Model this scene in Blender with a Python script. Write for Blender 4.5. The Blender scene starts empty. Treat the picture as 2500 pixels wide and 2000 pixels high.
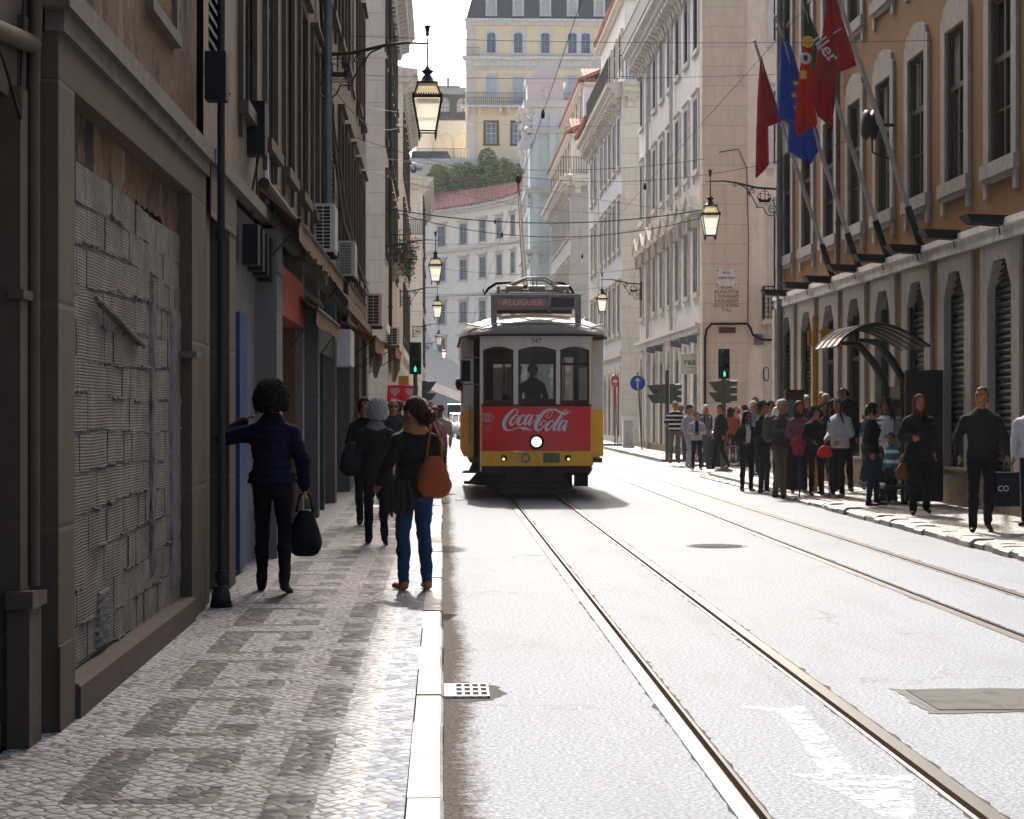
import bpy, bmesh, math, random
from mathutils import Vector, Matrix, Quaternion, noise
from mathutils.kdtree import KDTree
R = math.radians
random.seed(7)
S = bpy.context.scene
COL = S.collection
# ------------------------------------------------------------------ camera
PSI = math.atan(170/5000)
cam = bpy.data.objects.new('camera', bpy.data.cameras.new('camera'))
COL.objects.link(cam)
cam.location = (0, 0, 1.6)
cam.rotation_euler = (math.pi/2, 0, -PSI)
cam.data.lens = 72; cam.data.sensor_width = 36
cam.data.shift_y = 3/2500
cam.data.clip_start = .1; cam.data.clip_end = 3000
S.camera = cam
# ------------------------------------------------------------------ sky and sun
AZ, EL = R(2.2), R(43)
w = bpy.data.worlds.new('World'); S.world = w; w.use_nodes = True
nt = w.node_tree; bg = nt.nodes['Background']
sky = nt.nodes.new('ShaderNodeTexSky'); sky.sky_type = 'NISHITA'; sky.sun_disc = False
sky.sun_elevation = EL; sky.sun_rotation = -AZ; sky.dust_density = 6.0; sky.air_density = .6; sky.ozone_density = .2
nt.links.new(sky.outputs[0], bg.inputs[0]); bg.inputs[1].default_value = .15
sun = bpy.data.objects.new('sun', bpy.data.lights.new('sun', 'SUN')); COL.objects.link(sun)
sun.data.energy = 2.8; sun.data.angle = R(.6); sun.data.color = (1, .965, .91)
sv = Vector((-math.sin(AZ)*math.cos(EL), math.cos(AZ)*math.cos(EL), math.sin(EL)))
sun.rotation_euler = (-sv).to_track_quat('-Z', 'Y').to_euler()
sun.location = (0, 60, 60)
S.view_settings.view_transform = 'Standard'; S.view_settings.look = 'None'
S.view_settings.exposure = 1.45; S.view_settings.gamma = 1
# ------------------------------------------------------------------ pixel of the 2500 px photo -> point of the place
def ray(u, v):
    a, b = (u-1250)/5000, (1003-v)/5000
    return Vector((math.sin(PSI)+math.cos(PSI)*a, math.cos(PSI)-math.sin(PSI)*a, b))
def onX(u, v, X):
    d = ray(u, v); t = X/d.x; return Vector((X, d.y*t, 1.6+d.z*t))
def onY(u, v, Y):
    d = ray(u, v); t = Y/d.y; return Vector((d.x*t, Y, 1.6+d.z*t))
def onZ(u, v, Z):
    d = ray(u, v); t = (Z-1.6)/d.z; return Vector((d.x*t, d.y*t, Z))
# ------------------------------------------------------------------ materials
def lin(c):
    if isinstance(c, str):
        c = [int(c[i:i+2], 16)/255 for i in (0, 2, 4)]
        c = [x/12.92 if x <= .04045 else ((x+.055)/1.055)**2.4 for x in c]
    return (c[0], c[1], c[2], 1)
ALB = {}
def dim(c, k): c = lin(c); return tuple(min(.95, v*k) for v in c[:3])
class NT:
    def __init__(s, name):
        s.m = bpy.data.materials.new(name); s.m.use_nodes = True
        s.t = s.m.node_tree; s.b = s.t.nodes['Principled BSDF']
        s.pos = None
    def n(s, typ, **kw):
        o = s.t.nodes.new(typ)
        for k, v in kw.items(): setattr(o, k, v)
        return o
    def l(s, a, b): s.t.links.new(a, b)
    def P(s, scale=(1, 1, 1), obj=False, rot=(0, 0, 0)):
        if obj: src = s.n('ShaderNodeTexCoord').outputs['Object']
        else: src = s.n('ShaderNodeNewGeometry').outputs['Position']
        mp = s.n('ShaderNodeMapping'); mp.inputs['Scale'].default_value = scale; mp.inputs['Rotation'].default_value = rot
        s.l(src, mp.inputs[0]); return mp.outputs[0]
    def noise(s, vec, scale, detail=5, rough=.6, dist=0):
        o = s.n('ShaderNodeTexNoise'); o.inputs['Scale'].default_value = scale
        o.inputs['Detail'].default_value = detail; o.inputs['Roughness'].default_value = rough
        o.inputs['Distortion'].default_value = dist
        s.l(vec, o.inputs['Vector']); return o.outputs[0]
    def ramp(s, fac, stops):
        o = s.n('ShaderNodeValToRGB'); e = o.color_ramp.elements
        while len(e) < len(stops): e.new(.5)
        for i, (p, c) in enumerate(stops):
            e[i].position = p
            e[i].color = lin(c) if not isinstance(c, (int, float)) else (c, c, c, 1)
        s.l(fac, o.inputs[0]); return o.outputs[0]
    def mix(s, fac, a, b, mode='MIX'):
        o = s.n('ShaderNodeMix', data_type='RGBA', blend_type=mode)
        for k, x in ((0, fac), (6, a), (7, b)):
            if isinstance(x, (int, float)): o.inputs[k].default_value = x if k == 0 else (x, x, x, 1)
            elif isinstance(x, tuple): o.inputs[k].default_value = x
            else: s.l(x, o.inputs[k])
        return o.outputs[2]
    def math(s, op, a, b=None, c=None):
        o = s.n('ShaderNodeMath', operation=op)
        for k, x in ((0, a), (1, b), (2, c)):
            if x is None: continue
            if isinstance(x, (int, float)): o.inputs[k].default_value = x
            else: s.l(x, o.inputs[k])
        return o.outputs[0]
    def sep(s, vec):
        o = s.n('ShaderNodeSeparateXYZ'); s.l(vec, o.inputs[0]); return o.outputs
    def bump(s, h, strength=.3, dist=.02):
        o = s.n('ShaderNodeBump'); o.inputs['Strength'].default_value = strength; o.inputs['Distance'].default_value = dist
        s.l(h, o.inputs['Height']); s.l(o.outputs[0], s.b.inputs['Normal'])
    def color(s, c):
        if isinstance(c, tuple): s.b.inputs['Base Color'].default_value = c
        else: s.l(c, s.b.inputs['Base Color'])
    def rough(s, r):
        if isinstance(r, (int, float)): s.b.inputs['Roughness'].default_value = r
        else: s.l(r, s.b.inputs['Roughness'])
M = {}
def pm(name, c, rough=.8, var=.25, scale=6, bump=.15, bd=.01, streak=0, metal=0, spec=.2, c2=None, emis=0, obj=False):
    """general worn surface: base colour with noise variation, optional second colour in blotches and vertical streaks"""
    t = NT(name); base = lin(dim(c, ALB.get(name, 1)))
    p = t.P(obj=obj)
    n1 = t.noise(p, scale, 6, .65)
    dark = tuple(x*(1-var) for x in base[:3])+(1,); lite = tuple(min(1, x*(1+var*.6)) for x in base[:3])+(1,)
    col = t.mix(t.ramp(n1, [(.3, 0.), (.7, 1.)]), dark, lite)
    if c2 is not None:
        n2 = t.noise(p, scale*.25, 8, .7)
        col = t.mix(t.ramp(n2, [(.48, 0.), (.62, 1.)]), col, lin(c2))
    if streak:
        ps = t.P((5, 5, .35), obj=obj)
        n3 = t.noise(ps, 1.3, 6, .7)
        col = t.mix(t.math('MULTIPLY', t.ramp(n3, [(.45, 0.), (.75, 1.)]), streak), col, lin('4a4238'))
    t.color(col); t.rough(rough)
    t.b.inputs['Metallic'].default_value = metal
    t.b.inputs['Specular IOR Level'].default_value = spec
    if bump: t.bump(t.noise(p, scale*5, 4, .6), bump, bd)
    if emis:
        t.b.inputs['Emission Color'].default_value = base; t.b.inputs['Emission Strength'].default_value = emis
    M[name] = t.m; return t.m
def flat(name, c, rough=.6, metal=0, spec=.5, emis=0, coat=0):
    return pm(name, c, rough, .08, 9, 0, metal=metal, spec=spec, emis=emis)
# ------------------------------------------------------------------ mesh builder
def basis(d):
    d = Vector(d).normalized(); a = Vector((0, 0, 1)) if abs(d.z) < .95 else Vector((1, 0, 0))
    x = d.cross(a).normalized(); return x, x.cross(d).normalized()
class MB:
    def __init__(s): s.v = []; s.f = []; s.m = []; s.s = []
    def add(s, vs, fs, m=0, sm=False):
        b = len(s.v); s.v += [tuple(x) for x in vs]
        for f in fs: s.f.append([b+i for i in f]); s.m.append(m); s.s.append(sm)
    def box(s, x0, x1, y0, y1, z0, z1, m=0):
        s.add([(x0,y0,z0),(x1,y0,z0),(x1,y1,z0),(x0,y1,z0),(x0,y0,z1),(x1,y0,z1),(x1,y1,z1),(x0,y1,z1)],
              [(0,3,2,1),(4,5,6,7),(0,1,5,4),(1,2,6,5),(2,3,7,6),(3,0,4,7)], m)
    def hexa(s, p, m=0):
        s.add(p, [(0,3,2,1),(4,5,6,7),(0,1,5,4),(1,2,6,5),(2,3,7,6),(3,0,4,7)], m)
    def quad(s, a, b, c, d, m=0): s.add([a, b, c, d], [(0,1,2,3)], m)
    def prism(s, pts, a, b, ax='y', m=0, sm=False):
        """2D outline extruded from a to b along axis ax; y: (x,z), x: (y,z), z: (x,y)"""
        f = {'y': lambda p, t: (p[0], t, p[1]), 'x': lambda p, t: (t, p[0], p[1]), 'z': lambda p, t: (p[0], p[1], t)}[ax]
        n = len(pts); vs = [f(p, a) for p in pts]+[f(p, b) for p in pts]
        s.add(vs, [tuple(range(n))[::-1], tuple(range(n, 2*n))], m, False)
        s.add(vs, [(i, (i+1) % n, n+(i+1) % n, n+i) for i in range(n)], m, sm)
    def tube(s, pts, r, seg=8, m=0, cap=True, sm=True, flatz=1):
        pts = [Vector(p) for p in pts]; n = len(pts); rs = r if isinstance(r, (list, tuple)) else [r]*n
        rings = []; x = None
        for i, p in enumerate(pts):
            d = (pts[min(i+1, n-1)]-pts[max(i-1, 0)])
            if d.length < 1e-9: d = Vector((0, 0, 1))
            d.normalize()
            if x is None: x, y = basis(d)
            else:
                x = (x-d*x.dot(d)); x = x.normalized() if x.length > 1e-6 else basis(d)[0]; y = x.cross(d)
            rings.append([p+(x*math.cos(2*math.pi*k/seg)+y*math.sin(2*math.pi*k/seg))*rs[i] for k in range(seg)])
        vs = [q for g in rings for q in g]; fs = []
        for i in range(n-1):
            for k in range(seg):
                a = i*seg+k; b = i*seg+(k+1) % seg; fs.append((a, a+seg, b+seg, b))
        s.add(vs, fs, m, sm)
        if cap:
            s.add(rings[0], [tuple(range(seg))], m); s.add(rings[-1], [tuple(range(seg))[::-1]], m)
    def bar(s, a, b, r, m=0, seg=6): s.tube([a, b], r, seg, m)
    def lathe(s, prof, c=(0, 0, 0), seg=16, m=0, sm=True, ax='z', sx=1, sy=1, nocap=False):
        c = Vector(c); vs = []
        for (r, z) in prof:
            for k in range(seg):
                t = 2*math.pi*k/seg
                q = {'z': (r*math.cos(t)*sx, r*math.sin(t)*sy, z), 'y': (r*math.cos(t), z, r*math.sin(t)), 'x': (z, r*math.cos(t), r*math.sin(t))}[ax]
                vs.append(c+Vector(q))
        fs = []; n = len(prof)
        for i in range(n-1):
            for k in range(seg): fs.append((i*seg+k, i*seg+(k+1) % seg, (i+1)*seg+(k+1) % seg, (i+1)*seg+k))
        s.add(vs, fs, m, sm)
        if prof[0][0] > 1e-5 and abs(prof[0][0]-prof[-1][0])+abs(prof[0][1]-prof[-1][1]) > 1e-3 and not nocap: s.add(vs[:seg], [tuple(range(seg))[::-1]], m)
        if prof[-1][0] > 1e-5 and abs(prof[0][0]-prof[-1][0])+abs(prof[0][1]-prof[-1][1]) > 1e-3 and not nocap: s.add(vs[-seg:], [tuple(range(seg))], m)
    def ball(s, c, r, seg=12, m=0, sm=True):
        r = r if isinstance(r, (tuple, list)) else (r, r, r); k = max(5, seg//2)
        vs = []; fs = []
        for i in range(k+1):
            a = math.pi*i/k
            for j in range(seg):
                t = 2*math.pi*j/seg
                vs.append((c[0]+r[0]*math.sin(a)*math.cos(t), c[1]+r[1]*math.sin(a)*math.sin(t), c[2]-r[2]*math.cos(a)))
        for i in range(k):
            for j in range(seg): fs.append((i*seg+j, i*seg+(j+1) % seg, (i+1)*seg+(j+1) % seg, (i+1)*seg+j))
        s.add(vs, fs, m, sm)
    def mesh(s, name, mats):
        me = bpy.data.meshes.new(name); me.from_pydata(s.v, [], s.f)
        for x in (mats if isinstance(mats, (list, tuple)) else [mats]): me.materials.append(M[x] if isinstance(x, str) else x)
        me.polygons.foreach_set('material_index', s.m); me.polygons.foreach_set('use_smooth', s.s)
        me.update(); return me
    def build(s, name, mats, parent=None, loc=(0, 0, 0), rz=0, label=None):
        return link(name, s.mesh(name, mats), parent, loc, rz, label)
def link(name, me, parent=None, loc=(0, 0, 0), rz=0, label=None):
    o = bpy.data.objects.new(name, me); COL.objects.link(o); o.location = loc; o.rotation_euler = (0, 0, rz)
    if parent is not None: o.parent = parent
    if label: o['label'] = label
    return o
def tag(o, label, cat, group=None):
    o['label'] = label; o['category'] = cat
    if group: o['group'] = group
    return o
def thing(name, label, cat, loc=(0, 0, 0), rz=0, group=None):
    return tag(link(name, None, None, loc, rz), label, cat, group)
def struct(o, kind='structure'): o['kind'] = kind; return o
def dup(root, loc, rz=None, label=None, parent=None):
    r = root.copy(); COL.objects.link(r); r.location = loc
    if rz is not None: r.rotation_euler = (0, 0, rz)
    if label: r['label'] = label
    for ch in list(root.children):
        c = ch.copy(); COL.objects.link(c); c.parent = r
        for g in list(ch.children):
            d = g.copy(); COL.objects.link(d); d.parent = c
    return r
def text_mesh(txt, size, depth=.004, align='CENTER', sx=1, space=1):
    c = bpy.data.curves.new('t', 'FONT'); c.body = txt; c.size = size; c.extrude = depth; c.align_x = align; c.align_y = 'CENTER'
    c.space_line = space; c.resolution_u = 3
    o = bpy.data.objects.new('t', c); COL.objects.link(o)
    dg = bpy.context.evaluated_depsgraph_get(); me = bpy.data.meshes.new_from_object(o.evaluated_get(dg))
    bpy.data.objects.remove(o)
    me.transform(Matrix.Scale(sx, 4, (1, 0, 0))); me.transform(Matrix.Rotation(math.pi/2, 4, 'X'))
    me.materials.clear(); return me
def text(name, txt, size, mat, parent, loc, rz=0, depth=.004, sx=1, space=1, align='CENTER'):
    me = text_mesh(txt, size, depth, align, sx, space); me.materials.append(M[mat]); me.name = name
    return link(name, me, parent, loc, rz)
# ================================================================== materials of the place
# albedo factor on each base colour; low ones on left facades paint in deep shade
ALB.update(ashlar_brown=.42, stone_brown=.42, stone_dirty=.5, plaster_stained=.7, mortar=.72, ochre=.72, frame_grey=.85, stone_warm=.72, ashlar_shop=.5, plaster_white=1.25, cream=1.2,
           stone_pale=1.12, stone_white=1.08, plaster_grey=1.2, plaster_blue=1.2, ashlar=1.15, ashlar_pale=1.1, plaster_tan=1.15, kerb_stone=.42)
pm('stone', 'b9ab95', .85, .22, 5, .25, .008, streak=.35)
pm('stone_pale', 'c9c2b4', .85, .18, 4, .2, .008, streak=.25)
pm('stone_warm', 'a89478', .85, .25, 5, .25, .01, streak=.5)
pm('stone_dirty', '7d7264', .9, .35, 5, .3, .01, streak=.7)
pm('stone_brown', '6f5f4e', .85, .22, 5, .2, .008, streak=.45)
pm('stone_white', 'd3cfc8', .85, .2, 6, .3, .008, streak=.3)
pm('cream_warm', 'eee6d4', .85, .1, 3, .1, .006, streak=.2)
pm('cream', 'd9cfba', .85, .12, 3, .1, .006, streak=.22)
pm('plaster_white', 'cfcdc8', .88, .14, 3, .12, .006, streak=.25)
pm('plaster_grey', 'b3b0ab', .88, .18, 3, .12, .006, streak=.4)
pm('plaster_blue', 'bfc4c9', .88, .15, 3, .12, .006, streak=.25)
pm('plaster_tan', 'a99a86', .88, .25, 3, .12, .006, streak=.5)
pm('frame_grey', 'a39d95', .85, .2, 6, .3, .008, streak=.35)
pm('ochre', '8f6634', .88, .14, 2.2, .12, .006, streak=.3)
pm('yellow_wall', 'ecd9ae', .88, .07, 1.2, .05, .006, streak=.12)
pm('slate', '40444f', .6, .25, 3, .3, .02)
pm('turquoise', 'cbd8d5', .85, .1, 3, .1)
pm('iron', '0f1011', .6, .3, 20, .1, metal=.0, spec=.3)
pm('iron_green', '1d2a25', .55, .3, 12, .1)
pm('dark_wood', '2a2624', .6, .3, 12, .1)
pm('green_black', '1b211f', .6, .25, 12, .1)
pm('white_paint', 'c9c9c4', .6, .12, 12, .08)
pm('grey_paint', '8b8d8c', .6, .2, 12, .08)
pm('rail_steel', '8d8a86', .28, .2, 30, .1, metal=.9)
pm('rust', '553a28', .75, .4, 30, .3)
pm('zinc', '6c7074', .5, .2, 8, .1, metal=.5)
pm('beige_metal', 'b5b0a3', .6, .12, 10, .05)
pm('black', '0b0b0c', .6, .2, 20, .05, spec=.2)
pm('manhole_iron', '4a4540', .8, .4, 25, .4, .01, spec=.2, c2='2a2623')
pm('rubber', '131314', .75, .2, 20, .1)
pm('wire', '1c1b1c', .5, .1, 5, 0)
pm('foliage', '54693a', .75, .5, 1.2, .1, spec=.3, c2='6d7c3e')
pm('foliage_light', '9fab68', .7, .3, 2, .1, spec=.3)
pm('bark', '4c4034', .9, .3, 8, .3)
def m_glass(name, c, rough=.08, var=.3):
    t = NT(name); p = t.P()
    n = t.noise(p, .6, 3, .6)
    base = lin(c)
    t.color(t.mix(t.ramp(n, [(.35, 0.), (.65, 1.)]), tuple(x*(1-var) for x in base[:3])+(1,), tuple(x*(1+var) for x in base[:3])+(1,)))
    t.rough(rough); t.b.inputs['IOR'].default_value = 1.5
    t.bump(t.noise(p, 1.2, 2, .5), .06, .05)
    M[name] = t.m
m_glass('pane', '14181b'); m_glass('pane_blue', '4e6478'); m_glass('pane_grey', '6f7a84'); m_glass('pane_white', 'b4bcc2', .3, .1)
# --- peeling, soot-stained plaster, dimmed to carry deep shade in its colour
def m_peel():
    t = NT('peel'); p = t.P(); ps = t.P((1, 1, .45))
    a = t.noise(ps, 1.1, 9, .72, .15); b = t.noise(t.P((4, 4, .5)), 1.1, 8, .75); c = t.noise(p, 14, 4, .6)
    col = t.ramp(b, [(.25, dim('3d2c1c', .6)), (.5, dim('6b5238', .7)), (.72, dim('8a7354', .75))])
    col = t.mix(t.ramp(a, [(.46, 0.), (.49, 1.)]), col, t.ramp(c, [(.3, '3b2a1b'), (.7, '5e452c')]))
    col = t.mix(t.ramp(t.noise(t.P((1,1,.6)), .8, 9, .75, .2), [(.53, 0.), (.6, 1.)]), col, lin('1d1813'))
    t.color(col); t.rough(.92)
    t.bump(t.math('ADD', t.math('MULTIPLY', t.ramp(a, [(.46, 0.), (.48, 1.)]), 1.0), t.math('MULTIPLY', c, .4)), .9, .025)
    t.b.inputs['Specular IOR Level'].default_value = .15; M['peel'] = t.m
m_peel()
# --- hollow clay blocks: fine horizontal ridges, tones dimmed as painted shade
def m_clay():
    t = NT('clay_block'); p = t.P(); z = t.sep(p)[2]
    r = t.math('SINE', t.math('MULTIPLY', t.math('ADD', z, t.math('MULTIPLY', t.noise(p, 3, 2), .02)), 2*math.pi/.0165))
    n = t.noise(p, 5, 6, .65)
    col = t.ramp(n, [(.25, dim('625a50', .62)), (.55, dim('7a7064', .66)), (.8, dim('90867a', .7))])
    col = t.mix(t.ramp(t.noise(p, 1.3, 7, .7), [(.56, 0.), (.7, .8)]), col, lin('4d413a'))
    t.color(col); t.rough(.92)
    t.bump(t.math('ADD', t.math('MULTIPLY', r, .6), t.math('MULTIPLY', t.noise(p, 60, 3), .5)), .55, .006)
    t.b.inputs['Specular IOR Level'].default_value = .15; M['clay_block'] = t.m
m_clay()
pm('mortar', '67625d', .95, .3, 14, .6, .02)
# --- ashlar stone with joints (world coords; for street side and viewer side faces)
def m_ashlar(name, c, course=.62, dirt=.3):
    c = dim(c, ALB.get(name, 1)); t = NT(name); p = t.P(); x, y, z = t.sep(p)
    zj = t.math('FRACT', t.math('DIVIDE', z, course))
    j = t.ramp(zj, [(0, 1.), (.022, 0.), (.978, 0.), (1, 1.)])
    base = lin(c); n = t.noise(p, 2.5, 7, .7)
    row = t.n('ShaderNodeTexWhiteNoise'); row.noise_dimensions = '1D'; t.l(t.math('FLOOR', t.math('DIVIDE', z, course)), row.inputs['W'])
    col = t.mix(n, tuple(v*.78 for v in base[:3])+(1,), tuple(min(1, v*1.12) for v in base[:3])+(1,))
    col = t.mix(t.math('MULTIPLY', row.outputs[0], .22), col, tuple(v*.72 for v in base[:3])+(1,))
    col = t.mix(t.math('MULTIPLY', t.ramp(t.noise(t.P((4, 4, .5)), 1.2, 6, .7), [(.5, 0.), (.8, 1.)]), dirt), col, lin('5f5344'))
    col = t.mix(t.math('MULTIPLY', j, .55), col, lin('5a5044'))
    t.color(col); t.rough(.87); t.b.inputs['Specular IOR Level'].default_value = .15
    t.bump(t.math('SUBTRACT', t.math('MULTIPLY', t.noise(p, 30, 4), .35), j), .5, .008)
    M[name] = t.m
m_ashlar('ashlar', 'cdbfa6'); m_ashlar('ashlar_brown', '74634f', 1.05, .55); m_ashlar('ashlar_grey', 'b5b0a8', .6, .4); m_ashlar('ashlar_shop', '8d8881', .6, .4); m_ashlar('ashlar_pale', 'd2cab8', .7, .3)  # ashlar_shop: darker copy of ashlar_grey, left-side shade put into its colour
# --- asphalt
def m_asphalt():
    t = NT('asphalt'); p = t.P(); x, y, z = t.sep(p)
    n1 = t.noise(p, .35, 6, .6); n2 = t.noise(p, 48, 4, .8); n3 = t.noise(t.P((1, .25, 1)), 1.6, 6, .7)
    col = t.ramp(n2, [(.29, (.015, .016, .018)), (.46, (.125, .136, .15)), (.62, (.33, .355, .385))])
    col = t.mix(t.math('MULTIPLY', t.ramp(n1, [(.35, 0.), (.65, 1.)]), .35), col, (.16, .173, .19, 1))
    col = t.mix(t.math('MULTIPLY', t.ramp(n3, [(.5, 0.), (.75, 1.)]), .28), col, (.07, .07, .07, 1))
    gut = t.math('MULTIPLY', t.ramp(t.math('ADD', x, t.math('ADD', t.math('MULTIPLY', t.math('SUBTRACT', n3, .5), .3), t.math('MULTIPLY', t.math('SUBTRACT', t.noise(p, 14, 5, .8), .5), .35))), [(0, 1.), (.09, 1.), (.19, 0.)]), .93)
    col = t.mix(gut, col, t.ramp(n2, [(.35, (.014, .010, .008)), (.7, (.12, .09, .07))]))
    cr = t.n('ShaderNodeTexVoronoi'); cr.feature = 'DISTANCE_TO_EDGE'; cr.inputs['Scale'].default_value = .35
    wv = t.n('ShaderNodeVectorMath', operation='ADD'); t.l(p, wv.inputs[0])
    nn = t.n('ShaderNodeTexNoise'); nn.inputs['Scale'].default_value = 2.5; nn.inputs['Detail'].default_value = 5; t.l(p, nn.inputs['Vector'])
    sc = t.n('ShaderNodeVectorMath', operation='SCALE'); t.l(nn.outputs['Color'], sc.inputs[0]); sc.inputs['Scale'].default_value = .8; t.l(sc.outputs[0], wv.inputs[1])
    t.l(wv.outputs[0], cr.inputs['Vector'])
    crack = t.math('MULTIPLY', t.ramp(cr.outputs['Distance'], [(.0, 1.), (.006, 0.)]), t.ramp(n1, [(.5, 0.), (.6, .7)]))
    col = t.mix(crack, col, (.03, .028, .026, 1))
    t.color(col)
    t.rough(.74); t.l(t.math('MULTIPLY', t.math('SUBTRACT', 1.0, gut), .2), t.b.inputs['Specular IOR Level'])
    t.bump(t.math('SUBTRACT', n2, crack), .55, .006)
    M['asphalt'] = t.m
m_asphalt()
# --- Portuguese pavement, set stones with the dark limestone figure on the left pavement
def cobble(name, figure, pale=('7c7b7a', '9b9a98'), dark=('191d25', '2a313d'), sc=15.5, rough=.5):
    t = NT(name); p = t.P(); x, y, z = t.sep(p)
    pr = t.P((1, .92, 1), rot=(0, 0, R(45)))
    v = t.n('ShaderNodeTexVoronoi'); v.feature = 'DISTANCE_TO_EDGE'; v.inputs['Scale'].default_value = sc; v.inputs['Randomness'].default_value = .45
    v2 = t.n('ShaderNodeTexVoronoi'); v2.inputs['Scale'].default_value = sc; v2.inputs['Randomness'].default_value = .45
    t.l(pr, v.inputs['Vector']); t.l(pr, v2.inputs['Vector'])
    edge = t.ramp(v.outputs['Distance'], [(.015, 0.), (.13, 1.)])
    rnd = t.sep(v2.outputs['Color'])[0]
    cp = t.mix(rnd, lin(pale[0]), lin(pale[1])); cd = t.mix(rnd, lin(dark[0]), lin(dark[1]))
    if figure:
        wob = t.math('MULTIPLY', t.math('SUBTRACT', t.noise(p, 9, 2), .5), .05)
        xx = t.math('ADD', x, wob); yy = t.math('ADD', y, wob)
        def band(src, a, b):  # 1 inside a..b
            return t.math('MULTIPLY', t.math('GREATER_THAN', src, a), t.math('LESS_THAN', src, b))
        f = t.math('FRACT', t.math('DIVIDE', t.math('ADD', yy, 8.35), 1.62))     # period along the street
        def bf(a, b): return band(f, a, b)
        E = t.math('MULTIPLY', band(xx, -1.47, -1.27), bf(0, .79))
        T = t.math('MULTIPLY', band(xx, -1.47, -.87), t.math('MAXIMUM', bf(0, .065), bf(.715, .8)))
        C = t.math('MULTIPLY', band(xx, -1.07, -.87), t.math('MAXIMUM', bf(.42, .8), bf(0, .235)))
        A = t.math('MULTIPLY', band(xx, -.68, -.48), t.math('MAXIMUM', t.math('GREATER_THAN', f, .36), t.math('LESS_THAN', f, .11)))
        K = band(xx, -.31, -.125)
        fig = t.math('MAXIMUM', t.math('MAXIMUM', E, T), t.math('MAXIMUM', t.math('MAXIMUM', C, A), K))
        col = t.mix(K, t.mix(fig, cp, cd), t.mix(rnd, lin('3c4656'), lin('5c6879')))  # kerb strip lighter and bluer: sky reflection put into the stone colour
    else: col = cp
    col = t.mix(t.math('MULTIPLY', t.ramp(t.noise(p, 1.1, 6, .7), [(.45, 0.), (.75, 1.)]), .45), col, lin('6a5c50'), 'MULTIPLY')
    col = t.mix(edge, lin('2a2420'), col)
    t.color(col)
    t.rough(t.mix(rnd, rough-.02, rough+.25)); t.b.inputs['Specular IOR Level'].default_value = .25
    t.bump(t.math('ADD', t.ramp(v.outputs['Distance'], [(0.0, 0.), (.2, 1.)]), t.math('MULTIPLY', rnd, .5)), .5, .01)
    M[name] = t.m
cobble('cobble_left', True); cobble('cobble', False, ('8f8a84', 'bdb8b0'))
pm('kerb_stone', 'c3beb5', .55, .18, 10, .3, .006, c2='aba396')
pm('concrete', '8f8c86', .85, .25, 8, .3, .01)
# --- roof tiles
def m_tiles(name, a='8a4a38', b='b4735a', c='8f8176'):
    t = NT(name); p = t.P(obj=True); n = t.noise(p, 4, 6, .7)
    col = t.ramp(n, [(.3, a), (.55, b), (.75, c)]); t.color(col); t.rough(.85)
    x, y, z = t.sep(p)
    t.bump(t.math('SINE', t.math('MULTIPLY', x, 2*math.pi/.24)), .8, .05)
    M[name] = t.m
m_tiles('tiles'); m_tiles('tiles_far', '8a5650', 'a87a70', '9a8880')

pm('plaster_stained', '836f58', .9, .3, 2.2, .35, .01, streak=.75, c2='6b5b48')
pm('blue_paint', '123c60', .5, .2, 8, .1)
pm('shop_wood', '5e3a22', .5, .3, 8, .1)
pm('green_wood', '2f4238', .5, .3, 8, .1)
pm('orange_sign', '8a3014', .6, .15, 6, .05)

# ================================================================== ground, road, pavements
g = MB(); g.quad((-600, -40, -.07), (600, -40, -.07), (600, 1500, -.07), (-600, 1500, -.07))
struct(g.build('ground', 'concrete'))
RAILS = [(1.16+.077, -1), (2.137, 1), (4.093, -1), (4.99, 1)]        # running edge, outer side
rd = MB(); xs = [-30]
def rail_span(x, sd):   # outer edge .. lip edge
    return (x-.075, x+.055) if sd < 0 else (x-.055, x+.075)
edges = []
for x, sd in RAILS: edges += list(rail_span(x, sd))
edges = [-30]+edges+[30]
for i in range(0, len(edges), 2):
    a, b = edges[i], edges[i+1]
    rd.quad((a, -5, 0), (b, -5, 0), (b, 215, 0), (a, 215, 0))
struct(rd.build('road', 'asphalt'))
names = ['left rail of the near track the tram runs on', 'right rail of the track the tram runs on',
         'left rail of the empty track beside the right pavement', 'rail nearest the right pavement']
for (x, sd), lb in zip(RAILS, names):
    m = MB(); y0, y1 = -5, 200; s = sd
    def X(a): return x+s*a          # a>0 towards the outer side
    pr = [(X(.075), .002, 0), (X(.0), .004, 0), (X(-.004), -.03, 1), (X(-.034), -.032, 1), (X(-.036), .003, 0), (X(-.055), .001, 0)]
    for i in range(5):
        a, b = pr[i], pr[i+1]; mi = 1 if i in (1, 2, 3) else 0
        m.quad((a[0], y0, a[1]), (b[0], y0, b[1]), (b[0], y1, b[1]), (a[0], y1, a[1]), mi)
    o = m.build('tram_rail', ['rail_steel', 'rust']); tag(o, 'grooved steel tram rail, '+lb, 'rail', 'tram rails')
# broken tar edges beside the rails, and round the iron covers
pm('tar', '2b2826', .85, .3, 30, .4, .01)
tb_ = MB(); rt = random.Random(17)
for x, sd in RAILS:
    for e0, sg in ((x-.055 if sd > 0 else x-.075, -1), (x+.075 if sd > 0 else x+.055, 1)):
        y = 5.0; w0 = .01
        while y < 45:
            w1 = rt.choice((.004, .008, .012, .02, .006, .035 if rt.random() < .2 else .01)); d = rt.uniform(.04, .16)
            tb_.quad((e0, y, .0018), (e0+sg*w0, y, .0018), (e0+sg*w1, y+d, .0018), (e0, y+d, .0018)); w0 = w1; y += d
struct(tb_.build('rail_bed', 'tar'))
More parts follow.
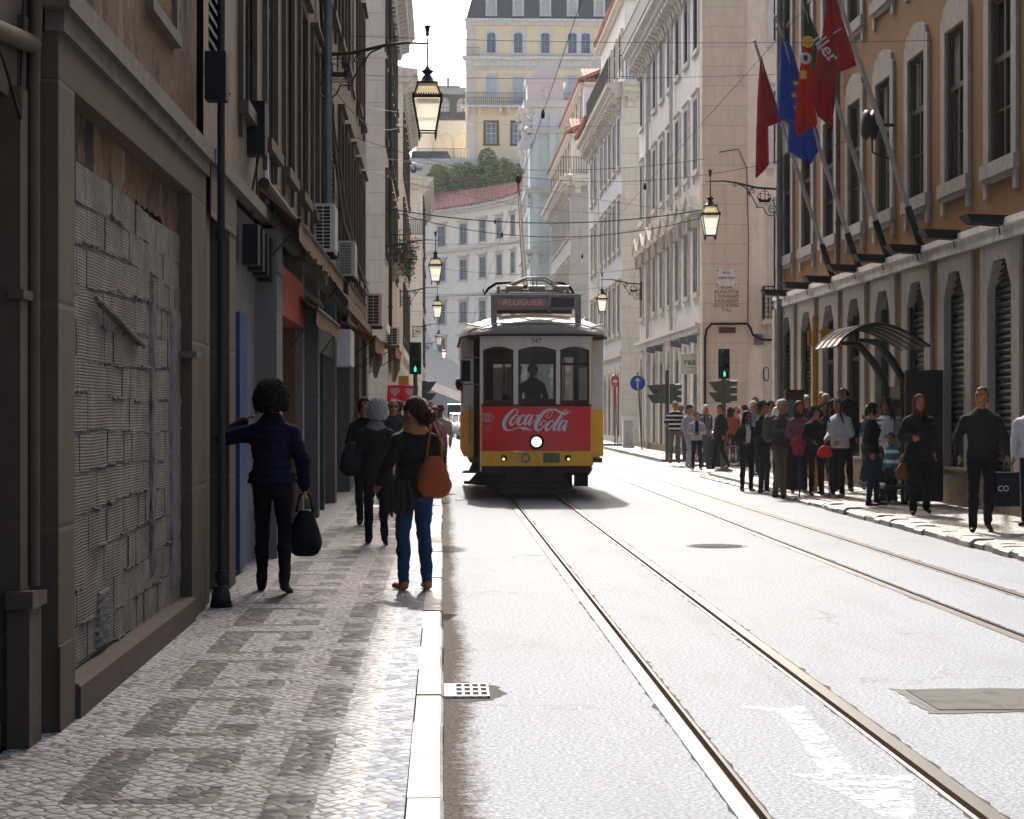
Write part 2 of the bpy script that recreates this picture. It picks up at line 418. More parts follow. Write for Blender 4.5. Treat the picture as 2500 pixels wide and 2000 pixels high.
# left pavement and kerb
def slab(name, x0, x1, y0, y1, z, mat):
    m = MB(); m.box(x0, x1, y0, y1, -.05, z); return struct(m.build(name, mat))
slab('sidewalk_left', -2.4, -.142, 2, 49.5, .1, 'cobble_left')
slab('sidewalk_left', -2.4, -.142, 63, 190, .1, 'cobble')
slab('sidewalk_right', 6.42, 8.6, 15, 49.2, .1, 'cobble')
slab('sidewalk_right', 6.9, 9.5, 63.2, 86, .1, 'cobble')
slab('sidewalk_right', 7.3, 9.5, 93, 190, .1, 'cobble')
m = MB(); m.quad((-14, 49.6, .012), (20, 49.6, .012), (20, 63.5, .012), (5.2, 63.5, .012)); 
m = MB(); m.quad((5.4, 49.3, .006), (22, 49.3, .006), (22, 63.1, .006), (5.9, 63.1, .006)); struct(m.build('cross_street', 'cobble'))
k = MB(); y = 2; rr = random.Random(3)
while y < 49.4:
    L = rr.uniform(.85, 1.25); L = min(L, 49.5-y); a, b = y+.006, y+L-.006; dz = rr.uniform(-.006, .006); dx = rr.uniform(-.007, .007)
    e = .014
    k.prism([(-.14+dx, -.05), (dx, -.05), (dx, .1-e+dz), (dx-e, .1+dz), (-.14+dx, .1+dz)], a, b, 'y')
    y += L
struct(k.build('kerb_left', 'kerb_stone'))
k = MB(); y = 15
while y < 49:
    L = rr.uniform(.3, .7); big = y < 33
    zt = rr.uniform(.085, .125) if big else rr.uniform(.06, .1)*(1 if y < 38 else .45)
    x0 = 6.17+rr.uniform(-.03, .03)+(.0 if big else .04); 
    n0 = len(k.v)
    a, b = y+.008, y+L-.008
    pts = [(x0, -.03), (x0+.0, zt*.6), (x0+.05, zt*.95), (x0+.12, zt), (6.43, zt*.9+.01), (6.43, -.03)]
    p2 = [(q[0]+rr.uniform(-.015, .015), q[1]+rr.uniform(-.006, .006)) for q in pts]
    vs = [(q[0], a, q[1]) for q in pts]+[(q[0], b, q[1]) for q in p2]
    N = len(pts); k.add(vs, [tuple(range(N)), tuple(range(N, 2*N))[::-1]]+[(i, N+i, N+(i+1) % N, (i+1) % N) for i in range(N)])
    y += L
struct(k.build('kerb_right', 'kerb_stone'))
m = MB(); m.box(6.78, 6.9, 63.2, 86, -.05, .1); m.box(7.18, 7.3, 93, 190, -.05, .1); m.box(-.142, 0, 63, 190, -.05, .1); struct(m.build('kerb_far', 'kerb_stone'))
# worn painted arrow on the near track
pm('paint_worn', 'd9d9d6', .5, .1, 20, .1)
t = NT('worn_arrow'); p = t.P(); n = t.noise(p, 9, 7, .75)
mx = t.n('ShaderNodeMixShader'); tr = t.n('ShaderNodeBsdfTransparent'); out = [q for q in t.t.nodes if q.type == 'OUTPUT_MATERIAL'][0]
t.l(t.ramp(n, [(.45, .0), (.62, .6)]), mx.inputs[0]); t.l(tr.outputs[0], mx.inputs[1]); t.l(t.b.outputs[0], mx.inputs[2]); t.l(mx.outputs[0], out.inputs[0])
t.color(lin('dcdcd8')); t.rough(.55); M['worn_arrow'] = t.m
m = MB()
P = lambda u, v: tuple(onZ(u, v, .004))
m.add([P(1812, 1726), P(1962, 1724), P(2088, 1888), P(2010, 1898), P(1960, 1810), P(1905, 1742)], [(0,1,2,3,4,5)][::-1])
m.add([P(1935, 1890), P(2228, 1892), P(2232, 1985), P(2190, 2020), P(2150, 1990), P(2040, 1930)], [(0,1,2,3,4,5)][::-1])
struct(m.build('road_marking', 'worn_arrow'))
# drain grate by the left kerb
c = onZ(1142, 1690, 0); g0 = thing('drain_grate', 'pale iron drain grate with square holes beside the left kerb', 'grate', (c.x, c.y, 0))
m = MB(); W, D = .27, .5
x0, x1, y0, y1 = -.135, .12, -.27, .25
m.box(x0, x1, y0, y1, -.02, .004, 1)
fx = [x0, x0+.05]+[x0+.05+(i+1)*.045 for i in range(0)]
m2 = MB(); nx, ny = 4, 3; gx0 = x0+.055; bw = .014; cw = (x1-gx0-bw)/nx; cy = (y1-y0-bw)/ny
m2.box(x0, gx0, y0, y1, .002, .016)
for i in range(nx+1): m2.box(gx0+i*cw, gx0+i*cw+bw, y0, y1, .002, .015)
for j in range(ny+1): m2.box(gx0, x1, y0+j*cy, y0+j*cy+bw*2.2, .002, .0155)
rt = random.Random(9); q = MB(); n = 36; pts = [(((x0+x1)/2+(.19+.05*rt.random())*math.cos(2*math.pi*i/n)), ((y0+y1)/2+(.37+.09*rt.random())*math.sin(2*math.pi*i/n)), .002) for i in range(n)]
q.add([(max(p_[0], x0), p_[1], p_[2]) for p_ in pts], [tuple(range(n))]); q.build('tar_edge', 'tar', g0)
m.build('pit', ['stone_pale', 'black'], g0); m2.build('grille', 'stone_pale', g0)
def manhole(u, v, r, label, mat='stone_dirty', rect=None):
    c = onZ(u, v, 0); m = MB()
    if rect:
        a, b = rect; m.box(-a, a, -b, b, -.02, .005, 1); rt = random.Random(5); n = 40; q = []
        for i in range(n):
            t_ = 4*i/n; k = int(t_); e = t_-k; px, py = ((-1+2*e, -1), (1, -1+2*e), (1-2*e, 1), (-1, 1-2*e))[k]
            q.append((px*a*(1.04+.12*rt.random()), py*b*(1.04+.16*rt.random()), .0035))
        m.add(q, [tuple(range(n))], 1); m.box(-a+.03, a-.03, -b+.03, b-.03, -.02, .009, 0)
        m.box(-.008, .008, -b+.03, b-.03, 0, .0095, 1)
    else:
        m.lathe([(r, -.02), (r, .006), (r*.93, .006), (r*.93, .002), (r*.88, .002), (r*.88, .007), (0.001, .007)], (0, 0, 0), 28, 0)
        for i in range(-4, 5):
            hw = math.sqrt(max(0, (r*.85)**2-(i*r*.19)**2)); m.box(-hw, hw, i*r*.19-.012, i*r*.19+.012, .005, .011, 1)
    o = m.build('manhole_cover', [mat, 'black'], None, (c.x, c.y, 0)); tag(o, label, 'manhole cover'); return o
manhole(1748, 1334, .36, 'round iron manhole cover between the two tracks', 'concrete')
manhole(2420, 1710, 0, 'rectangular sunken manhole cover with black tar edges at the right of the road', 'manhole_iron', (.42, .42))
manhole(1125, 1220, 0, 'small rectangular cover in the gutter beside the tram shadow', 'concrete', (.1, .35))
# ================================================================== building kit
class Face:
    """a wall seen from the street: local x along it, -y outwards, z up"""
    def __init__(s, root, ox, oy, rz):
        s.r = root; s.o = Vector((ox, oy, 0))-Vector((root.location.x, root.location.y, 0)); s.rz = rz; s.q = Matrix.Rotation(rz, 3, 'Z')
    def P(s, x, y, z): return s.o+s.q@Vector((x, y, 0))+Vector((0, 0, z))
    def put(s, name, mb, mats, x=0, z=0, y=0, label=None, parent=None):
        return mb.build(name, mats, s.r, s.P(x, y, z), s.rz, label)
    def wall(s, mb, L, z0, z1, ops, depth=.22, m=0, mr=None):
        mr = m if mr is None else mr
        xs = sorted({0, L}|{a for o in ops for a in (o[0], o[1])}); zs = sorted({z0, z1}|{a for o in ops for a in (o[2], o[3])})
        for i in range(len(xs)-1):
            for j in range(len(zs)-1):
                cx, cz = (xs[i]+xs[i+1])/2, (zs[j]+zs[j+1])/2
                if xs[i+1]-xs[i] < 1e-6 or zs[j+1]-zs[j] < 1e-6: continue
                if any(o[0] < cx < o[1] and o[2] < cz < o[3] for o in ops): continue
                mb.quad(s.P(xs[i], 0, zs[j]), s.P(xs[i+1], 0, zs[j]), s.P(xs[i+1], 0, zs[j+1]), s.P(xs[i], 0, zs[j+1]), m)
        for (a, b, c, d) in ops:
            D = depth
            mb.quad(s.P(a,0,c), s.P(a,D,c), s.P(a,D,d), s.P(a,0,d), mr); mb.quad(s.P(b,0,c), s.P(b,0,d), s.P(b,D,d), s.P(b,D,c), mr)
            mb.quad(s.P(a,0,c), s.P(b,0,c), s.P(b,D,c), s.P(a,D,c), mr); mb.quad(s.P(a,0,d), s.P(a,D,d), s.P(b,D,d), s.P(b,0,d), mr)
WIN = {}
RW = random.Random(21)
pm('curtain', '8f8a80', .9, .2, 8, .1); pm('curtain_grey', '5a5a5a', .9, .2, 8, .1)
CURT = {'ogee': (1.22, 2.45, .17), 'r2': (1.12, 2.3, .2), 'r2h': (1.12, 2.3, .2), 'plain': (1.12, 2.25, .2), 'l2': (1.2, 2.4, .16)}
def win_proto(key, w, h, style='plain', t=.2, depth=.22, mats=('stone_white', 'dark_wood', 'pane'), sash='classic', pr=.05):
    m = MB(); hw = w/2
    if style in ('plain', 'ogee', 'sill'):
        m.box(-hw-t, -hw, -pr, .02, 0, h); m.box(hw, hw+t, -pr, .02, 0, h)
        m.box(-hw-t-.05, hw+t+.05, -pr-.05, .02, -t*.8, 0)
        if style == 'ogee':
            m.box(-hw-t, -hw-t*.35, -pr, .02, -t*.8-.28, -t*.8-.002); m.box(hw+t*.35, hw+t, -pr, .02, -t*.8-.28, -t*.8-.002)
            H = h+.0; A = hw+t
            pts = [(-A, H), (-A, H+.22), (-A*.86, H+.26), (-A*.8, H+.4), (-A*.55, H+.46), (-A*.4, H+.52), (0, H+.56), (A*.4, H+.52), (A*.55, H+.46), (A*.8, H+.4), (A*.86, H+.26), (A, H+.22), (A, H)]
            m.prism(pts, -pr, .02)
            m.prism([(-A*.9, -t*.8), (A*.9, -t*.8), (A*.7, -t*.8-.08), (-A*.7, -t*.8-.08)], -pr-.01, .02)
        else:
            m.box(-hw-t, hw+t, -pr, .02, h, h+t)
            if style == 'plain': m.box(-hw-t-.05, hw+t+.05, -pr-.07, .02, h+t, h+t+.06)
            if style == 'plain': m.box(-hw-t+.02, -hw-.02, -pr+.01, .02, -t*.8-.2, -t*.8-.002); m.box(hw+.02, hw+t-.02, -pr+.01, .02, -t*.8-.2, -t*.8-.002)
    elif style == 'oct':
        c = h*.87
        m.box(-hw-t, -hw, -pr, depth, 0, c); m.box(hw, hw+t, -pr, depth, 0, c)
        m.prism([(-hw-t, c), (-hw, c), (-hw*.5, h), (hw*.5, h), (hw, c), (hw+t, c), (hw+t, h+.26), (-hw-t, h+.26)], -pr, depth)
    elif style == 'arch':
        c = h-hw*.55; n = 10
        m.box(-hw-t, -hw, -pr, depth, 0, c); m.box(hw, hw+t, -pr, depth, 0, c)
        arc = [(hw*math.cos(math.pi-math.pi*i/n), c+(h-c)*math.sin(math.pi*i/n)) for i in range(n+1)]
        m.prism([(-hw-t, c)]+arc+[(hw+t, c), (hw+t, h+t), (-hw-t, h+t)], -pr, depth)
        m.box(-hw-t-.04, hw+t+.04, -pr-.05, .02, -t*.7, 0)
    elif style == 'none':
        m.box(-hw-t, hw+t, -pr, .02, -t, 0)
    elif style == 'hood':
        m.box(-hw-t, -hw, -pr, .02, 0, h); m.box(hw, hw+t, -pr, .02, 0, h); m.box(-hw-t-.05, hw+t+.05, -pr-.05, .02, -t*.8, 0); m.box(-hw-t, hw+t, -pr, .02, h, h+t)
        A = hw+t+.1; z = h+t
        m.prism([(-A, z), (A, z), (A, z+.12), (.12, z+.62), (-.12, z+.62), (-A, z+.12)], -.3, .02)
        m.prism([(-A-.05, z+.12), (-A-.05, z+.2), (0, z+.76), (A+.05, z+.2), (A+.05, z+.12), (0, z+.66)], -.36, -.28)
        for sx in (-1, 1): m.prism([(sx*A*.8-.08, z-.45), (sx*A*.8+.08, z-.45), (sx*A*.8+.1, z-.002), (sx*A*.8-.1, z-.002)], -.24, -pr-.002)
    s = MB(); y = depth-.1; b = .07
    if sash == 'louvre':
        z = .05
        while z < h-.06: s.hexa([(-hw, y-.015, z), (hw, y-.015, z), (hw, y+.02, z+.05), (-hw, y+.02, z+.05), (-hw, y-.015, z+.035), (hw, y-.015, z+.035), (hw, y+.02, z+.085), (-hw, y+.02, z+.085)]); z += .1
        s.box(-hw, -hw+.05, y-.03, y+.03, 0, h); s.box(hw-.05, hw, y-.03, y+.03, 0, h)
    else:
        s.box(-hw, -hw+b, y-.03, y+.03, 0, h); s.box(hw-b, hw, y-.03, y+.03, 0, h); s.box(-hw+b, hw-b, y-.03, y+.03, 0, b); s.box(-hw+b, hw-b, y-.03, y+.03, h-b, h)
        s.box(-.04, .04, y-.028, y+.03, b, h-b)
        tz = h*.62 if sash == 'classic' else h*.5
        s.box(-hw+b, hw-b, y-.034, y+.03, tz-.045, tz+.045)
        for q in ((.31,) if sash == 'classic' else (.25, .75)):
            s.box(-hw+b, -.04, y-.02, y+.02, h*q-.015, h*q+.015); s.box(.04, hw-b, y-.02, y+.02, h*q-.015, h*q+.015)
        if sash == 'classic':
            for sx in (-1, 1): s.box(sx*hw*.52-.012, sx*hw*.52+.012, y-.02, y+.02, b, tz-.045)
    g = MB(); g.box(-hw, hw, y+.035, y+.05, 0, h)
    WIN[key] = [('window', m.mesh('window', mats[0])), ('sash', s.mesh('sash', mats[1])), ('pane', g.mesh('pane', mats[2]))]
def win(face, key, x, z, pane=None, label=None):
    me = WIN[key]; r = link('window', me[0][1], face.r, face.P(x, 0, z), face.rz, label)
    for n, q in me[1:]:
        link(n, q, r)
    if key in CURT and RW.random() < .6:
        w_, h_, d_ = CURT[key]; q = MB(); hw = w_/2; k = RW.choice((0, 1, 2)); y = d_-.072; a = RW.uniform(.25, .6)*hw; zt = RW.uniform(.0, .45)*h_
        n = 10
        for (x0, x1, z0) in (((-hw+.07, -hw+.07+a, .07), (hw-.07-a, hw-.07, .07)) if k else ((-hw+.07, hw-.07, .07+zt),)):
            vs = []
            for i in range(n+1): xx = x0+(x1-x0)*i/n; yy = y+.006*math.sin(i*2.1); vs += [(xx, yy, z0), (xx, yy, h_-.08)]
            q.add(vs, [(2*i, 2*i+2, 2*i+3, 2*i+1) for i in range(n)], 0, True)
        q.build('curtain', 'curtain' if RW.random() < .7 else 'curtain_grey', r)
    return r
def rail_mesh(L, h=1.0, sp=.13, r=.012, fancy=False):
    m = MB(); m.box(-L/2, L/2, -.02, .02, h-.04, h); m.box(-L/2, L/2, -.015, .015, .06, .09)
    n = max(2, int(L/sp))
    for i in range(n+1):
        x = -L/2+L*i/n; m.box(x-r, x+r, -r, r, 0, h-.04)
        if fancy and i < n:
            xm = x+L/n/2; pts = [(xm+.05*math.cos(a), 0, h*.55+.09*math.sin(a)) for a in [k*math.pi/5 for k in range(11)]]; m.tube(pts, r*.7, 4, cap=False)
            pts = [(xm+.05*math.cos(a), 0, h*.28+.09*math.sin(a)) for a in [k*math.pi/5 for k in range(11)]]; m.tube(pts, r*.7, 4, cap=False)
    return m
def balcony(face, x, z, L, D, mat='iron', slabmat='stone_white', h=1.0, fancy=False, sp=.13):
    m = MB(); m.box(-L/2, L/2, -D, 0, -.16, 0)
    for sx in (-1, 1): m.prism([(-D*.8, -.162), (0, -.162), (0, -.5), (-D*.25, -.42)], sx*L*.36-.08, sx*L*.36+.08, 'x')
    b = face.put('balcony', m, slabmat, x, z)
    rm = rail_mesh(L-.06, h, sp, fancy=fancy); 
    rm.build('railing', mat, b, (0, -D+.04, 0))
    for sx in (-1, 1): rail_mesh(D-.06, h, sp).build('railing', mat, b, (sx*(L/2-.04), -D/2, 0), math.pi/2)
    return b
def pipe(face, x, z0, z1, r=.06, mat='zinc', y=-.09, step=3.2):
    m = MB(); m.tube([(0, 0, z0), (0, 0, z1)], r, 10)
    z = z0+1
    while z < z1: m.tube([(0, 0, z), (0, 0, z+.07)], r*1.35, 10); m.box(-.02, .02, 0, .09, z, z+.04); z += step
    return face.put('drainpipe', m, mat, x, 0, y)
def shell(mb, x0, x1, y0, y1, z1, m=0, skip=()):
    """closed back, ends and top of a block in root coordinates (front faces are made by Face.wall)"""
    if 'x0' not in skip: mb.quad((x0,y0,0), (x0,y0,z1), (x0,y1,z1), (x0,y1,0), m)
    if 'x1' not in skip: mb.quad((x1,y0,0), (x1,y1,0), (x1,y1,z1), (x1,y0,z1), m)
    if 'y0' not in skip: mb.quad((x0,y0,0), (x1,y0,0), (x1,y0,z1), (x0,y0,z1), m)
    if 'y1' not in skip: mb.quad((x0,y1,0), (x0,y1,z1), (x1,y1,z1), (x1,y1,0), m)
    mb.quad((x0,y0,z1), (x1,y0,z1), (x1,y1,z1), (x0,y1,z1), m)
def cornice(face, L, z, prof, mat, name='cornice', x0=0, brackets=None, mb=None):
    """profile [(y,z)] extruded along the wall"""
    m = MB(); m.prism([(-p[0], z+p[1]) for p in prof], x0, x0+L, 'x')
    if brackets:
        sp, d, h = brackets; n = int(L/sp)
        for i in range(n):
            xx = x0+sp*(i+.5); m.prism([(0, z-.002), (-d, z-.002), (-d, z-h*.3), (-d*.45, z-h*.5), (-d*.3, z-h), (0, z-h)], xx-sp*.24, xx+sp*.24, 'x')
    return face.put(name, m, mat)
BIGCOR = [(0, 0), (.3, 0), (.34, .1), (.5, .22), (.52, .36), (.7, .46), (.72, .62), (0, .7)]
SMALLCOR = [(0, 0), (.12, 0), (.16, .08), (.3, .16), (.32, .3), (0, .34)]

# ------------------------------------------------------------------ ochre building on the right
win_proto('ogee', 1.22, 2.45, 'ogee', .27, .17, ('frame_grey', 'dark_wood', 'pane'))
win_proto('oct', 1.28, 3.12, 'oct', .42, .2, ('frame_grey', 'green_black', 'black'), 'louvre')
win_proto('octglass', 1.28, 3.12, 'oct', .42, .2, ('frame_grey', 'dark_wood', 'pane'), 'classic')
Yc = [24.43+2.66*k for k in range(10)]
r1 = thing('ochre_building', 'ochre plastered building with white stone window frames and shuttered ground floor on the right', 'building', (8.2, 36, 0))
f = Face(r1, 8.2, 49.7, -math.pi/2); L = 27.7
xs_ = [49.7-y for y in Yc]
ops = [(x-.64, x+.64, .7, 3.82) for x in xs_]+[(x-.61, x+.61, 5.28, 7.73) for x in xs_]+[(x-.61, x+.61, 9.3, 11.75) for x in xs_]
m = MB(); f.wall(m, L, 0, 16.5, ops, .3); shell(m, 0, 12, -14, 13.7, 16.5, skip=('x0',)); m.build('wall', 'ochre', r1)
for i, x in enumerate(xs_):
    win(f, 'octglass' if i in (5, 6, 7) else 'oct', x, .7); win(f, 'ogee', x, 5.28); win(f, 'ogee', x, 9.3)
m = MB()
for i, x in enumerate(xs_): m.box(x-1.33+.004, x+1.33-.004, -.06, -.002, .1, .68)
m.box(0, L, -.09, -.062, .655, .70); f.put('stone_base', m, 'stone_warm')
m = MB(); m.box(0, L, -.10, -.002, 4.09, 4.33); m.box(0, L, -.16, -.101, 4.27, 4.37); f.put('string_course', m, 'stone_white')
m = MB(); 
for j in range(int(16.4/.62)):
    d = .07 if j % 2 else .075; m.box(-.03, .72 if j % 2 else .86, -d, -.003, .1+j*.62+.004, .1+(j+1)*.62-.004)
m.box(.0, .32, -.16, -.08, .1, 4.05); f.put('corner_stones', m, 'stone')
cornice(f, L, 15.8, BIGCOR, 'stone_white')
pipe(f, .95, .1, 15.6, .07, 'zinc', -.14); pipe(f, 49.7-41.7, 4.4, 15.6, .05, 'stone_dirty', -.1)
# ------------------------------------------------------------------ white corner building with the carved street name
win_proto('r2', 1.12, 2.3, 'plain', .2, .2, ('stone_white', 'dark_wood', 'pane'))
win_proto('r2h', 1.12, 2.3, 'hood', .2, .2, ('stone_pale', 'dark_wood', 'pane'))
win_proto('r2a', 1.12, 2.3, 'arch', .18, .2, ('stone_white', 'dark_wood', 'pane'))
win_proto('r2g', 1.12, 3.4, 'oct', .3, .16, ('stone_pale', 'grey_paint', 'pane_grey'), 'classic')
Y2 = [65.9+2.57*k for k in range(8)]
r2 = thing('white_corner_building', 'tall white corner building with triangular window hoods and carved street name', 'building', (8.2, 74.5, 0))
f = Face(r2, 8.2, 85, -math.pi/2); L = 21; xs_ = [85-y for y in Y2]
ops = []
for x in xs_: ops += [(x-.56, x+.56, .35, 3.75), (x-.56, x+.56, 5.4, 7.7), (x-.56, x+.56, 9.35, 11.65), (x-.56, x+.56, 13.2, 15.5)]
m = MB(); f.wall(m, L, 0, 16.6, ops)
fe = Face(r2, 8.2, 64, 0); xe = [2.75+2.6*k for k in range(4)]
opsE = [(x-.56, x+.56, z, z+h) for x in xe for z, h in ((.35, 3.4), (5.0, 2.9), (9.35, 2.3), (13.2, 2.3))]
fe.wall(m, 14, 0, 16.6, opsE, m=1); shell(m, 0, 14, -10.5, 10.5, 16.6, skip=('x0', 'y0')); m.build('wall', ['plaster_white', 'cream'], r2)
win_proto('r2t', 1.12, 2.9, 'plain', .2, .2, ('stone_pale', 'dark_wood', 'pane'))
for x in xs_: win(f, 'r2g', x, .35); win(f, 'r2h', x, 5.4); win(f, 'r2', x, 9.35); win(f, 'r2a', x, 13.2)
for x in xe: win(fe, 'r2g', x, .35); win(fe, 'r2t', x, 5.0); win(fe, 'r2', x, 9.35); win(fe, 'r2', x, 13.2)
m = MB(); m.box(-.06, 1.36, -.07, -.003, 0, 16.3); m.box(-.085, 1.385, -.1, -.071, 4.2, 4.3); m.box(-.1, 1.4, -.12, -.071, 0, .5); fe.put('corner_pier', m, 'ashlar')
m = MB(); m.box(20.4, 21.01, -.06, -.003, 0, 16.3); f.put('corner_pier', m, 'ashlar')
m = MB(); m.box(0, 20.4, -.14, -.003, 4.1, 4.38); m.box(0, 20.4, -.2, -.141, 4.3, 4.42); f.put('string_course', m, 'stone_white')
m = MB(); m.box(0, 20.4, -.05, -.003, 0, .34); f.put('stone_base', m, 'stone_warm')
cornice(f, 21, 15.75, BIGCOR, 'stone_pale', brackets=(.85, .5, .5)); cornice(fe, 14, 15.75, BIGCOR, 'stone_pale', brackets=(.85, .5, .5))
m = MB(); m.box(0, 21.3, -.74, -.7, 16.4, 17.1); m.box(0, 21.3, -.76, -.68, 17.1, 17.16); f.put('gutter_screen', m, 'iron_green')
for y in (72.2, 80.6): pipe(f, 85-y, .1, 15.7, .065, 'stone_pale', -.12)
for u, v in ((1601, 853), (1620, 849), (1662, 838), (1684, 830), (1704, 826)):
    p = onX(u, v, 8.2); m = MB(); m.prism([(0, 0), (-.36, -.05), (-.36, -.22), (0, -.3)], -.13, .13, 'x'); f.put('wall_light', m, 'zinc', 85-p.y, p.z+.12)
balcony(fe, 2.75, 4.45, 1.9, .5, 'iron_green', 'stone_pale', 1.05, True, .12)
m = MB(); m.box(-.335, .335, -.04, -.003, -.27, .27); 
o = fe.put('name_plaque', m, 'stone_white', .70, 5.77, -.072)
m2 = MB()
for a in (-.28, .28):
    for b in (-.22, .22): m2.ball((a, -.045, b), .022, 8)
m2.build('bolt', 'black', o); text('lettering', 'RUA\nAUGUSTA', .105, 'black', o, (0, -.044, .07), sx=1.1, space=1.5)
text('carved_letters', 'RUA\nAUGUSTA\n3 DIVISAÕ\nDOLADO\nOCCIDEN-\nTAL', .145, 'stone_brown', r2, fe.P(.70, -.076, 5.11), sx=1.2, space=.98)
m = MB(); m.box(-.26, .26, -.03, 0, -.09, .09); fe.put('bronze_plaque', m, 'rust', .72, 4.13, -.102)
m = MB(); m.prism([(.09*math.cos(a)*1.0, .17*math.sin(a)*.75+.10*(1 if math.sin(a) > 0 else -1)) for a in [k*math.pi/8 for k in range(16)]], -.08, 0); fe.put('wall_lamp', m, 'black', 2.05-.1, 2.75)
m = MB(); m.prism([(.06*math.cos(a), .13*math.sin(a)*.75+.10*(1 if math.sin(a) > 0 else -1)) for a in [k*math.pi/8 for k in range(16)]], -.1, -.085); fe.put('wall_lamp', m, 'white_paint', 1.95, 2.75)
m = MB(); m.box(-.13, .13, -.15, 0, -.18, .16); fe.put('meter_box', m, 'zinc', 1.7, 4.0-.15)
fe.put('cable', (lambda m: (m.tube([(0, 0, 0.3), (0, 0, 3.9), (.05, 0, 4.15), (.2, 0, 4.32), (1.32, 0, 4.33), (1.42, 0, 4.2), (1.5, 0, 3.98), (1.8, 0, 3.82), (3.6, 0, 3.85)], .04, 6), m)[1])(MB()), 'black', .02, 0, -.14)
fe.put('cable', (lambda m: (m.tube([(0, 0, 4.3), (.02, 0, 7), (-.03, 0, 9.2), (-.3, 0, 9.8), (-.9, 0, 9.7)], .015, 5), m)[1])(MB()), 'wire', 1.37, 0, -.1)
# hanging square shop sign on the white building
p0 = onY(1684, 888, 66.2); s = thing('hanging_sign', 'square white hanging sign with a scalloped border reading P&B on the white corner building', 'sign', p0)
m = MB(); m.box(-.28, .28, -.03, .03, -.31, .31); m.box(.28, .5, -.01, .01, .27, .29); m.box(.28, .5, -.01, .01, -.29, -.27)
for i in range(12):
    a = -.275+.55*i/11
    for q in (-.315, .315): m.ball((a, 0, q), .035, 6)
    m.ball((-.29, 0, a*1.1), .035, 6); m.ball((.29, 0, a*1.1), .035, 6)
m.build('board', 'cream', s)
m = MB()
for i in range(14):
    a = -.235+.47*i/13; m.box(a-.006, a+.006, -.034, -.031, .235, .27); m.box(a-.006, a+.006, -.034, -.031, -.27, -.235)
    m.box(-.25, -.22, -.034, -.031, a-.006, a+.006); m.box(.22, .25, -.034, -.031, a-.006, a+.006)
m.build('border', 'stone', s)
text('lettering', 'P&B', .23, 'black', s, (0, -.034, .03)); text('lettering', 'PULL & BEAR', .05, 'stone_dirty', s, (0, -.034, -.13))
# ------------------------------------------------------------------ generic Baixa block
win_proto('plain', 1.12, 2.25, 'plain', .18, .2, ('stone_pale', 'dark_wood', 'pane'))
win_proto('plainL', 1.15, 2.3, 'plain', .16, .16, ('stone_brown', 'iron_green', 'pane'))
win_proto('ground', 1.2, 3.0, 'oct', .28, .25, ('stone_pale', 'dark_wood', 'pane'))
win_proto('far', 1.1, 2.1, 'sill', .14, .15, ('stone_white', 'white_paint', 'pane_grey'))
def block(name, label, side, X, Y0, Y1, H, wallm, rows, pitch=2.6, first=1.5, endX=12, endm=None, key='plain', gkey='ground', top='cornice', pier=.95, piermat='ashlar_pale', roofm='tiles', attic=None, zc=None):
    sgn = 1 if side == 'R' else -1
    yc = (Y0+Y1)/2; r = thing(name, label, 'building', (X, yc, 0)); L = Y1-Y0
    f = Face(r, X, Y1, -math.pi/2) if side == 'R' else Face(r, X, Y0, math.pi/2)
    n = int((L-2*first)/pitch)+1; x0 = (L-(n-1)*pitch)/2; xs = [x0+i*pitch for i in range(n)]
    kw, kh = {'plain': (.56, 2.25), 'plainL': (.575, 2.3), 'far': (.55, 2.1)}[key]
    ops = [(x-kw, x+kw, z, z+kh) for x in xs for z in rows]+([(x-.6, x+.6, .4, 3.4) for x in xs] if gkey else [])
    m = MB(); f.wall(m, L, 0, H, ops)
    fe = Face(r, X, Y0, 0) if side == 'R' else Face(r, X-endX, Y0, 0)
    xe = [(2.3+2.6*k) for k in range(int((endX-2)/2.6))]; 
    if side == 'L': xe = [endX-q for q in xe]
    opsE = [(x-kw, x+kw, z, z+kh) for x in xe for z in rows]
    fe.wall(m, endX, 0, H, opsE, m=1)
    if side == 'R': shell(m, 0, endX, Y0-yc, Y1-yc, H, skip=('x0', 'y0'))
    else: shell(m, -endX, 0, Y0-yc, Y1-yc, H, skip=('x1', 'y0'))
    m.build('wall', [wallm, endm or wallm], r)
    for x in xs:
        for z in rows: win(f, key, x, z)
        if gkey: win(f, gkey, x, .4)
    for x in xe:
        for z in rows: win(fe, key, x, z)
    m = MB()
    if side == 'R': m.box(-.05, pier, -.06, -.003, 0, H-.5)
    else: m.box(endX-pier, endX+.05, -.06, -.003, 0, H-.5)
    fe.put('corner_pier', m, piermat)
    m = MB(); m.box(0, L, -.12, -.003, 4.1, 4.36); f.put('string_course', m, 'stone_pale')
    z = (H-.7) if zc is None else zc
    cornice(f, L, z, BIGCOR, 'stone_pale', brackets=(.8, .5, .45)); cornice(fe, endX, z, BIGCOR, 'stone_pale', brackets=(.8, .5, .45))
    return r, f, fe
def tile_roof(face, L, z, over=.35, rise=2.2, back=5, mat='tiles', x0=0, name='roof'):
    m = MB(); m.hexa([(x0, -over, z), (x0+L, -over, z), (x0+L, back, z+rise), (x0, back, z+rise), (x0, -over, z+.14), (x0+L, -over, z+.14), (x0+L, back, z+rise+.14), (x0, back, z+rise+.14)])
    n = int(L/.25)
    for i in range(n): xx = x0+(i+.5)*L/n; m.tube([(xx, -over-.03, z+.14), (xx, back, z+rise+.14)], .07, 5)
    return face.put(name, m, mat)
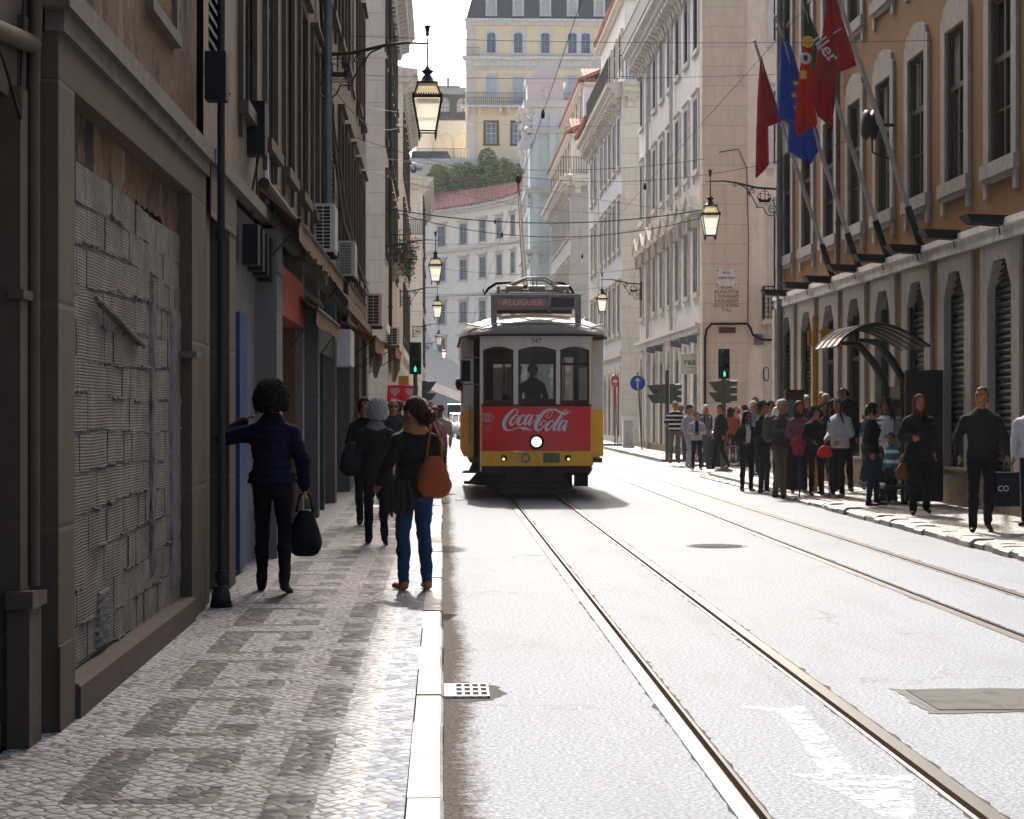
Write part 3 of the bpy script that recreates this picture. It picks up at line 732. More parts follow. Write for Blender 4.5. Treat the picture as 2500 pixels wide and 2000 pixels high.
def attic(r, X, Y0, Y1, z0, z1, depth, wallm, side='R', roof=True, n=5):
    sgn = 1 if side == 'R' else -1; yc = r.location.y
    m = MB(); a, b = sorted((X-r.location.x, X-r.location.x+sgn*depth)); m.box(a, b, Y0-yc, Y1-yc, z0, z1); m.build('attic', wallm, r)
    f = Face(r, X, Y1, -math.pi/2) if side == 'R' else Face(r, X, Y0, math.pi/2)
    L = Y1-Y0
    for i in range(n):
        win(f, 'atticw', (i+.5)*L/n, z0+.7)
    fe = Face(r, X if side == 'R' else X-depth, Y0, 0)
    if roof:
        tile_roof(f, L+.6, z1, x0=-.3); tile_roof(fe, depth, z1-.01, rise=1.2, back=3)
    cornice(f, L, z1-.36, SMALLCOR, 'stone_pale'); cornice(fe, depth, z1-.36, SMALLCOR, 'stone_pale')
    return f, fe
win_proto('atticw', 1.0, 1.7, 'sill', .16, .02, ('stone_pale', 'dark_wood', 'pane'), 'classic', .12)
R3, f3, fe3 = block('pombaline_building', 'bluish white block with a green roof railing, beyond the white corner building', 'R', 8.2, 93, 107, 16.6, 'plaster_blue', [5.2, 9.1, 12.9], endm='stone_pale')
attic(R3, 8.3, 93, 107, 16.6, 20.6, 9, 'plaster_white')
rm = rail_mesh(14, 1.05, .16); f3.put('railing', rm, 'iron_green', 7, 16.62, -.66)
rm = rail_mesh(9, 1.05, .16, .016); fe3.put('railing', rm, 'iron', 4.3, 16.62, -.66)
R3b, f3b, _ = block('pombaline_building', 'narrow white block with a low red tiled eave behind the green railing block', 'R', 8.22, 107.1, 115, 16.6, 'plaster_grey', [5.2, 9.1, 12.9], endX=10)
tile_roof(f3b, 8.6, 16.75, over=.8)
R4, f4, fe4 = block('pombaline_building', 'weathered stone corner block with tiled attics, just before the turquoise tower', 'R', 8.2, 130, 155, 16.6, 'plaster_grey', [5.2, 9.1, 12.9], endm='stone_pale', piermat='ashlar_grey', pier=1.6)
attic(R4, 8.3, 131, 155, 16.6, 19.4, 8, 'cream', n=8); attic(R4, 9.2, 133, 155, 20, 23.0, 5, 'plaster_white', n=6)
rm = rail_mesh(5, 1.05, .16, .02); fe4.put('railing', rm, 'iron', 1.8, 16.62, -.66)
# left side, beyond the crossing
L3, fl3, fle3 = block('pombaline_building', 'pale block with a deep bracketed cornice just past the left crossing', 'L', -1.84, 64, 85, 17.2, 'plaster_tan', [6.9, 10.4, 13.6], key='plainL', gkey='ground', endm='plaster_grey', pier=1.5, piermat='ashlar_pale', endX=14)
L4, fl4, _ = block('pombaline_building', 'grey block with a bracketed cornice, second past the crossing on the left', 'L', -1.84, 93, 115, 17.2, 'plaster_tan', [5.0, 8.9, 12.8], key='plainL')
L5, fl5, fle5 = block('pombaline_building', 'pinkish grey block with a small white balcony, farthest on the left', 'L', -1.3, 130, 152, 16.5, 'plaster_tan', [5.0, 8.9, 12.8], key='plainL', endm='plaster_white')
balcony(fle5, 12-.75, 12.7, 1.6, .6, 'iron', 'stone_white', 1.0)
balcony(fl3, 10.5, 6.85, 3.8, .5, 'iron', 'stone')
pipe(fl3, 4.0, 4, 16, .06, 'iron_green', -.12)

# ------------------------------------------------------------------ bricked-up building on the left
XL = -1.79
l1 = thing('derelict_building', 'derelict building with peeling sooty plaster and a doorway walled up with clay blocks', 'building', (XL, 12.6, 0))
f = Face(l1, XL, 9.62, math.pi/2); L = 5.95         # 9.62 .. 15.57
oa, ob = .42, 5.1                                    # walled-up opening along the wall
m = MB(); fw = Face(l1, -1.86, 9.62, math.pi/2)
fw.wall(m, L, 3.37, 17, []); 
m.quad(fw.P(0, 0, 3.37), fw.P(0, 6, 3.37), fw.P(0, 6, 17), fw.P(0, 0, 17)); m.quad(fw.P(L, 0, 3.37), fw.P(L, 6, 3.37), fw.P(L, 6, 17), fw.P(L, 0, 17)); m.quad(fw.P(0, 0, 17), fw.P(L, 0, 17), fw.P(L, 6, 17), fw.P(0, 6, 17))
m.build('wall', 'peel', l1)
m = MB(); m.box(0, oa, 0, .5, 0, 3.15); m.box(ob, L, 0, .5, 0, 3.15); m.box(0, L, 0, .5, 3.155, 3.37)
m.box(-.012, oa-.05, -.012, 0, .1, .5)
f.put('stone_frame', m, 'ashlar_brown')
m = MB()
for z in (2.07, 1.28+.35, ): m.lathe([(.024, -.02), (.028, 0), (.02, .001), (.001, .001)], (0, 0, 0), 14, ax='x')
for v in (594, 853):
    q = onY(115, v, 9.6); m = MB(); m.lathe([(.03, -.022), (.03, -.006), (.026, -.004), (.0, -.004)], (0, 0, 0), 14, ax='y'); m.build('iron_boss', 'black', l1, (-1.985+.055-XL+.03, 9.62-12.6, q.z))
m = MB(); m.box(oa, ob, .10, .3, .1, .27); m.prism([(-.03, .1), (-.03, .255), (-.015, .27), (.1, .27), (.1, .1)], oa+.001, ob-.001, 'x'); f.put('doorstep', m, 'stone_brown')
# the upper rough render and the blocks
m = MB(); m.box(oa, ob, .15, .3, .27, 3.15); f.put('backing_wall', m, 'rust')
rr = random.Random(11); m = MB()
z = .28; row = 0
while z < 2.95:
    h = .2+rr.uniform(-.008, .008); x = oa+rr.uniform(-.12, 0.02)
    while x < ob:
        wv = .295+rr.uniform(-.012, .012)
        a, b = max(x, oa), min(x+wv, ob)
        topz = 2.86-.05*math.sin((a-oa)*1.5)+rr.uniform(-.04, .04)
        if b-a > .04 and z+h < topz+.12:
            d = rr.uniform(-.004, .004); t1 = rr.uniform(-.002, .002); g = rr.uniform(.004, .009); wz = .02*math.sin(x*1.3+row)
            y = .085+d
            m.hexa([(a+g/2, y+t1, z+wz), (b-g/2, y-t1, z+wz+rr.uniform(-.006, .006)), (b-g/2, .15, z+wz), (a+g/2, .15, z+wz), (a+g/2, y+t1, z+h-g+wz), (b-g/2, y-t1, z+h-g+wz), (b-g/2, .15, z+h-g+wz), (a+g/2, .15, z+h-g+wz)])
        x += wv
    z += h; row += 1
f.put('clay_blocks', m, 'clay_block'); m = MB(); m.box(oa, ob, .092, .149, .28, 2.82); f.put('mortar_bed', m, 'mortar')
m = MB(); rr = random.Random(5); z = .28
for r_ in range(14):
    x = oa
    while x < ob-.1:
        wv = rr.uniform(.08, .4)
        if rr.random() < .72:
            y0 = .092+rr.uniform(-.012, .01); zz = z+.02*math.sin(x*1.3+r_)
            n = 5; pts = [(x+wv*i/n, y0+rr.uniform(-.006, .004), zz+rr.uniform(-.008, .008)) for i in range(n+1)]
            if zz < 2.85: m.tube(pts, [rr.uniform(.005, .013) for _ in pts], 5)
        x += wv
    z += .2
# smeared mortar patches and vertical strip at the right
for (a, b, c, d) in ((3.55, 3.75, .5, 2.5), (1.5, 1.95, .30, .62), (oa, .62, 2.0, 2.62), (4.5, 5.08, .3, 2.35)):
    nx, nz = 8, 30
    vs = [((a+(b-a)*i/nx)+rr.uniform(-.02, .02)+(0 if 0 < i < nx else rr.uniform(-.05, .05)), (.068 if 0 < i < nx and 0 < j < nz else .1)+rr.uniform(-.007, .007), c+(d-c)*j/nz) for j in range(nz+1) for i in range(nx+1)]
    m.add(vs, [(j*(nx+1)+i, j*(nx+1)+i+1, (j+1)*(nx+1)+i+1, (j+1)*(nx+1)+i) for j in range(nz) for i in range(nx)], 0, True)
f.put('mortar', m, 'mortar')
m = MB(); n = 40; rr = random.Random(8)
pts = [(oa+(ob-oa)*i/n, 2.84-.05*math.sin(((ob-oa)*i/n)*1.5)+rr.uniform(-.04, .04)) for i in range(n+1)]
m.prism(pts+[(ob, 3.15), (oa, 3.15)], .1, .15); 
f.put('old_render', m, 'peel')
m = MB(); q0 = 1.75; m.tube([(q0-.35, .06, 2.20), (q0, .05, 2.17), (q0+.8, .05, 2.06), (q0+1.4, .06, 2.0)], .014, 6); m.hexa([(q0-.2, .04, 2.17), (q0+1.35, .04, 2.0), (q0+1.35, .08, 2.0), (q0-.2, .08, 2.17), (q0-.2, .04, 2.19), (q0+1.35, .04, 2.02), (q0+1.35, .08, 2.02), (q0-.2, .08, 2.19)]); f.put('bent_lintel_bar', m, 'stone_dirty')
m = MB(); m.box(oa, oa+.16, -.0, .1, 2.17, 2.22); m.box(ob-.22, ob+.05, -.06, .1, 1.98, 2.02); f.put('shutter_bracket', m, 'stone_dirty')
m = MB(); m.box(-.1, L+.0, -.07, .06, 3.37+.1, 3.37+.21); m.box(-.02, L, -.03, .06, 3.371, 3.47); f.put('ledge', m, 'stone_dirty')
for q in range(2):      # blind window recesses with scarred edges
    x = 1.4+q*2.6; m = MB(); m.box(x-.66, x-.6, -.03, 0, 4.2, 6.8); m.box(x+.6, x+.66, -.03, 0, 4.2, 6.8); m.box(x-.7, x+.7, -.05, 0, 4.12, 4.2); fw.put('blind_window', m, 'stone_dirty')
m = MB(); m.tube([(0, 0, .1), (0, 0, 17)], .03, 10); 
for z in (.3, 2.9, 5.2, 8): m.tube([(0, 0, z), (0, 0, z+.08)], .05, 10)
m.box(-.02, .02, 0, .2, 4.92, 4.97); m.lathe([(.0, 0), (.09, 0), (.07, .1), (.055, .16)], (0, 0, .1), 10); f.put('drainpipe', m, 'iron', 15.72-9.62, 0, -.1)
m = MB(); m.box(-.11, .11, -.16, 0, 0, .36); f.put('junction_box', m, 'black', 15.72-9.62-.12, 3.95, 0)
# ------------------------------------------------------------------ nearest building, half out of the frame
l0 = thing('near_building', 'nearest left building with a dark doorway, pale pipe and stone pedestal', 'building', (-2.0, 7, 0))
f = Face(l0, -1.93, 2, math.pi/2); L = 7.6
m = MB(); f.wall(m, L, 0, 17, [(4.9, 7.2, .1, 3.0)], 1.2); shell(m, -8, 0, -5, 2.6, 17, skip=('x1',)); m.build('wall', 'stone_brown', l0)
m = MB(); m.box(4.9, 7.12, .5, .55, .1, 3.0); f.put('door', m, 'dark_wood')
m = MB(); m.box(4.9, 7.12, .02, .4, .0, .22); f.put('doorstep', m, 'stone_brown')
m = MB(); m.box(7.2, 7.36, -.05, 0, .75, 3.05); m.box(7.37, 7.5, -.03, 0, .75, 3.4); m.box(7.15, 7.42, -.1, 0, .1, .72); m.prism([(7.12, .72), (7.45, .72), (7.45, .78), (7.12, .8)], -.12, 0, 'y'); m.box(7.17, 7.38, -.07, 0, 2.1, 2.14)
f.put('door_pilaster', m, 'stone_brown')
m = MB(); m.tube([(7.44, -.06, .8), (7.44, -.06, 3.05), (7.46, -.06, 3.25), (7.5, -.06, 3.4), (7.5, -.06, 9)], .03, 8); m.tube([(5, -.05, 3.05), (7.46, -.05, 3.28)], .045, 8)
f.put('water_pipe', m, 'stone_brown')
m = MB(); m.tube([(5.2, -.05, 3.6), (6.8, -.06, 3.1), (7.2, -.05, 2.9), (7.3, -.05, 3.6), (7.32, -.04, 6)], .008, 5); f.put('cable', m, 'wire')
# ------------------------------------------------------------------ long stained building with the shops
l2 = thing('shop_building', 'long stained building with tall dark windows above shops with awnings', 'building', (-1.84, 32, 0))
f = Face(l2, -1.84, 15.85, math.pi/2); L = 33.6
ys = [16.75+2.53*k for k in range(13)]; ops = []
for y in ys:
    x = y-15.85; ops += [(max(.01, x-.6), x+.6, 4.4, 6.8), (max(.01, x-.6), x+.6, 8.2, 10.6), (max(.01, x-.6), x+.6, 12, 14.2)]
m = MB(); f.wall(m, L, 3.5, 17, ops, .2); m.quad(f.P(L, 0, 0), f.P(L, 9, 0), f.P(L, 9, 17), f.P(L, 0, 17)); m.quad(f.P(0, 0, 17), f.P(L, 0, 17), f.P(L, 9, 17), f.P(0, 9, 17)); m.quad(f.P(0, 9, 0), f.P(L, 9, 0), f.P(L, 9, 17), f.P(0, 9, 17))
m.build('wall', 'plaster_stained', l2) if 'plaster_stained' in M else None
win_proto('l2', 1.2, 2.4, 'plain', .15, .16, ('stone_brown', 'iron_green', 'pane'))
win_proto('l2c', 1.2, 2.4, 'none', .12, .13, ('stone_dirty', 'green_black', 'black'), 'louvre')
for i, y in enumerate(ys):
    for j, z in enumerate((4.4, 8.2, 12.0)):
        if y-15.85-.6 < 0: win(f, 'l2c', y-15.85, z) if False else None
        win(f, 'l2c' if (i*3+j*5) % 7 == 0 else 'l2', y-15.85, z if z != 12.0 else 11.9)
cornice(f, L, 16.4, BIGCOR, 'stone_dirty', brackets=(.9, .5, .5))
pipe(f, 29.7-15.85+.5, 3.6, 16, .06, 'zinc', -.16)
# ground floor, in pieces standing a little proud or back
m = MB()
m.box(.0, .25, -.02, .4, 0, 3.5); m.box(.25, 1.45, .25, .4, 0, 3.5); m.box(1.45, 1.95, -.05, .4, 0, 3.5); m.box(.0, 1.95, -.06, -.052, 3.1, 3.5)
f.put('stone_pier', m, 'ashlar_brown')
m = MB(); m.box(1.96, 5.0, .06, .4, 0, 3.5); m.box(1.96, 2.5, .02, .06, 0, 3.1); f.put('painted_wall', m, 'ashlar_shop')
m = MB(); m.box(2.85, 3.55, .0, .058, .15, 2.5); f.put('blue_door', m, 'blue_paint')
m = MB(); m.box(5.0, 5.75, -.16, .4, 0, 3.45); m.box(4.97, 5.78, -.18, .4, 3.0, 3.08); f.put('stone_pier', m, 'ashlar_shop')
m = MB(); m.box(5.76, 9.4, .1, .4, 2.9, 3.5); m.box(5.8, 5.95, -.02, .4, 0, 2.6); m.box(7.4, 7.6, -.02, .4, 0, 2.6); m.box(9.2, 9.4, -.05, .4, 0, 2.6); m.box(5.76, 9.4, -.02, .4, 0, .45); f.put('shopfront', m, 'shop_wood')
m = MB(); m.box(5.95, 7.4, .1, .12, .45, 2.6); f.put('shop_window', m, 'pane_blue'); m = MB(); m.box(7.6, 9.2, .1, .12, .45, 2.6); f.put('shop_window', m, 'pane_blue')
m = MB(); m.box(5.8, 9.3, -.14, .1, 2.62, 3.15); f.put('fascia_board', m, 'orange_sign')
for (a, b_, q) in ((9.45, 9.75, -.12), (12.9, 13.3, -.1), (17.5, 18, -.1), (22.2, 22.7, -.12), (27, 27.5, -.1), (32.4, 33.59, -.06)): m = MB(); m.box(a, b_, q, .4, 0, 3.5); f.put('stone_pier', m, 'ashlar_shop')
for (a, b_, q) in ((9.75, 12.9, .3), (13.3, 17.5, .25), (18, 22.2, .2)): m = MB(); m.box(a, b_, q, .4, 0, 3.5); f.put('shop_recess', m, 'green_black')
m = MB(); m.box(15.2, 15.4, -.05, .25, 0, 2.9); m.box(13.31, 17.49, -.06, .25, 2.45, 3.1); f.put('shopfront', m, 'green_wood')
for (a, b_, q) in ((22.7, 24.6, -.1), (27.5, 29.4, -.05)): m = MB(); m.box(a, b_, q, .4, 0, 3.1); f.put('shopfront', m, 'shop_wood')
for (a, b_) in ((24.6, 27.0), (29.4, 32.4)): m = MB(); m.box(a, b_, .05, .4, 0, 3.5); f.put('shopfront', m, 'green_wood')
m = MB(); m.box(18.1, 19.6, -.32, .0, 2.35, 2.95); f.put('sign_box', m, 'white_paint')
m = MB(); m.box(9.4, 33.5, -.16, .0, 3.42, 3.58); m.box(0, 9.39, -.1, .0, 3.5, 3.62); f.put('string_course', m, 'stone_dirty')
# shutters folded against the wall, grilles and boxes
for i in range(5): m = MB(); m.box(3.1+i*.5, 3.35+i*.5, -.14, .0, 2.95-.02*i, 3.32); f.put('vent_box', m, 'black')
m = MB(); m.box(-.06, .06, -.03, 0, 0, .95); o = f.put('white_notice', m, 'white_paint', 22.6-15.85-1.2, 3.75)
m = MB(); m.box(-.15, .15, -.17, 0, 0, .5); f.put('junction_box', m, 'black', 3.65, 4.02)
m = MB(); m.tube([(3.6, -.1, 4), (3.55, -.05, 3.7), (3.6, -.04, 3.4)], .012, 5); m.tube([(5.9, -.04, 3.6), (5.95, -.04, 8), (5.85, -.04, 12), (6, -.04, 16)], .012, 5); m.tube([(4.1, -.04, 3.6), (4.15, -.04, 9), (4.0, -.04, 16)], .01, 5)
m.tube([(12, -.04, 13), (13, -.05, 9), (15, -.06, 6.8), (18, -.05, 6.0), (21, -.06, 5.0), (27, -.07, 4.7), (33, -.08, 4.4)], .03, 5); m.tube([(12, -.08, 12.8), (14, -.09, 7.9), (17, -.1, 6.2), (21, -.09, 5.4), (27, -.1, 4.6), (33, -.08, 4.6)], .018, 5)
f.put('cable', m, 'wire')
FL2 = f
# ================================================================== end of the street and the hill behind it
def m_far():
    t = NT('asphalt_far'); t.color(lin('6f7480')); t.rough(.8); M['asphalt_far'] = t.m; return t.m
m_far()
m_glass('pane_sky', '3f5a78', .15)
m = MB()
# hillside behind the curved building, terraces for the street above
m.hexa([(-40,196,-1),(60,170,-1),(60,260,-1),(-40,260,-1),(-40,205,21),(60,205,21),(60,260,27),(-40,260,27)])
m.box(-40, 60, 208, 260, 20, 27.2)
struct(m.build('hillside', 'stone_pale'))
# ramp and parapet at the street's end
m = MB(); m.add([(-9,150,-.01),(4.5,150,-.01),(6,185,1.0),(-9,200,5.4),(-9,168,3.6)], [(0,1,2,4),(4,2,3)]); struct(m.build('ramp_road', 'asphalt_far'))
pw = thing('retaining_wall', 'pale parapet wall of the ramp climbing left at the far end of the street', 'wall', (0, 160, 0))
m = MB()
pa, pb = onY(1040, 928, 170), onY(1150, 972, 160)
m.hexa([(pa.x-4, pa.y-160, 0), (pb.x, pb.y-160, 0), (pb.x, pb.y-160+.5, 0), (pa.x-4, pa.y-160+.5, 0), (pa.x-4, pa.y-160, pa.z+1.5), (pb.x, pb.y-160, pb.z), (pb.x, pb.y-160+.5, pb.z), (pa.x-4, pa.y-160+.5, pa.z+1.5)])
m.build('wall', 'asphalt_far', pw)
m = MB(); m.hexa([(pa.x-4, pa.y-160.1, pa.z+.9), (pb.x, pb.y-160.1, pb.z-.6), (pb.x, pb.y-160+.6, pb.z-.6), (pa.x-4, pa.y-160+.6, pa.z+.9), (pa.x-4, pa.y-160.1, pa.z+1.6), (pb.x, pb.y-160.1, pb.z+.1), (pb.x, pb.y-160+.6, pb.z+.1), (pa.x-4, pa.y-160+.6, pa.z+1.6)]); m.build('coping', 'stone_white', pw)
# --- curved building
cb = thing('curved_building', 'long cream building with a concave front and red tiled roof closing the street', 'building', (3, 187, 0))
win_proto('curv', 1.25, 1.95, 'sill', .2, .15, ('stone_pale', 'grey_paint', 'pane_grey'))
NS = 14; pts = []
for i in range(NS+1):
    t = (i-2)/10; q = Vector((-1.2+8.5*t, 200-33*t)); bow = 4*(1-(2*t-1)**2); nrm = Vector((33, 8.5)).normalized(); pts.append(q+nrm*bow if t <= 1 else Vector((7.3+(t-1)*22, 167-(t-1)*2)))
m = MB(); faces = []
for i in range(NS):
    a, b = pts[i], pts[i+1]; fc = Face(cb, a.x, a.y, math.atan2(b.y-a.y, b.x-a.x)); L = (b-a).length; faces.append((fc, L))
    c = L/2; fc.wall(m, L, 0, 21, [(c-.62, c+.62, z, z+1.95) for z in (6.6, 10.0, 14.1, 17.5)], .15)
m.build('wall', 'cream_warm', cb)
for i, (fc, L) in enumerate(faces):
    for z in (6.6, 10.0, 14.1, 17.5):
        wdw = win(fc, 'curv', L/2, z)
        h = MB(); h.box(-.95, .95, -.3, .02, 0, .18); h.build('hood', 'stone_white', wdw, (0, 0, 2.2))
m = MB(); m2 = MB(); m3 = MB(); m4 = MB(); m5 = MB()
for (fc, L) in faces:
    def bx(mm, y0, y1, z0, z1):
        p = [fc.P(0, y0, z0), fc.P(L, y0, z0), fc.P(L, y1, z0), fc.P(0, y1, z0), fc.P(0, y0, z1), fc.P(L, y0, z1), fc.P(L, y1, z1), fc.P(0, y1, z1)]; mm.hexa(p)
    bx(m, -.25, -.01, 16.9, 17.2); bx(m5, -.2, -.01, 12.6, 12.8); bx(m2, -.35, 0, 20.5, 20.75); bx(m2, -.6, .1, 20.76, 21.05)
    bx(m4, -.12, -.01, 0, 5.6)
    a, b, c, d = fc.P(0, -.75, 21.06), fc.P(L, -.75, 21.06), fc.P(L, 3.6, 23.2), fc.P(0, 3.6, 23.2); m3.quad(a, b, c, d)
    n = 9
    for q in range(n): m3.tube([fc.P(L*q/n, -.78, 21.08), fc.P(L*q/n, 3.6, 23.25)], .12, 5)
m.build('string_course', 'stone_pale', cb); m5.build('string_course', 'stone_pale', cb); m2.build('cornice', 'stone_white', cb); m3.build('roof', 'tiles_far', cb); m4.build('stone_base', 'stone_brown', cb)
fc, L = faces[9]; balcony(fc, L/2, 13.9, 1.9, .6, 'iron', 'stone_white')
# --- turquoise building with ornate white stucco
tb = thing('turquoise_building', 'narrow pale turquoise tower house with white carved ornament and small balconies', 'building', (8.2, 160, 0))
f = Face(tb, 6.75, 158, 0); m = MB(); f.wall(m, 6, 0, 25, [(2.2, 3.4, z, z+2.6) for z in (5, 9.5, 14.5, 19.2)], .3)
fs = Face(tb, 6.75, 172, -math.pi/2); fs.wall(m, 14, 0, 25, [(x-.55, x+.55, z, z+2.4) for x in (2, 4.8, 7.6, 10.4) for z in (5, 9.5, 14.5, 19.2)], .25)
shell(m, -1.45, 5, -2, 12, 25, skip=('y0', 'x0')); m.build('wall', 'turquoise', tb)
win_proto('tq', 1.15, 2.5, 'arch', .22, .25, ('white_paint', 'white_paint', 'pane_grey'))
for z in (5, 9.5, 14.5, 19.2):
    win(f, 'tq', 2.8, z)
    for x in (2, 4.8, 7.6, 10.4): win(fs, 'tq', x, z)
m = MB(); rr = random.Random(2)
def orn(m, x, z, s):   # scroll and leaf stucco
    for k in range(9):
        a = rr.uniform(0, 6.28); d = rr.uniform(0, .35)*s; m.ball((x+d*math.cos(a), -.1, z+d*math.sin(a)*1.4), (.13*s, .1*s, .16*s), 7)
    m.tube([(x+.25*s*math.cos(a)*(1-a/9), -.16, z+.3*s*math.sin(a)*(1-a/9)) for a in [k*.5 for k in range(14)]], .05*s, 5)
for x in (.45, 1.75, 4.0):
    q_ = MB(); q_.box(x-.22, x+.22, -.22, -.003, .3, 24.5); f.put('pilaster', q_, 'turquoise')
    for z in (4.3, 8.6, 13.4, 18.0, 22.5): orn(m, x, z, 1.3); m.box(x-.34, x+.34, -.32, -.003, z+.6, z+.85)
for z in (8.9, 13.7, 18.4, 23): m.box(-.25, 6.2, -.4, -.003, z, z+.22); m.box(-.35, 6.2, -.55, -.003, z+.22, z+.34)
f.put('stucco_ornament', m, 'white_paint')
m = MB()
for z in (8.9, 13.7, 18.4, 23): m.box(0, 14.2, -.4, -.003, z, z+.22)
for x in (.8, 3.4, 6.2, 9.0, 12, 13.6):
    for z in (4.3, 13.4, 18.0, 22.5): orn(m, x, z, 1.2)
fs.put('stucco_ornament', m, 'white_paint')
m = MB(); m.box(-.5, 3.4, -.5, 3, 25, 25.5); m.box(-.2, 2.6, -.2, 2.6, 25.5, 26.9); m.box(-.35, 2.8, -.35, 2.8, 26.9, 27.3); m.prism([(0, 27.3), (2.4, 27.3), (1.8, 28.2), (.6, 28.2)], 0, 2.4, 'y'); orn(m, 1.2, 26.2, 1.6); orn(m, -.2, 22.2, 2.4); orn(m, -.3, 24, 2); f.put('parapet', m, 'white_paint')
for z in (18.4, 9.0): balcony(f, 2.8, z+.35, 2.0, .8, 'iron_green', 'white_paint', 1.2, False, .2)
# --- yellow palace on the hill
yb = thing('yellow_building', 'big yellow building with white corner stones and a dark slate mansard on the hill', 'building', (10, 212, 0))
YB = 210; f = Face(yb, 2.52, YB, 0)
def YX(cx): return (1000+cx/2.157-1080)/5000*YB*1.0-2.52+.0
for k, s_, st, w_, h_, pn in (('ya', 'classic', 'arch', .9, 2.1, 'pane_sky'), ('yb', 'x', 'sill', 1.05, 2.1, 'pane_white'), ('yc', 'x', 'sill', 1.05, 2.1, 'pane_grey'), ('yd', 'x', 'sill', 1.05, 2.9, 'pane_white')):
    win_proto(k, w_, h_, st, .28, .2, ('stone_white' if k != 'yc' else 'stone_dirty', 'white_paint' if k != 'ya' else 'grey_paint', pn), s_)
W = {}
xs1 = [YX(c) for c in (430, 572, 715, 858, 928, 1075)]; xs2 = [YX(c) for c in (430, 713, 857, 1000)]; xs3 = [YX(c) for c in (430, 571, 713)]
ops = [(x-.45, x+.45, 38.3, 40.4) for x in xs1]+[(x-.52, x+.52, 33.9, 36.0) for x in xs2]+[(YX(572)-.52, YX(572)+.52, 33.0, 35.9)]+[(x-.52, x+.52, 29.0, 31.1) for x in xs3]
m = MB(); f.wall(m, 16.5, 24, 41.7, ops, .2); x1 = 16.5+2.52-10
for q in (0,): m.quad((2.52-10, -2, 24), (2.52-10, 10, 24), (2.52-10, 10, 41.7), (2.52-10, -2, 41.7)); m.quad((x1, -2, 24), (x1, 10, 24), (x1, 10, 41.7), (x1, -2, 41.7))
m.build('wall', 'yellow_wall', yb)
for x in xs1: win(f, 'ya', x, 38.3)
for x in xs2: win(f, 'yb', x, 33.9)
win(f, 'yd', YX(572), 33.0)
for x in xs3: win(f, 'yc', x, 29.0)
m = MB(); m.box(-.08, .9, -.12, -.003, 24, 41.4); f.put('corner_stones', m, 'ashlar_pale')
m = MB(); m.box(-.15, 16.6, -.35, -.003, 41.1, 41.5); m.box(-.3, 16.6, -.6, 0, 41.5, 41.75); m.box(YX(610), YX(610)+.1, -.1, -.003, 38, 41.1); m.box(YX(820), YX(820)+.1, -.1, -.003, 38, 41.1); f.put('cornice', m, 'stone_white')
m = MB(); m.box(-.2, 16.6, -.4, -.003, 36.9, 37.5); m.box(-.5, 16.6, -.9, 0, 37.55, 37.85); m.box(-.35, 16.6, -.6, 0, 37.5, 37.55); m.box(-.1, 16.6, -.15, -.003, 36.6, 36.9); f.put('balcony_ledge', m, 'stone_white')
rail_mesh(2, .9, .15).build('railing', 'iron', yb, f.P(.3, -.8, 37.85)); 
m = MB(); m.box(-.7, 16.6, -1.0, 0, 32.65, 32.85)
for c in (305, 370, 475, 520, 620, 800): m.prism([(0, 32.65), (-.8, 32.65), (-.7, 32.3), (-.2, 31.9), (0, 31.9)], YX(c)-.15, YX(c)+.15, 'x')
f.put('balcony', m, 'stone_white'); rail_mesh(17, 1.25, .2, .02, True).build('railing', 'zinc', yb, f.P(8, -.9, 32.85))
m = MB(); m.hexa([(-.1, 0, 41.76), (16.6, 0, 41.76), (16.6, 6, 41.76), (-.1, 6, 41.76), (1.0, 1.5, 46), (16.6, 1.5, 46), (16.6, 6, 46), (1.0, 6, 46)]); f.put('mansard_roof', m, 'slate')
win_proto('dorm', .8, 1.5, 'arch', .18, .1, ('white_paint', 'white_paint', 'pane_white'), 'classic', .3)
for c in (430, 572, 715, 858, 1000): win(f, 'dorm', YX(c), 42.2)
def ac(name_root, parent=None, w=.8, h=.6, d=.3): pass
# arcaded wing and glazed gallery
ab = thing('arcaded_building', 'pale building with stone arches below a dark glazed gallery, left of the yellow building', 'building', (0, 226, 0))
f = Face(ab, -3, 225, 0)
m = MB(); m.box(0, 6.5, 3, 8, 26, 37); f.put('wall', m, 'cream_warm')
m = MB()
def archwall(m, x0, x1, z0, zt, xc, r, zs, y0, y1):
    n = 12; arc = [(xc+r*math.cos(math.pi-math.pi*i/n), zs+r*math.sin(math.pi-math.pi*i/n)) for i in range(n+1)]
    for i in range(n):
        m.prism([arc[i], arc[i+1], (arc[i+1][0], zt), (arc[i][0], zt)], y0, y1)
    m.box(x0, xc-r, y0, y1, z0, zt); m.box(xc+r, x1, y0, y1, z0, zt)
for xc in (.9, 3.1, 5.3): archwall(m, xc-1.1, xc+1.1, 28.5, 33.2, xc, .92, 31.2, 0, .5)
m.box(-.2, 6.6, -.15, .5, 33.2, 33.45); f.put('arcade', m, 'stone_white')
m = MB()
for xc in (.9, 3.1, 5.3):
    archwall(m, xc-1.1, xc+1.1, 34.4, 36.3, xc, .72, 35.3, 0, .15); m.box(xc-.03, xc+.03, .0, .1, 34.4, 36)
    for z in (34.9, 35.4): m.box(xc-.7, xc+.7, .02, .08, z, z+.05)
m.box(-.2, 6.6, 0, .15, 33.46, 34.4); f.put('glazed_gallery', m, 'slate')
m = MB(); m.box(0, 6.5, .3, .35, 34, 36.2); f.put('gallery_glass', m, 'pane_white')
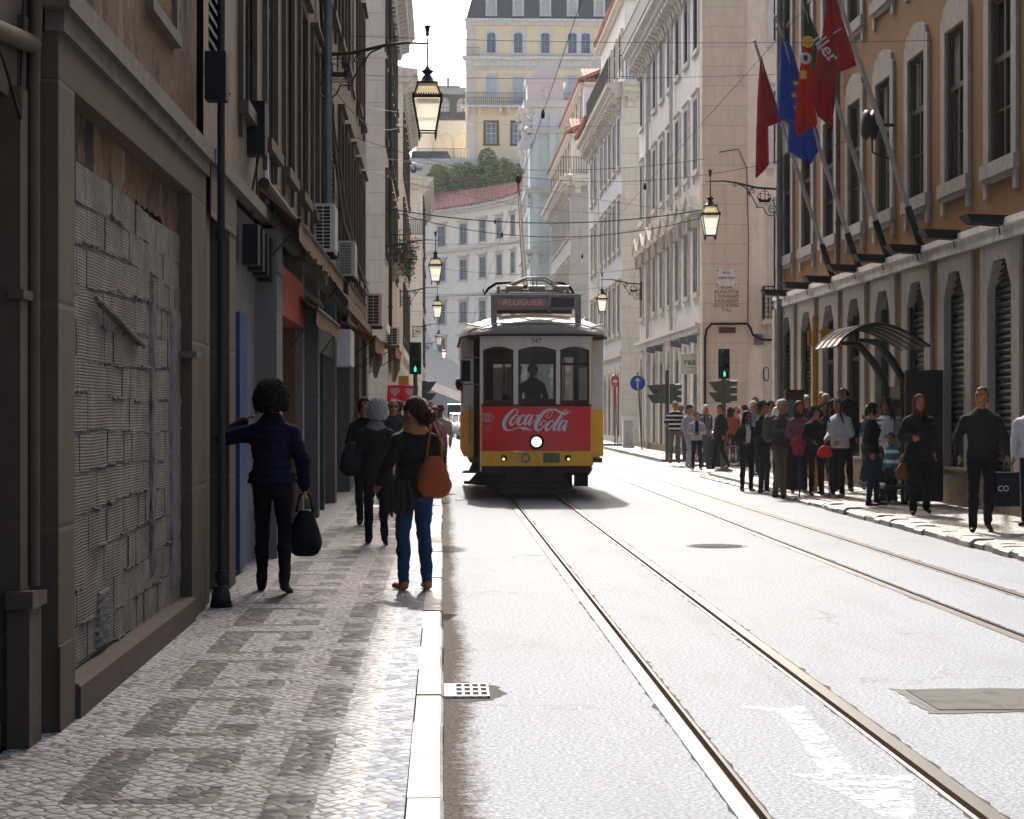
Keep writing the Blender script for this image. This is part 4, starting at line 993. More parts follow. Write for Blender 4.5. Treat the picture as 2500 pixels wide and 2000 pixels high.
m = MB(); m.hexa([(-.3, -.3, 36.32), (6.7, -.3, 36.32), (6.7, 4, 36.32), (-.3, 4, 36.32), (-.3, .6, 37.2), (6.7, .6, 37.2), (6.7, 4, 37.2), (-.3, 4, 37.2)]); m.box(2.4, 5.0, 2, 3, 37.2, 37.6); f.put('roof', m, 'zinc')
m = MB(); m.box(3.5, 3.75, 1, 1.25, 37.2, 38.3); m.tube([(3.62, 1.1, 38.3), (3.62, 1.1, 38.8)], .06, 6); f.put('chimney', m, 'black')
rail_mesh(6.5, 1.1, .15, .02).build('railing', 'iron', ab, f.P(3.2, -2.5, 29))
m = MB(); m.box(-2, 6.6, -3, 0, 26, 29); f.put('terrace', m, 'stone_pale')
# --- tree on the slope
def crown(name, parent, c, rad, n, size, mat, seed, clumps=26):
    rr = random.Random(seed); m = MB(); cl = []
    for i in range(clumps):
        while True:
            v = Vector((rr.uniform(-1, 1), rr.uniform(-1, 1), rr.uniform(-1, 1)))
            if v.length < 1: break
        v = v*.8; cl.append((Vector((c[0]+v.x*rad[0], c[1]+v.y*rad[1], c[2]+v.z*rad[2])), rr.uniform(.28, .46)))
    for i in range(n):
        q, s = rr.choice(cl); d = Vector((rr.gauss(0, 1), rr.gauss(0, 1), rr.gauss(0, 1))).normalized()*s*rr.uniform(.75, 1.08)
        p = q+Vector((d.x*rad[0]*.7, d.y*rad[1]*.8, d.z*rad[2]*.85)); a = Vector((rr.gauss(0, 1), rr.gauss(0, 1), rr.gauss(0, 1))).normalized(); x, y = basis(a); L = size*rr.uniform(.6, 1.4)
        m.add([p-x*L, p+y*L*.45, p+x*L, p-y*L*.45], [(0, 1, 2, 3)], 0 if rr.random() < .8 else 1)
    return m.build(name, [mat, 'foliage_light'], parent)
for i, (x, y, z, rx, ry, rz, lb, n) in enumerate([(4.2, 206, 24.5, 3.4, 2.6, 3.5, 'tallest dense green tree in front of the yellow building', 17000), (-.2, 206, 23.3, 2.7, 2.2, 3.0, 'yellowish green tree beside the parked silver car above the street', 12000), (7.3, 206, 23.6, 2.4, 2.0, 3.0, 'small green tree against the turquoise tower', 8000), (2.0, 205, 24.0, 2.4, 2.0, 2.9, 'middle green tree between the car and the tallest tree', 10000), (5.9, 204.6, 23.8, 2.2, 2.0, 2.8, 'green tree just right of the tallest one', 9000)]):
    t = thing('tree', lb, 'tree', (x, y, 20.5), 0, 'trees on the slope')
    m = MB(); m.tube([(0, 0, 0), (.1, 0, 1.2), (0, .1, z-20.5)], [.3, .24, .08], 8)
    for a in range(6): m.tube([(.1, 0, 1+a*.2), (rx*.6*math.cos(a*1.05), ry*.6*math.sin(a*1.05), z-20.5+.6*math.sin(a*2))], [.12, .03], 6)
    m.build('trunk', 'bark', t); crown('crown', t, (0, 0, z-20.5), (rx, ry, rz), n, .15, 'foliage', i+3)

# ================================================================== street furniture
def m_opal(name, c):
    t = NT(name); d = t.n('ShaderNodeBsdfTranslucent'); d.inputs[0].default_value = lin(c); g_ = t.n('ShaderNodeBsdfDiffuse'); g_.inputs[0].default_value = lin(c); mx = t.n('ShaderNodeMixShader'); mx.inputs[0].default_value = .7
    tp = t.n('ShaderNodeBsdfTransparent'); m2_ = t.n('ShaderNodeMixShader'); m2_.inputs[0].default_value = .4; tp.inputs[0].default_value = lin(c)
    t.l(g_.outputs[0], mx.inputs[1]); t.l(d.outputs[0], mx.inputs[2]); t.l(mx.outputs[0], m2_.inputs[1]); t.l(tp.outputs[0], m2_.inputs[2]); t.l(m2_.outputs[0], t.t.nodes['Material Output'].inputs[0]); M[name] = t.m
m_opal('lamp_glass', 'f6f5ee'); m_opal('lamp_amber', 'eee4cc')
def spiral(cx, cz, r0, r1, a0, turns, n=26, y=0):
    return [(cx+(r0+(r1-r0)*i/n)*math.cos(a0+turns*2*math.pi*i/n), y, cz+(r0+(r1-r0)*i/n)*math.sin(a0+turns*2*math.pi*i/n)) for i in range(n+1)]
def make_lamp():
    r = thing('street_lamp', '', 'street lamp', (0, 0, 0), 0, 'wall lanterns on ship brackets along the street')
    m = MB()
    m.tube([(0, 0, -.12), (.5, 0, -.09), (1.0, 0, .03), (1.3, 0, .07), (1.62, 0, .06)], [.03, .03, .026, .02, .016], 6)
    m.tube([(.95, 0, -.0), (.78, 0, -.08), (.62, 0, -.3), (.5, 0, -.52), (.52, 0, -.56), (.34, 0, -.56), (.29, 0, -.68), (.2, 0, -.76), (.08, 0, -.74), (.02, 0, -.66)], .014, 5)
    m.tube(spiral(.13, -.62, .03, .11, 0, 1.5), .012, 5); m.tube(spiral(.06, -.42, .07, .02, 0, 1.4), .01, 5)
    m.tube(spiral(.62, -.18, .02, .075, 0, 1.6), .01, 5); m.tube([(.55, 0, -.1), (.68, 0, -.1), (.72, 0, -.2), (.66, 0, -.3)], .01, 5); m.tube(spiral(1.02, -.03, .05, .015, 1.5, -1), .01, 5)
    m.box(-.03, .02, -.05, .05, -.8, -.02); m.tube([(.02, 0, -.3), (.1, 0, -.35), (.08, 0, -.5), (.02, 0, -.55)], .01, 5)
    m.tube([(.16, 0, -.5), (.22, 0, -.53), (.28, 0, -.5), (.34, 0, -.53), (.4, 0, -.5), (.5, 0, -.53)], .008, 4); m.tube([(.16, 0, -.46), (.22, 0, -.49), (.28, 0, -.46), (.34, 0, -.49), (.4, 0, -.46), (.5, 0, -.49)], .008, 4)
    m.build('bracket', 'iron', r)
    m = MB(); m.prism([(.14, -.33), (.19, -.44), (.43, -.44), (.49, -.32), (.42, -.345), (.38, -.37), (.24, -.37), (.2, -.33)], -.02, .02)
    for x, h in ((.22, -.22), (.3, -.14), (.4, -.2)): m.bar((x, 0, -.4), (x, 0, h), .009, 0, 5); m.bar((x-.06, 0, h-.03), (x+.06, 0, h-.03), .007, 0, 5)
    m.bar((.3, 0, -.1), (.3, 0, -.3), .014); m.bar((.14, 0, -.33), (.22, 0, -.22), .01); m.bar((.49, 0, -.32), (.4, 0, -.2), .01); m.tube([(.2, 0, -.2), (.3, 0, -.16), (.42, 0, -.18)], .006, 4)
    m.build('ship_ornament', 'iron', r)
    m = MB(); X = 1.62
    m.tube([(X, 0, .14), (X, 0, -.28)], .013, 6)
    for i in range(7): m.ball((X, 0, -.02-.04*i), (.018, .018, .012), 6)
    m.lathe([(.001, .16), (.022, .17), (.03, .2), (.024, .23), (.035, .26), (.042, .32), (.001, .33)], (X, 0, 0), 8)
    for a in range(4): m.tube([(X+.035*math.cos(a*1.57), .035*math.sin(a*1.57), .3), (X+.05*math.cos(a*1.57), .05*math.sin(a*1.57), .37)], [.012, .003], 4)
    m.tube([(X, 0, .06), (X+.09, 0, .04), (X+.1, 0, .07)], .009, 5)
    m.lathe([(.012, -.27), (.03, -.29), (.05, -.32), (.10, -.35), (.075, -.37), (.045, -.40), (.065, -.42), (.11, -.49), (.17, -.515)], (X, 0, 0), 12)
    def sq(h1, w1, h2, w2, r_):   # four edge bars of a square frustum
        for sx in (-1, 1):
            for sy in (-1, 1): m.bar((X+sx*w1, sy*w1, h1), (X+sx*w2, sy*w2, h2), r_, 0, 5)
    def ring(h, w_, t, hh): m.box(X-w_, X+w_, -w_, -w_+t, h, h+hh); m.box(X-w_, X+w_, w_-t, w_, h, h+hh); m.box(X-w_, X-w_+t, -w_+t, w_-t, h, h+hh); m.box(X+w_-t, X+w_, -w_+t, w_-t, h, h+hh)
    ring(-.545, .155, .155, .03); sq(-.545, .14, -.72, .195, .012); ring(-.765, .225, .03, .045)
    for i in range(12):
        a = -.2+.4*i/11
        for s_ in (-1, 1): m.prism([(X+a-.016, -.72), (X+a+.016, -.72), (X+a, -.685)], s_*.22-.004, s_*.22+.004, 'y'); m.prism([(a-.016, -.72), (a+.016, -.72), (a, -.685)], X+s_*.22-.004, X+s_*.22+.004, 'x')
    for i in range(5):
        a = -.13+.26*i/4
        for s_ in (-1, 1): m.bar((X+a, s_*.15, -.53), (X+a, s_*.155, -.475), .005, 0, 4)
    sq(-.765, .205, -1.235, .125, .014); ring(-1.25, .135, .02, .02)
    for sx in (-1, 1):
        for sy in (-1, 1): m.tube([(X+sx*.125, sy*.125, -1.23), (X+sx*.12, sy*.12, -1.29), (X+sx*.12, sy*.12, -1.36)], [.018, .02, .006], 6)
    m.build('lantern_frame', 'iron', r)
    def fr(h1, w1, h2, w2, mat, name):
        q = MB(); q.add([(X-w1, -w1, h1), (X+w1, -w1, h1), (X+w1, w1, h1), (X-w1, w1, h1), (X-w2, -w2, h2), (X+w2, -w2, h2), (X+w2, w2, h2), (X-w2, w2, h2)], [(0,1,5,4),(1,2,6,5),(2,3,7,6),(3,0,4,7)]); q.build(name, mat, r)
    fr(-1.23, .12, -.77, .198, 'lamp_glass', 'lower_glass'); fr(-.72, .188, -.55, .134, 'lamp_amber', 'upper_glass')
    return r
lamp0 = make_lamp()
lamps = [(-1.84, 30.2, 6.95, 0, 'big black lantern nearest on the left, against the white sky'), (-1.84, 65, 6.95, 0, 'left lantern directly below the potted balcony, second from the front'),
         (-1.84, 90, 6.95, 0, 'third lantern on the left, just above the signal light'), (-1.84, 128, 6.95, 0, 'fourth and small lantern on the left in the distance'), (-1.5, 160, 6.95, 0, 'tiniest and farthest lantern on the left'),
         (8.05, 49.0, 7.05, math.pi, 'black lantern on the ochre building corner under the red flag'), (8.2, 84.3, 6.95, math.pi, 'small lantern to the right of the tram roof')]
for i, (x, y, z, rz, lb) in enumerate(lamps):
    o = lamp0 if i == 0 else dup(lamp0, (x, y, z), rz); o.location = (x, y, z); o.rotation_euler = (0, 0, rz); o['label'] = lb
# --- traffic signals
pm('signal_green', '1d8a5a', .4, .05, 5, 0, emis=0); M['signal_green'].node_tree.nodes['Principled BSDF'].inputs['Emission Color'].default_value = (.08, 1, .45, 1); M['signal_green'].node_tree.nodes['Principled BSDF'].inputs['Emission Strength'].default_value = .5
pm('signal_grey', '4b4f48', .6, .2, 12, .05); pm('lens_dark', '141312', .25, .1, 5, 0)
def signal_head(parent, loc, rz=0, green=True, three=True, h=.26, mat='black'):
    n = 3 if three else 2; m = MB(); m.box(-.145, .145, -.02, .12, -n*h/2, n*h/2)
    for i in range(n):
        z = (i-(n-1)/2)*h; seg = 10
        pts = [(.105*math.cos(a), .105*math.sin(a)) for a in [math.pi*(-.15)+math.pi*1.3*k/seg for k in range(seg+1)]]
        for k in range(seg): a, b = pts[k], pts[k+1]; m.quad((a[0], -.02, z+a[1]), (b[0], -.02, z+b[1]), (b[0], -.2, z+b[1]), (a[0], -.2, z+a[1]))
    hd = m.build('signal_head', mat, parent, loc, rz)
    for i in range(n):
        z = (i-(n-1)/2)*h; q = MB(); q.lathe([(.1, -.035), (.07, -.05), (.001, -.055)], (0, 0, z), 16, ax='y'); q.build('lens', 'lens_dark', hd)
    if green:
        z = -(n-1)/2*h; q = MB(); q.prism([(-.022, z-.07), (.022, z-.07), (.03, z+.01), (.0, z+.075), (-.03, z+.01)], -.075, -.057); q.build('lit_symbol', 'signal_green', hd)
    return hd
def side_visors(parent, loc, s, mat='signal_grey'):
    m = MB(); m.box(-.06, .06, -.14, .14, -.28, .28)
    for z in (.13, -.15): m.prism([(s*.06, z+.13), (s*.30, z+.13), (s*.12, z-.12), (s*.06, z-.12)], -.12, .12)
    m.build('side_signal', mat, parent, loc)
t1 = thing('traffic_light', 'black traffic light showing green beside the red ice-cream banner on the left pavement', 'traffic light', (-.66, 50, .1))
m = MB(); m.tube([(0, .1, 0), (0, .1, 3.0)], .055, 10); m.lathe([(.12, 0), (.12, .05), (.06, .12)], (0, .1, 0), 12); m.build('pole', 'signal_grey', t1); signal_head(t1, (0, 0, 2.78)); side_visors(t1, (.22, .1, 1.95), 1)
c = onZ(1768, 1152, .0); t2 = thing('traffic_light', 'black traffic light showing green on the right, in front of the carved street corner', 'traffic light', (c.x, c.y, .0))
m = MB(); m.tube([(0, .1, 0), (0, .1, 3.1)], .065, 12); m.tube([(0, .1, 0), (0, .1, 1.2)], .085, 12); m.lathe([(.26, 0), (.25, .04), (.1, .1), (.09, .14)], (0, .1, 0), 16); m.build('pole', 'signal_grey', t2)
signal_head(t2, (0, 0, 2.83)); side_visors(t2, (-.1, .1, 2.1), -1); 
o = signal_head(t2, (.16, .14, 2.1), math.pi*.45, False, True, .2, 'signal_grey')
c = onZ(1632, 1126, .1); t3 = thing('traffic_light', 'grey traffic light turned sideways above the man in the striped shirt', 'traffic light', (c.x-.04, c.y, .1))
m = MB(); m.tube([(0, 0, 0), (0, 0, 2.7)], .06, 10); m.build('pole', 'signal_grey', t3); side_visors(t3, (-.12, 0, 2.0), -1); side_visors(t3, (-.3, .1, 2.0), -1); signal_head(t3, (.22, 0, 2.0), math.pi*.4, False, True, .2, 'signal_grey')
# --- round blue one-way sign
pm('sign_blue', '1450a8', .35, .05, 6, 0); pm('sign_red', 'b3262a', .4, .1, 6, 0)
s = thing('road_sign', 'round blue sign with a white arrow pointing up on a thin pole', 'road sign', (7.55, 79, .1))
m = MB(); m.tube([(.17, .04, 0), (.0, .04, 3.0)], .03, 8); m.build('pole', 'zinc', s)
m = MB(); m.lathe([(.001, 0), (.31, 0), (.31, .02), (.001, .02)], (0, 0, 2.57), 28, 0, False, 'y'); m.build('disc', 'sign_blue', s)
m = MB(); m.lathe([(.31, -.004), (.293, -.004)], (0, 0, 2.57), 28, 0, False, 'y', nocap=True); m.prism([(-.03, 2.33), (.03, 2.33), (.03, 2.68), (.1, 2.62), (.1, 2.68), (0, 2.79), (-.1, 2.68), (-.1, 2.62), (-.03, 2.68)], -.005, -.001); m.build('arrow', 'white_paint', s)
s = thing('road_sign', 'weathered red no-entry sign seen half from the side beyond the tram', 'road sign', (7.6, 90, .1))
m = MB(); m.tube([(0, .04, 0), (0, .04, 3.0)], .03, 8); m.build('pole', 'zinc', s); m = MB(); m.lathe([(.001, 0), (.3, 0), (.3, .02), (.001, .02)], (0, 0, 0), 24, 0, False, 'y'); m.build('disc', 'sign_red', s, (0, 0, 2.8), R(55)); m = MB(); m.box(-.2, .2, -.01, -.002, -.05, .05); m.build('bar', 'white_paint', s, (0, 0, 2.8), R(55))
u = thing('utility_cabinet', 'pale grey utility cabinet standing at the foot of the blue sign', 'cabinet', (7.62, 83.5, .1)); m = MB(); m.box(-.26, .2, -.2, .2, 0, 1.2); m.box(-.29, .23, -.23, .23, 1.2, 1.26); m.build('case', 'plaster_white', u); m = MB(); m.box(-.2, .14, -.215, -.2, .1, 1.1); m.build('door', 'plaster_grey', u)
m = MB(); m.tube([(0, 0, 0), (-.12, 0, 2.6)], .02, 6); m.tube([(-.085, 0, 1.6), (-.12, 0, 2.6)], .05, 6, 1); tag(m.build('marker_post', ['zinc', 'sign_red'], None, (7.55, 88, .1)), 'thin leaning red topped post behind the utility cabinet', 'post')
# --- litter bin, bicycle
b = thing('litter_bin', 'dark green litter bin with a pale rim behind the traffic light pole', 'bin', (7.62, 57, .03))
m = MB(); m.lathe([(.2, 0), (.23, .1), (.24, .85), (.21, .87)], (0, 0, 0), 16); m.build('body', 'iron_green', b); m = MB(); m.lathe([(.26, .86), (.27, .93), (.2, .97), (.05, 1.0), (.001, 1.0)], (0, 0, 0), 16); m.build('lid', 'grey_paint', b)
pm('bike_red', '8e1f2a', .4, .1, 6, 0)
b = thing('bicycle', 'red parked bicycle half hidden behind the litter bin and the waiting people', 'bicycle', (7.6, 57.6, .02))
wheels = (-.45, .6)
for x in wheels:
    m = MB(); n = 28; m.tube([(x+.3*math.cos(2*math.pi*k/n), 0, .32+.3*math.sin(2*math.pi*k/n)) for k in range(n+1)], .02, 6, cap=False); w_ = m.build('wheel', 'rubber', b)
    q = MB()
    q.tube([(x+.27*math.cos(2*math.pi*k/n), 0, .32+.27*math.sin(2*math.pi*k/n)) for k in range(n+1)], .012, 6, cap=False)
    for k in range(14): a = 2*math.pi*k/14; q.bar((x, 0, .32), (x+.27*math.cos(a), 0, .32+.27*math.sin(a)), .004, 0, 4)
    q.ball((x, 0, .32), .04, 8); q.build('rim', 'beige_metal', w_)
m = MB(); 
for a, c_ in (((-.45, .32), (-.1, .78)), ((-.45, .32), (0, .32)), ((0, .32), (-.12, .82)), ((0, .32), (.42, .8)), ((-.1, .76), (.42, .82)), ((.42, .88), (.6, .32)), ((.42, .88), (.4, 1.0))): m.bar((a[0], 0, a[1]), (c_[0], 0, c_[1]), .022)
m.build('frame', 'bike_red', b); m = MB(); m.ball((-.13, 0, .88), (.13, .07, .035), 8); m.build('saddle', 'black', b); m = MB(); m.tube([(.34, -.28, 1.02), (.42, -.1, 1.0), (.42, .1, 1.0), (.34, .28, 1.02)], .015, 6); m.build('handlebar', 'black', b)
# --- bus stop: shelter, pole, timetable totem
pm('shelter_dark', '14130f', .35, .2, 10, .05); pm('ochre_metal', 'a9761c', .5, .2, 10, .05); m_glass('smoked', '1c1710', .12)
sh = thing('bus_shelter', 'dark bus shelter with a curved glazed canopy by the shuttered windows', 'bus shelter', (7.45, 33.5, -.1))
m = MB(); prof = [(-1.15+1.5*i/14, 2.72+.36*math.sin(math.pi*(i/14)**.8)-.0*(i/14)) for i in range(15)]
for i in range(14): a, c_ = prof[i], prof[i+1]; m.hexa([(a[0], -1.0, a[1]), (c_[0], -1.0, c_[1]), (c_[0], 1.0, c_[1]), (a[0], 1.0, a[1]), (a[0], -1.0, a[1]+.02), (c_[0], -1.0, c_[1]+.02), (c_[0], 1.0, c_[1]+.02), (a[0], 1.0, a[1]+.02)])
m.build('canopy', 'smoked', sh)
for y in (-1.0, -.5, 0, .5, 1.0): q = MB(); q.tube([(p[0], y, p[1]+.01) for p in prof], [.018+.012*math.sin(math.pi*i/14) for i in range(15)], 6); q.build('rib', 'shelter_dark', sh)
for y in (-.7, .7): q = MB(); q.tube([(-.75, y, 2.84), (-.45, y, 2.8), (-.2, y, 2.5), (-.02, y, 2.2), (0, y, 1.8), (0, y, 0)], [.03, .06, .07, .065, .06, .06], 8); q.build('post', 'shelter_dark', sh)
m = MB(); m.box(.0, .02, -.65, .65, .4, 2.1); m.build('back_glass', 'smoked', sh); m = MB(); m.box(-.05, .55, -1.02, -.92, .25, 2.35); m.build('poster_case', 'shelter_dark', sh); m = MB(); m.box(0.02, .3, -1.015, -1.003, .5, 2.2); m.build('poster', 'dark_wood', sh)
m = MB(); m.box(-.4, -.05, -1.0, 1.0, .45, .5); m.build('seat', 'shelter_dark', sh)
bp = thing('bus_stop_pole', 'ochre yellow bus stop pole with a sign box left of the shelter canopy', 'bus stop sign', (6.95, 38, .1))
m = MB(); m.tube([(0, 0, 0), (0, 0, 3.15)], .05, 10); m.lathe([(.06, 3.15), (.07, 3.2), (.03, 3.3), (.001, 3.32)], (0, 0, 0), 10); m.build('pole', 'ochre_metal', bp); m = MB(); m.box(.1, .52, -.02, .02, 2.68, 3.02); m.box(-.14, -.06, -.02, .02, 2.7, 3.0); m.box(.04, .12, -.01, .01, 2.95, 2.98); m.build('sign_box', 'ochre_metal', bp)
tt = thing('timetable_totem', 'black and orange timetable totem standing among the waiting people', 'timetable', (6.72, 38.9, .1))
m = MB(); m.box(-.17, .17, -.06, .06, .0, 1.84); m.prism([(-.19, 1.84), (.19, 1.84), (.17, 1.9), (-.17, 1.9)], -.08, .08); m.build('case', 'shelter_dark', tt); m = MB(); m.box(-.19, -.171, -.07, .07, 0, 1.8); m.build('side_strip', 'orange_sign', tt); m = MB(); m.box(-.13, .13, -.064, -.061, 1.1, 1.7); m.build('notice', 'pane_blue', tt)
# --- floodlights on the string course of the ochre building
fl0 = None
labs = ['nearest and largest', 'second from the right edge', 'under the right-hand flagpole foot', 'between the second and third flagpole feet', 'beside the foot of the third flagpole', 'beside the foot of the leftmost flagpole', 'second from the building corner', 'at the building corner by the lantern']
for i, (u_, v_) in enumerate([(2405, 536), (2296, 571), (2210, 607), (2127, 630), (2060, 654), (1999, 681), (1946, 696), (1893, 714)]):
    p = onX(u_, v_, 7.82)
    if fl0 is None:
        fl0 = thing('floodlight', '', 'floodlight', p, 0, 'black floodlights along the ochre building'); m = MB()
        m.hexa([(-.24, -.17, -.06), (.22, -.17, -.09), (.22, .17, -.09), (-.24, .17, -.06), (-.33, -.24, .06), (.27, -.24, .04), (.27, .24, .04), (-.33, .24, .06)]); m.build('housing', 'black', fl0)
        m = MB(); m.bar((.2, 0, -.03), (.34, 0, -.12), .02); m.box(.3, .36, -.06, .06, -.16, -.06); m.tube([(.22, .1, -.06), (.26, .16, -.2), (.32, .2, -.18), (.36, .25, -.1)], .01, 5); m.build('arm', 'iron', fl0)
        o = fl0
    else: o = dup(fl0, p)
    o['label'] = 'black floodlight on the ochre building, '+labs[i]
# siren
p = onX(2122, 305, 7.72); s = thing('siren', 'black round double disc siren fixed between the windows of the ochre building', 'siren', p)
m = MB(); m.lathe([(.02, -.14), (.2, -.13), (.27, -.08), (.27, -.03), (.2, 0), (.2, .02), (.27, .05), (.27, .1), (.2, .14), (.02, .15)], (0, 0, 0), 20, 0, True, 'x'); m.build('discs', 'black', s); m = MB(); m.bar((.1, 0, 0), (.45, 0, 0), .03); m.build('arm', 'iron', s); m = MB(); m.tube([(.05, 0, -.24), (.06, 0, -.5), (.3, 0, -.6), (.45, 0, -.6)], .02, 6); m.build('mount', 'iron', s)
# --- flags
pm('flag_red', '8e0c1e', .8, .1, 3, .1); pm('flag_blue', '0d4a94', .8, .08, 3, .1); pm('flag_green', '16452a', .8, .1, 3, .1); pm('flag_prt', '9c2012', .8, .1, 3, .1); pm('flag_yellow', 'd8b33a', .7, .1, 3, 0); pm('flag_white', 'c9c6c6', .7, .1, 3, 0); pm('pole_grey', 'a39f99', .45, .1, 8, .05)
for q in ('flag_red', 'flag_blue', 'flag_green', 'flag_prt'):
    b_ = M[q].node_tree.nodes['Principled BSDF']; nt_ = M[q].node_tree; tl = nt_.nodes.new('ShaderNodeBsdfTranslucent'); mx = nt_.nodes.new('ShaderNodeMixShader'); mx.inputs[0].default_value = .45
    lk = b_.inputs['Base Color'].links[0].from_socket; nt_.links.new(lk, tl.inputs[0]); nt_.links.new(b_.outputs[0], mx.inputs[1]); nt_.links.new(tl.outputs[0], mx.inputs[2]); nt_.links.new(mx.outputs[0], nt_.nodes['Material Output'].inputs[0])
def flag(Y, rows, mats, mf, name_lab, deco=None, seed=0):
    zb = 4.45; top = Vector((6.52, Y, 9.25)); base = Vector((8.12, Y, zb))
    pol = thing('flagpole', 'slanting grey flagpole carrying the '+name_lab[1], 'flagpole', base, 0, 'flagpoles on the ochre building'); m = MB(); d = top-base
    m.tube([(0, 0, 0), tuple(d)], [.04, .03], 10); m.ball(tuple(d*1.01), .04, 8); m.bar(tuple(d*.02+Vector((.07, 0, 0))), tuple(d+Vector((.02, .03, 0))), .005, 0, 4); m.tube([tuple(d*.42), tuple(d*.45)], .055, 8); m.build('pole', 'pole_grey', pol)
    m = MB(); m.tube([(.02, 0, -.06), tuple(d*.13)], .06, 10); m.box(-.05, .1, -.08, .08, -.12, .0); m.build('socket', 'iron', pol)
    n = 16; V = []; G = {}; rws = []
    for i in range(len(rows)-1):
        a, b_ = rows[i], rows[i+1]; k = max(1, int(abs(b_[0]-a[0])/9))
        for j in range(k): t = j/k; rws.append(tuple(a[q]+(b_[q]-a[q])*t for q in range(3)))
    rws.append(rows[-1]); m = MB(); vs = []
    for i, (v, uL, uR) in enumerate(rws):
        for j in range(n+1):
            u_ = uL+(uR-uL)*j/n; wd = abs(uR-uL)/60
            off = .10*wd*math.sin(j/n*math.pi*3.2+.8+i*.03+seed)+.03*math.sin(i*.35+j*.4)*wd
            vs.append(onY(u_, v, Y+off-.02))
    fs = []; ms = []
    for i in range(len(rws)-1):
        for j in range(n):
            a = i*(n+1)+j; m.add([vs[a], vs[a+1], vs[a+n+2], vs[a+n+1]], [(0, 1, 2, 3)], mf(rws[i][0], rws[i][1]+(rws[i][2]-rws[i][1])*(j+.5)/n), True)
    c0 = Vector((sum(q[0] for q in m.v)/len(m.v), Y, sum(q[2] for q in m.v)/len(m.v)))
    o = m.build('flag', mats, None, (0, 0, 0)); tag(o, name_lab[0], 'flag', 'flags on the ochre building')
    bm = bmesh.new(); bm.from_mesh(o.data); bmesh.ops.remove_doubles(bm, verts=bm.verts, dist=.0005); bm.to_mesh(o.data); bm.free()
    md = o.modifiers.new('s', 'SOLIDIFY'); md.thickness = .006
    return o
def star(cx, cz, r, n=5, rot=0): return [(cx+(r if k % 2 == 0 else r*.4)*math.sin(math.pi*k/n+rot), cz+(r if k % 2 == 0 else r*.4)*math.cos(math.pi*k/n+rot)) for k in range(2*n)]
F1 = flag(42.5, [(138,1857,1859),(200,1852,1876),(250,1849,1893),(297,1848,1908),(309,1847,1875),(360,1846,1876),(402,1845,1877),(418,1845,1864),(435,1845,1846)], ['flag_red'], lambda v, u: 0, ('plain red flag hanging leftmost, over the lantern', 'leftmost red flag'), seed=1)
F2 = flag(39.8, [(92,1907,1908),(110,1907,1930),(180,1904,1951),(288,1900,1955),(302,1925,1990),(345,1923,2002),(368,1923,1998),(385,1950,1988),(400,1976,1980)], ['flag_blue'], lambda v, u: 0, ('blue flag with yellow stars hanging in folds', 'blue flag'), seed=2)
m = MB()
for (u_, v_) in ((1939.5, 206), (1935, 235), (1941, 264)):
    p = onY(u_, v_, 39.8); m.prism(star(p.x, p.z, .065), -.15, -.135)
o = m.build('stars', 'flag_yellow', F2, (0, 39.8, 0))
F3 = flag(37.2, [(-30,1950,1958),(0,1960,1967),(28,1967,1972),(94,1962,2001),(163,1953,1990),(235,1944,1980),(280,1941,1993),(303,1939,1996),(318,1940,1972),(334,1948,1950)], ['flag_green', 'flag_prt'], lambda v, u: 0 if (v < 112 or u > 1985-.05*(v-112) and v < 165) else 1, ('green and dark red flag with a yellow and white crest', 'green and red flag'), seed=3)
m = MB(); p = onY(1969, 106, 37.2); m.lathe([(.001, -.17), (.095, -.165), (.11, -.15)], (p.x, 0, p.z), 18, 0, False, 'y'); m.lathe([(.05, -.16), (.06, -.172), (.07, -.16)], (p.x, 0, p.z), 18, 1, False, 'y', nocap=True); p = onY(1957, 184, 37.2); m.box(p.x-.05, p.x+.06, -.16, -.15, p.z-.09, p.z+.06); p = onY(1963, 146, 37.2)
m.lathe([(.001, -.17), (.1, -.165), (.11, -.15)], (p.x, 0, p.z), 18, 2, False, 'y'); m.prism([(p.x-.04, p.z+.05), (p.x+.04, p.z+.05), (p.x+.04, p.z-.02), (p.x, p.z-.07), (p.x-.04, p.z-.02)], -.18, -.172, 'y', 3)
m.build('crest', ['flag_yellow', 'flag_green', 'flag_white', 'flag_blue'], F3, (0, 37.2, 0))
F4 = flag(34.6, [(-40,2028,2030),(0,2021,2040),(77,2008,2066),(128,1998,2082),(161,1992,2091),(179,1987,2040),(235,1976,2040),(255,1985,2038),(284,1997,2034),(314,2031,2033)], ['flag_red'], lambda v, u: 0, ('large red flag with white lettering, rightmost of the four', 'rightmost red flag'), seed=4)
p = onY(2016, 118, 34.3); o = text('lettering', 'iller', .34, 'flag_white', F4, p, 0, .002); o.rotation_euler = (0, R(52), 0)
m = MB(); a, b_ = onY(2004, 118, 34.3), onY(2026, 150, 34.3); m.bar(a, b_, .008); a, b_ = onY(2034, 82, 34.35), onY(2054, 70, 34.35); m.bar(a, b_, .01); m.build('swoosh', 'flag_white', F4)
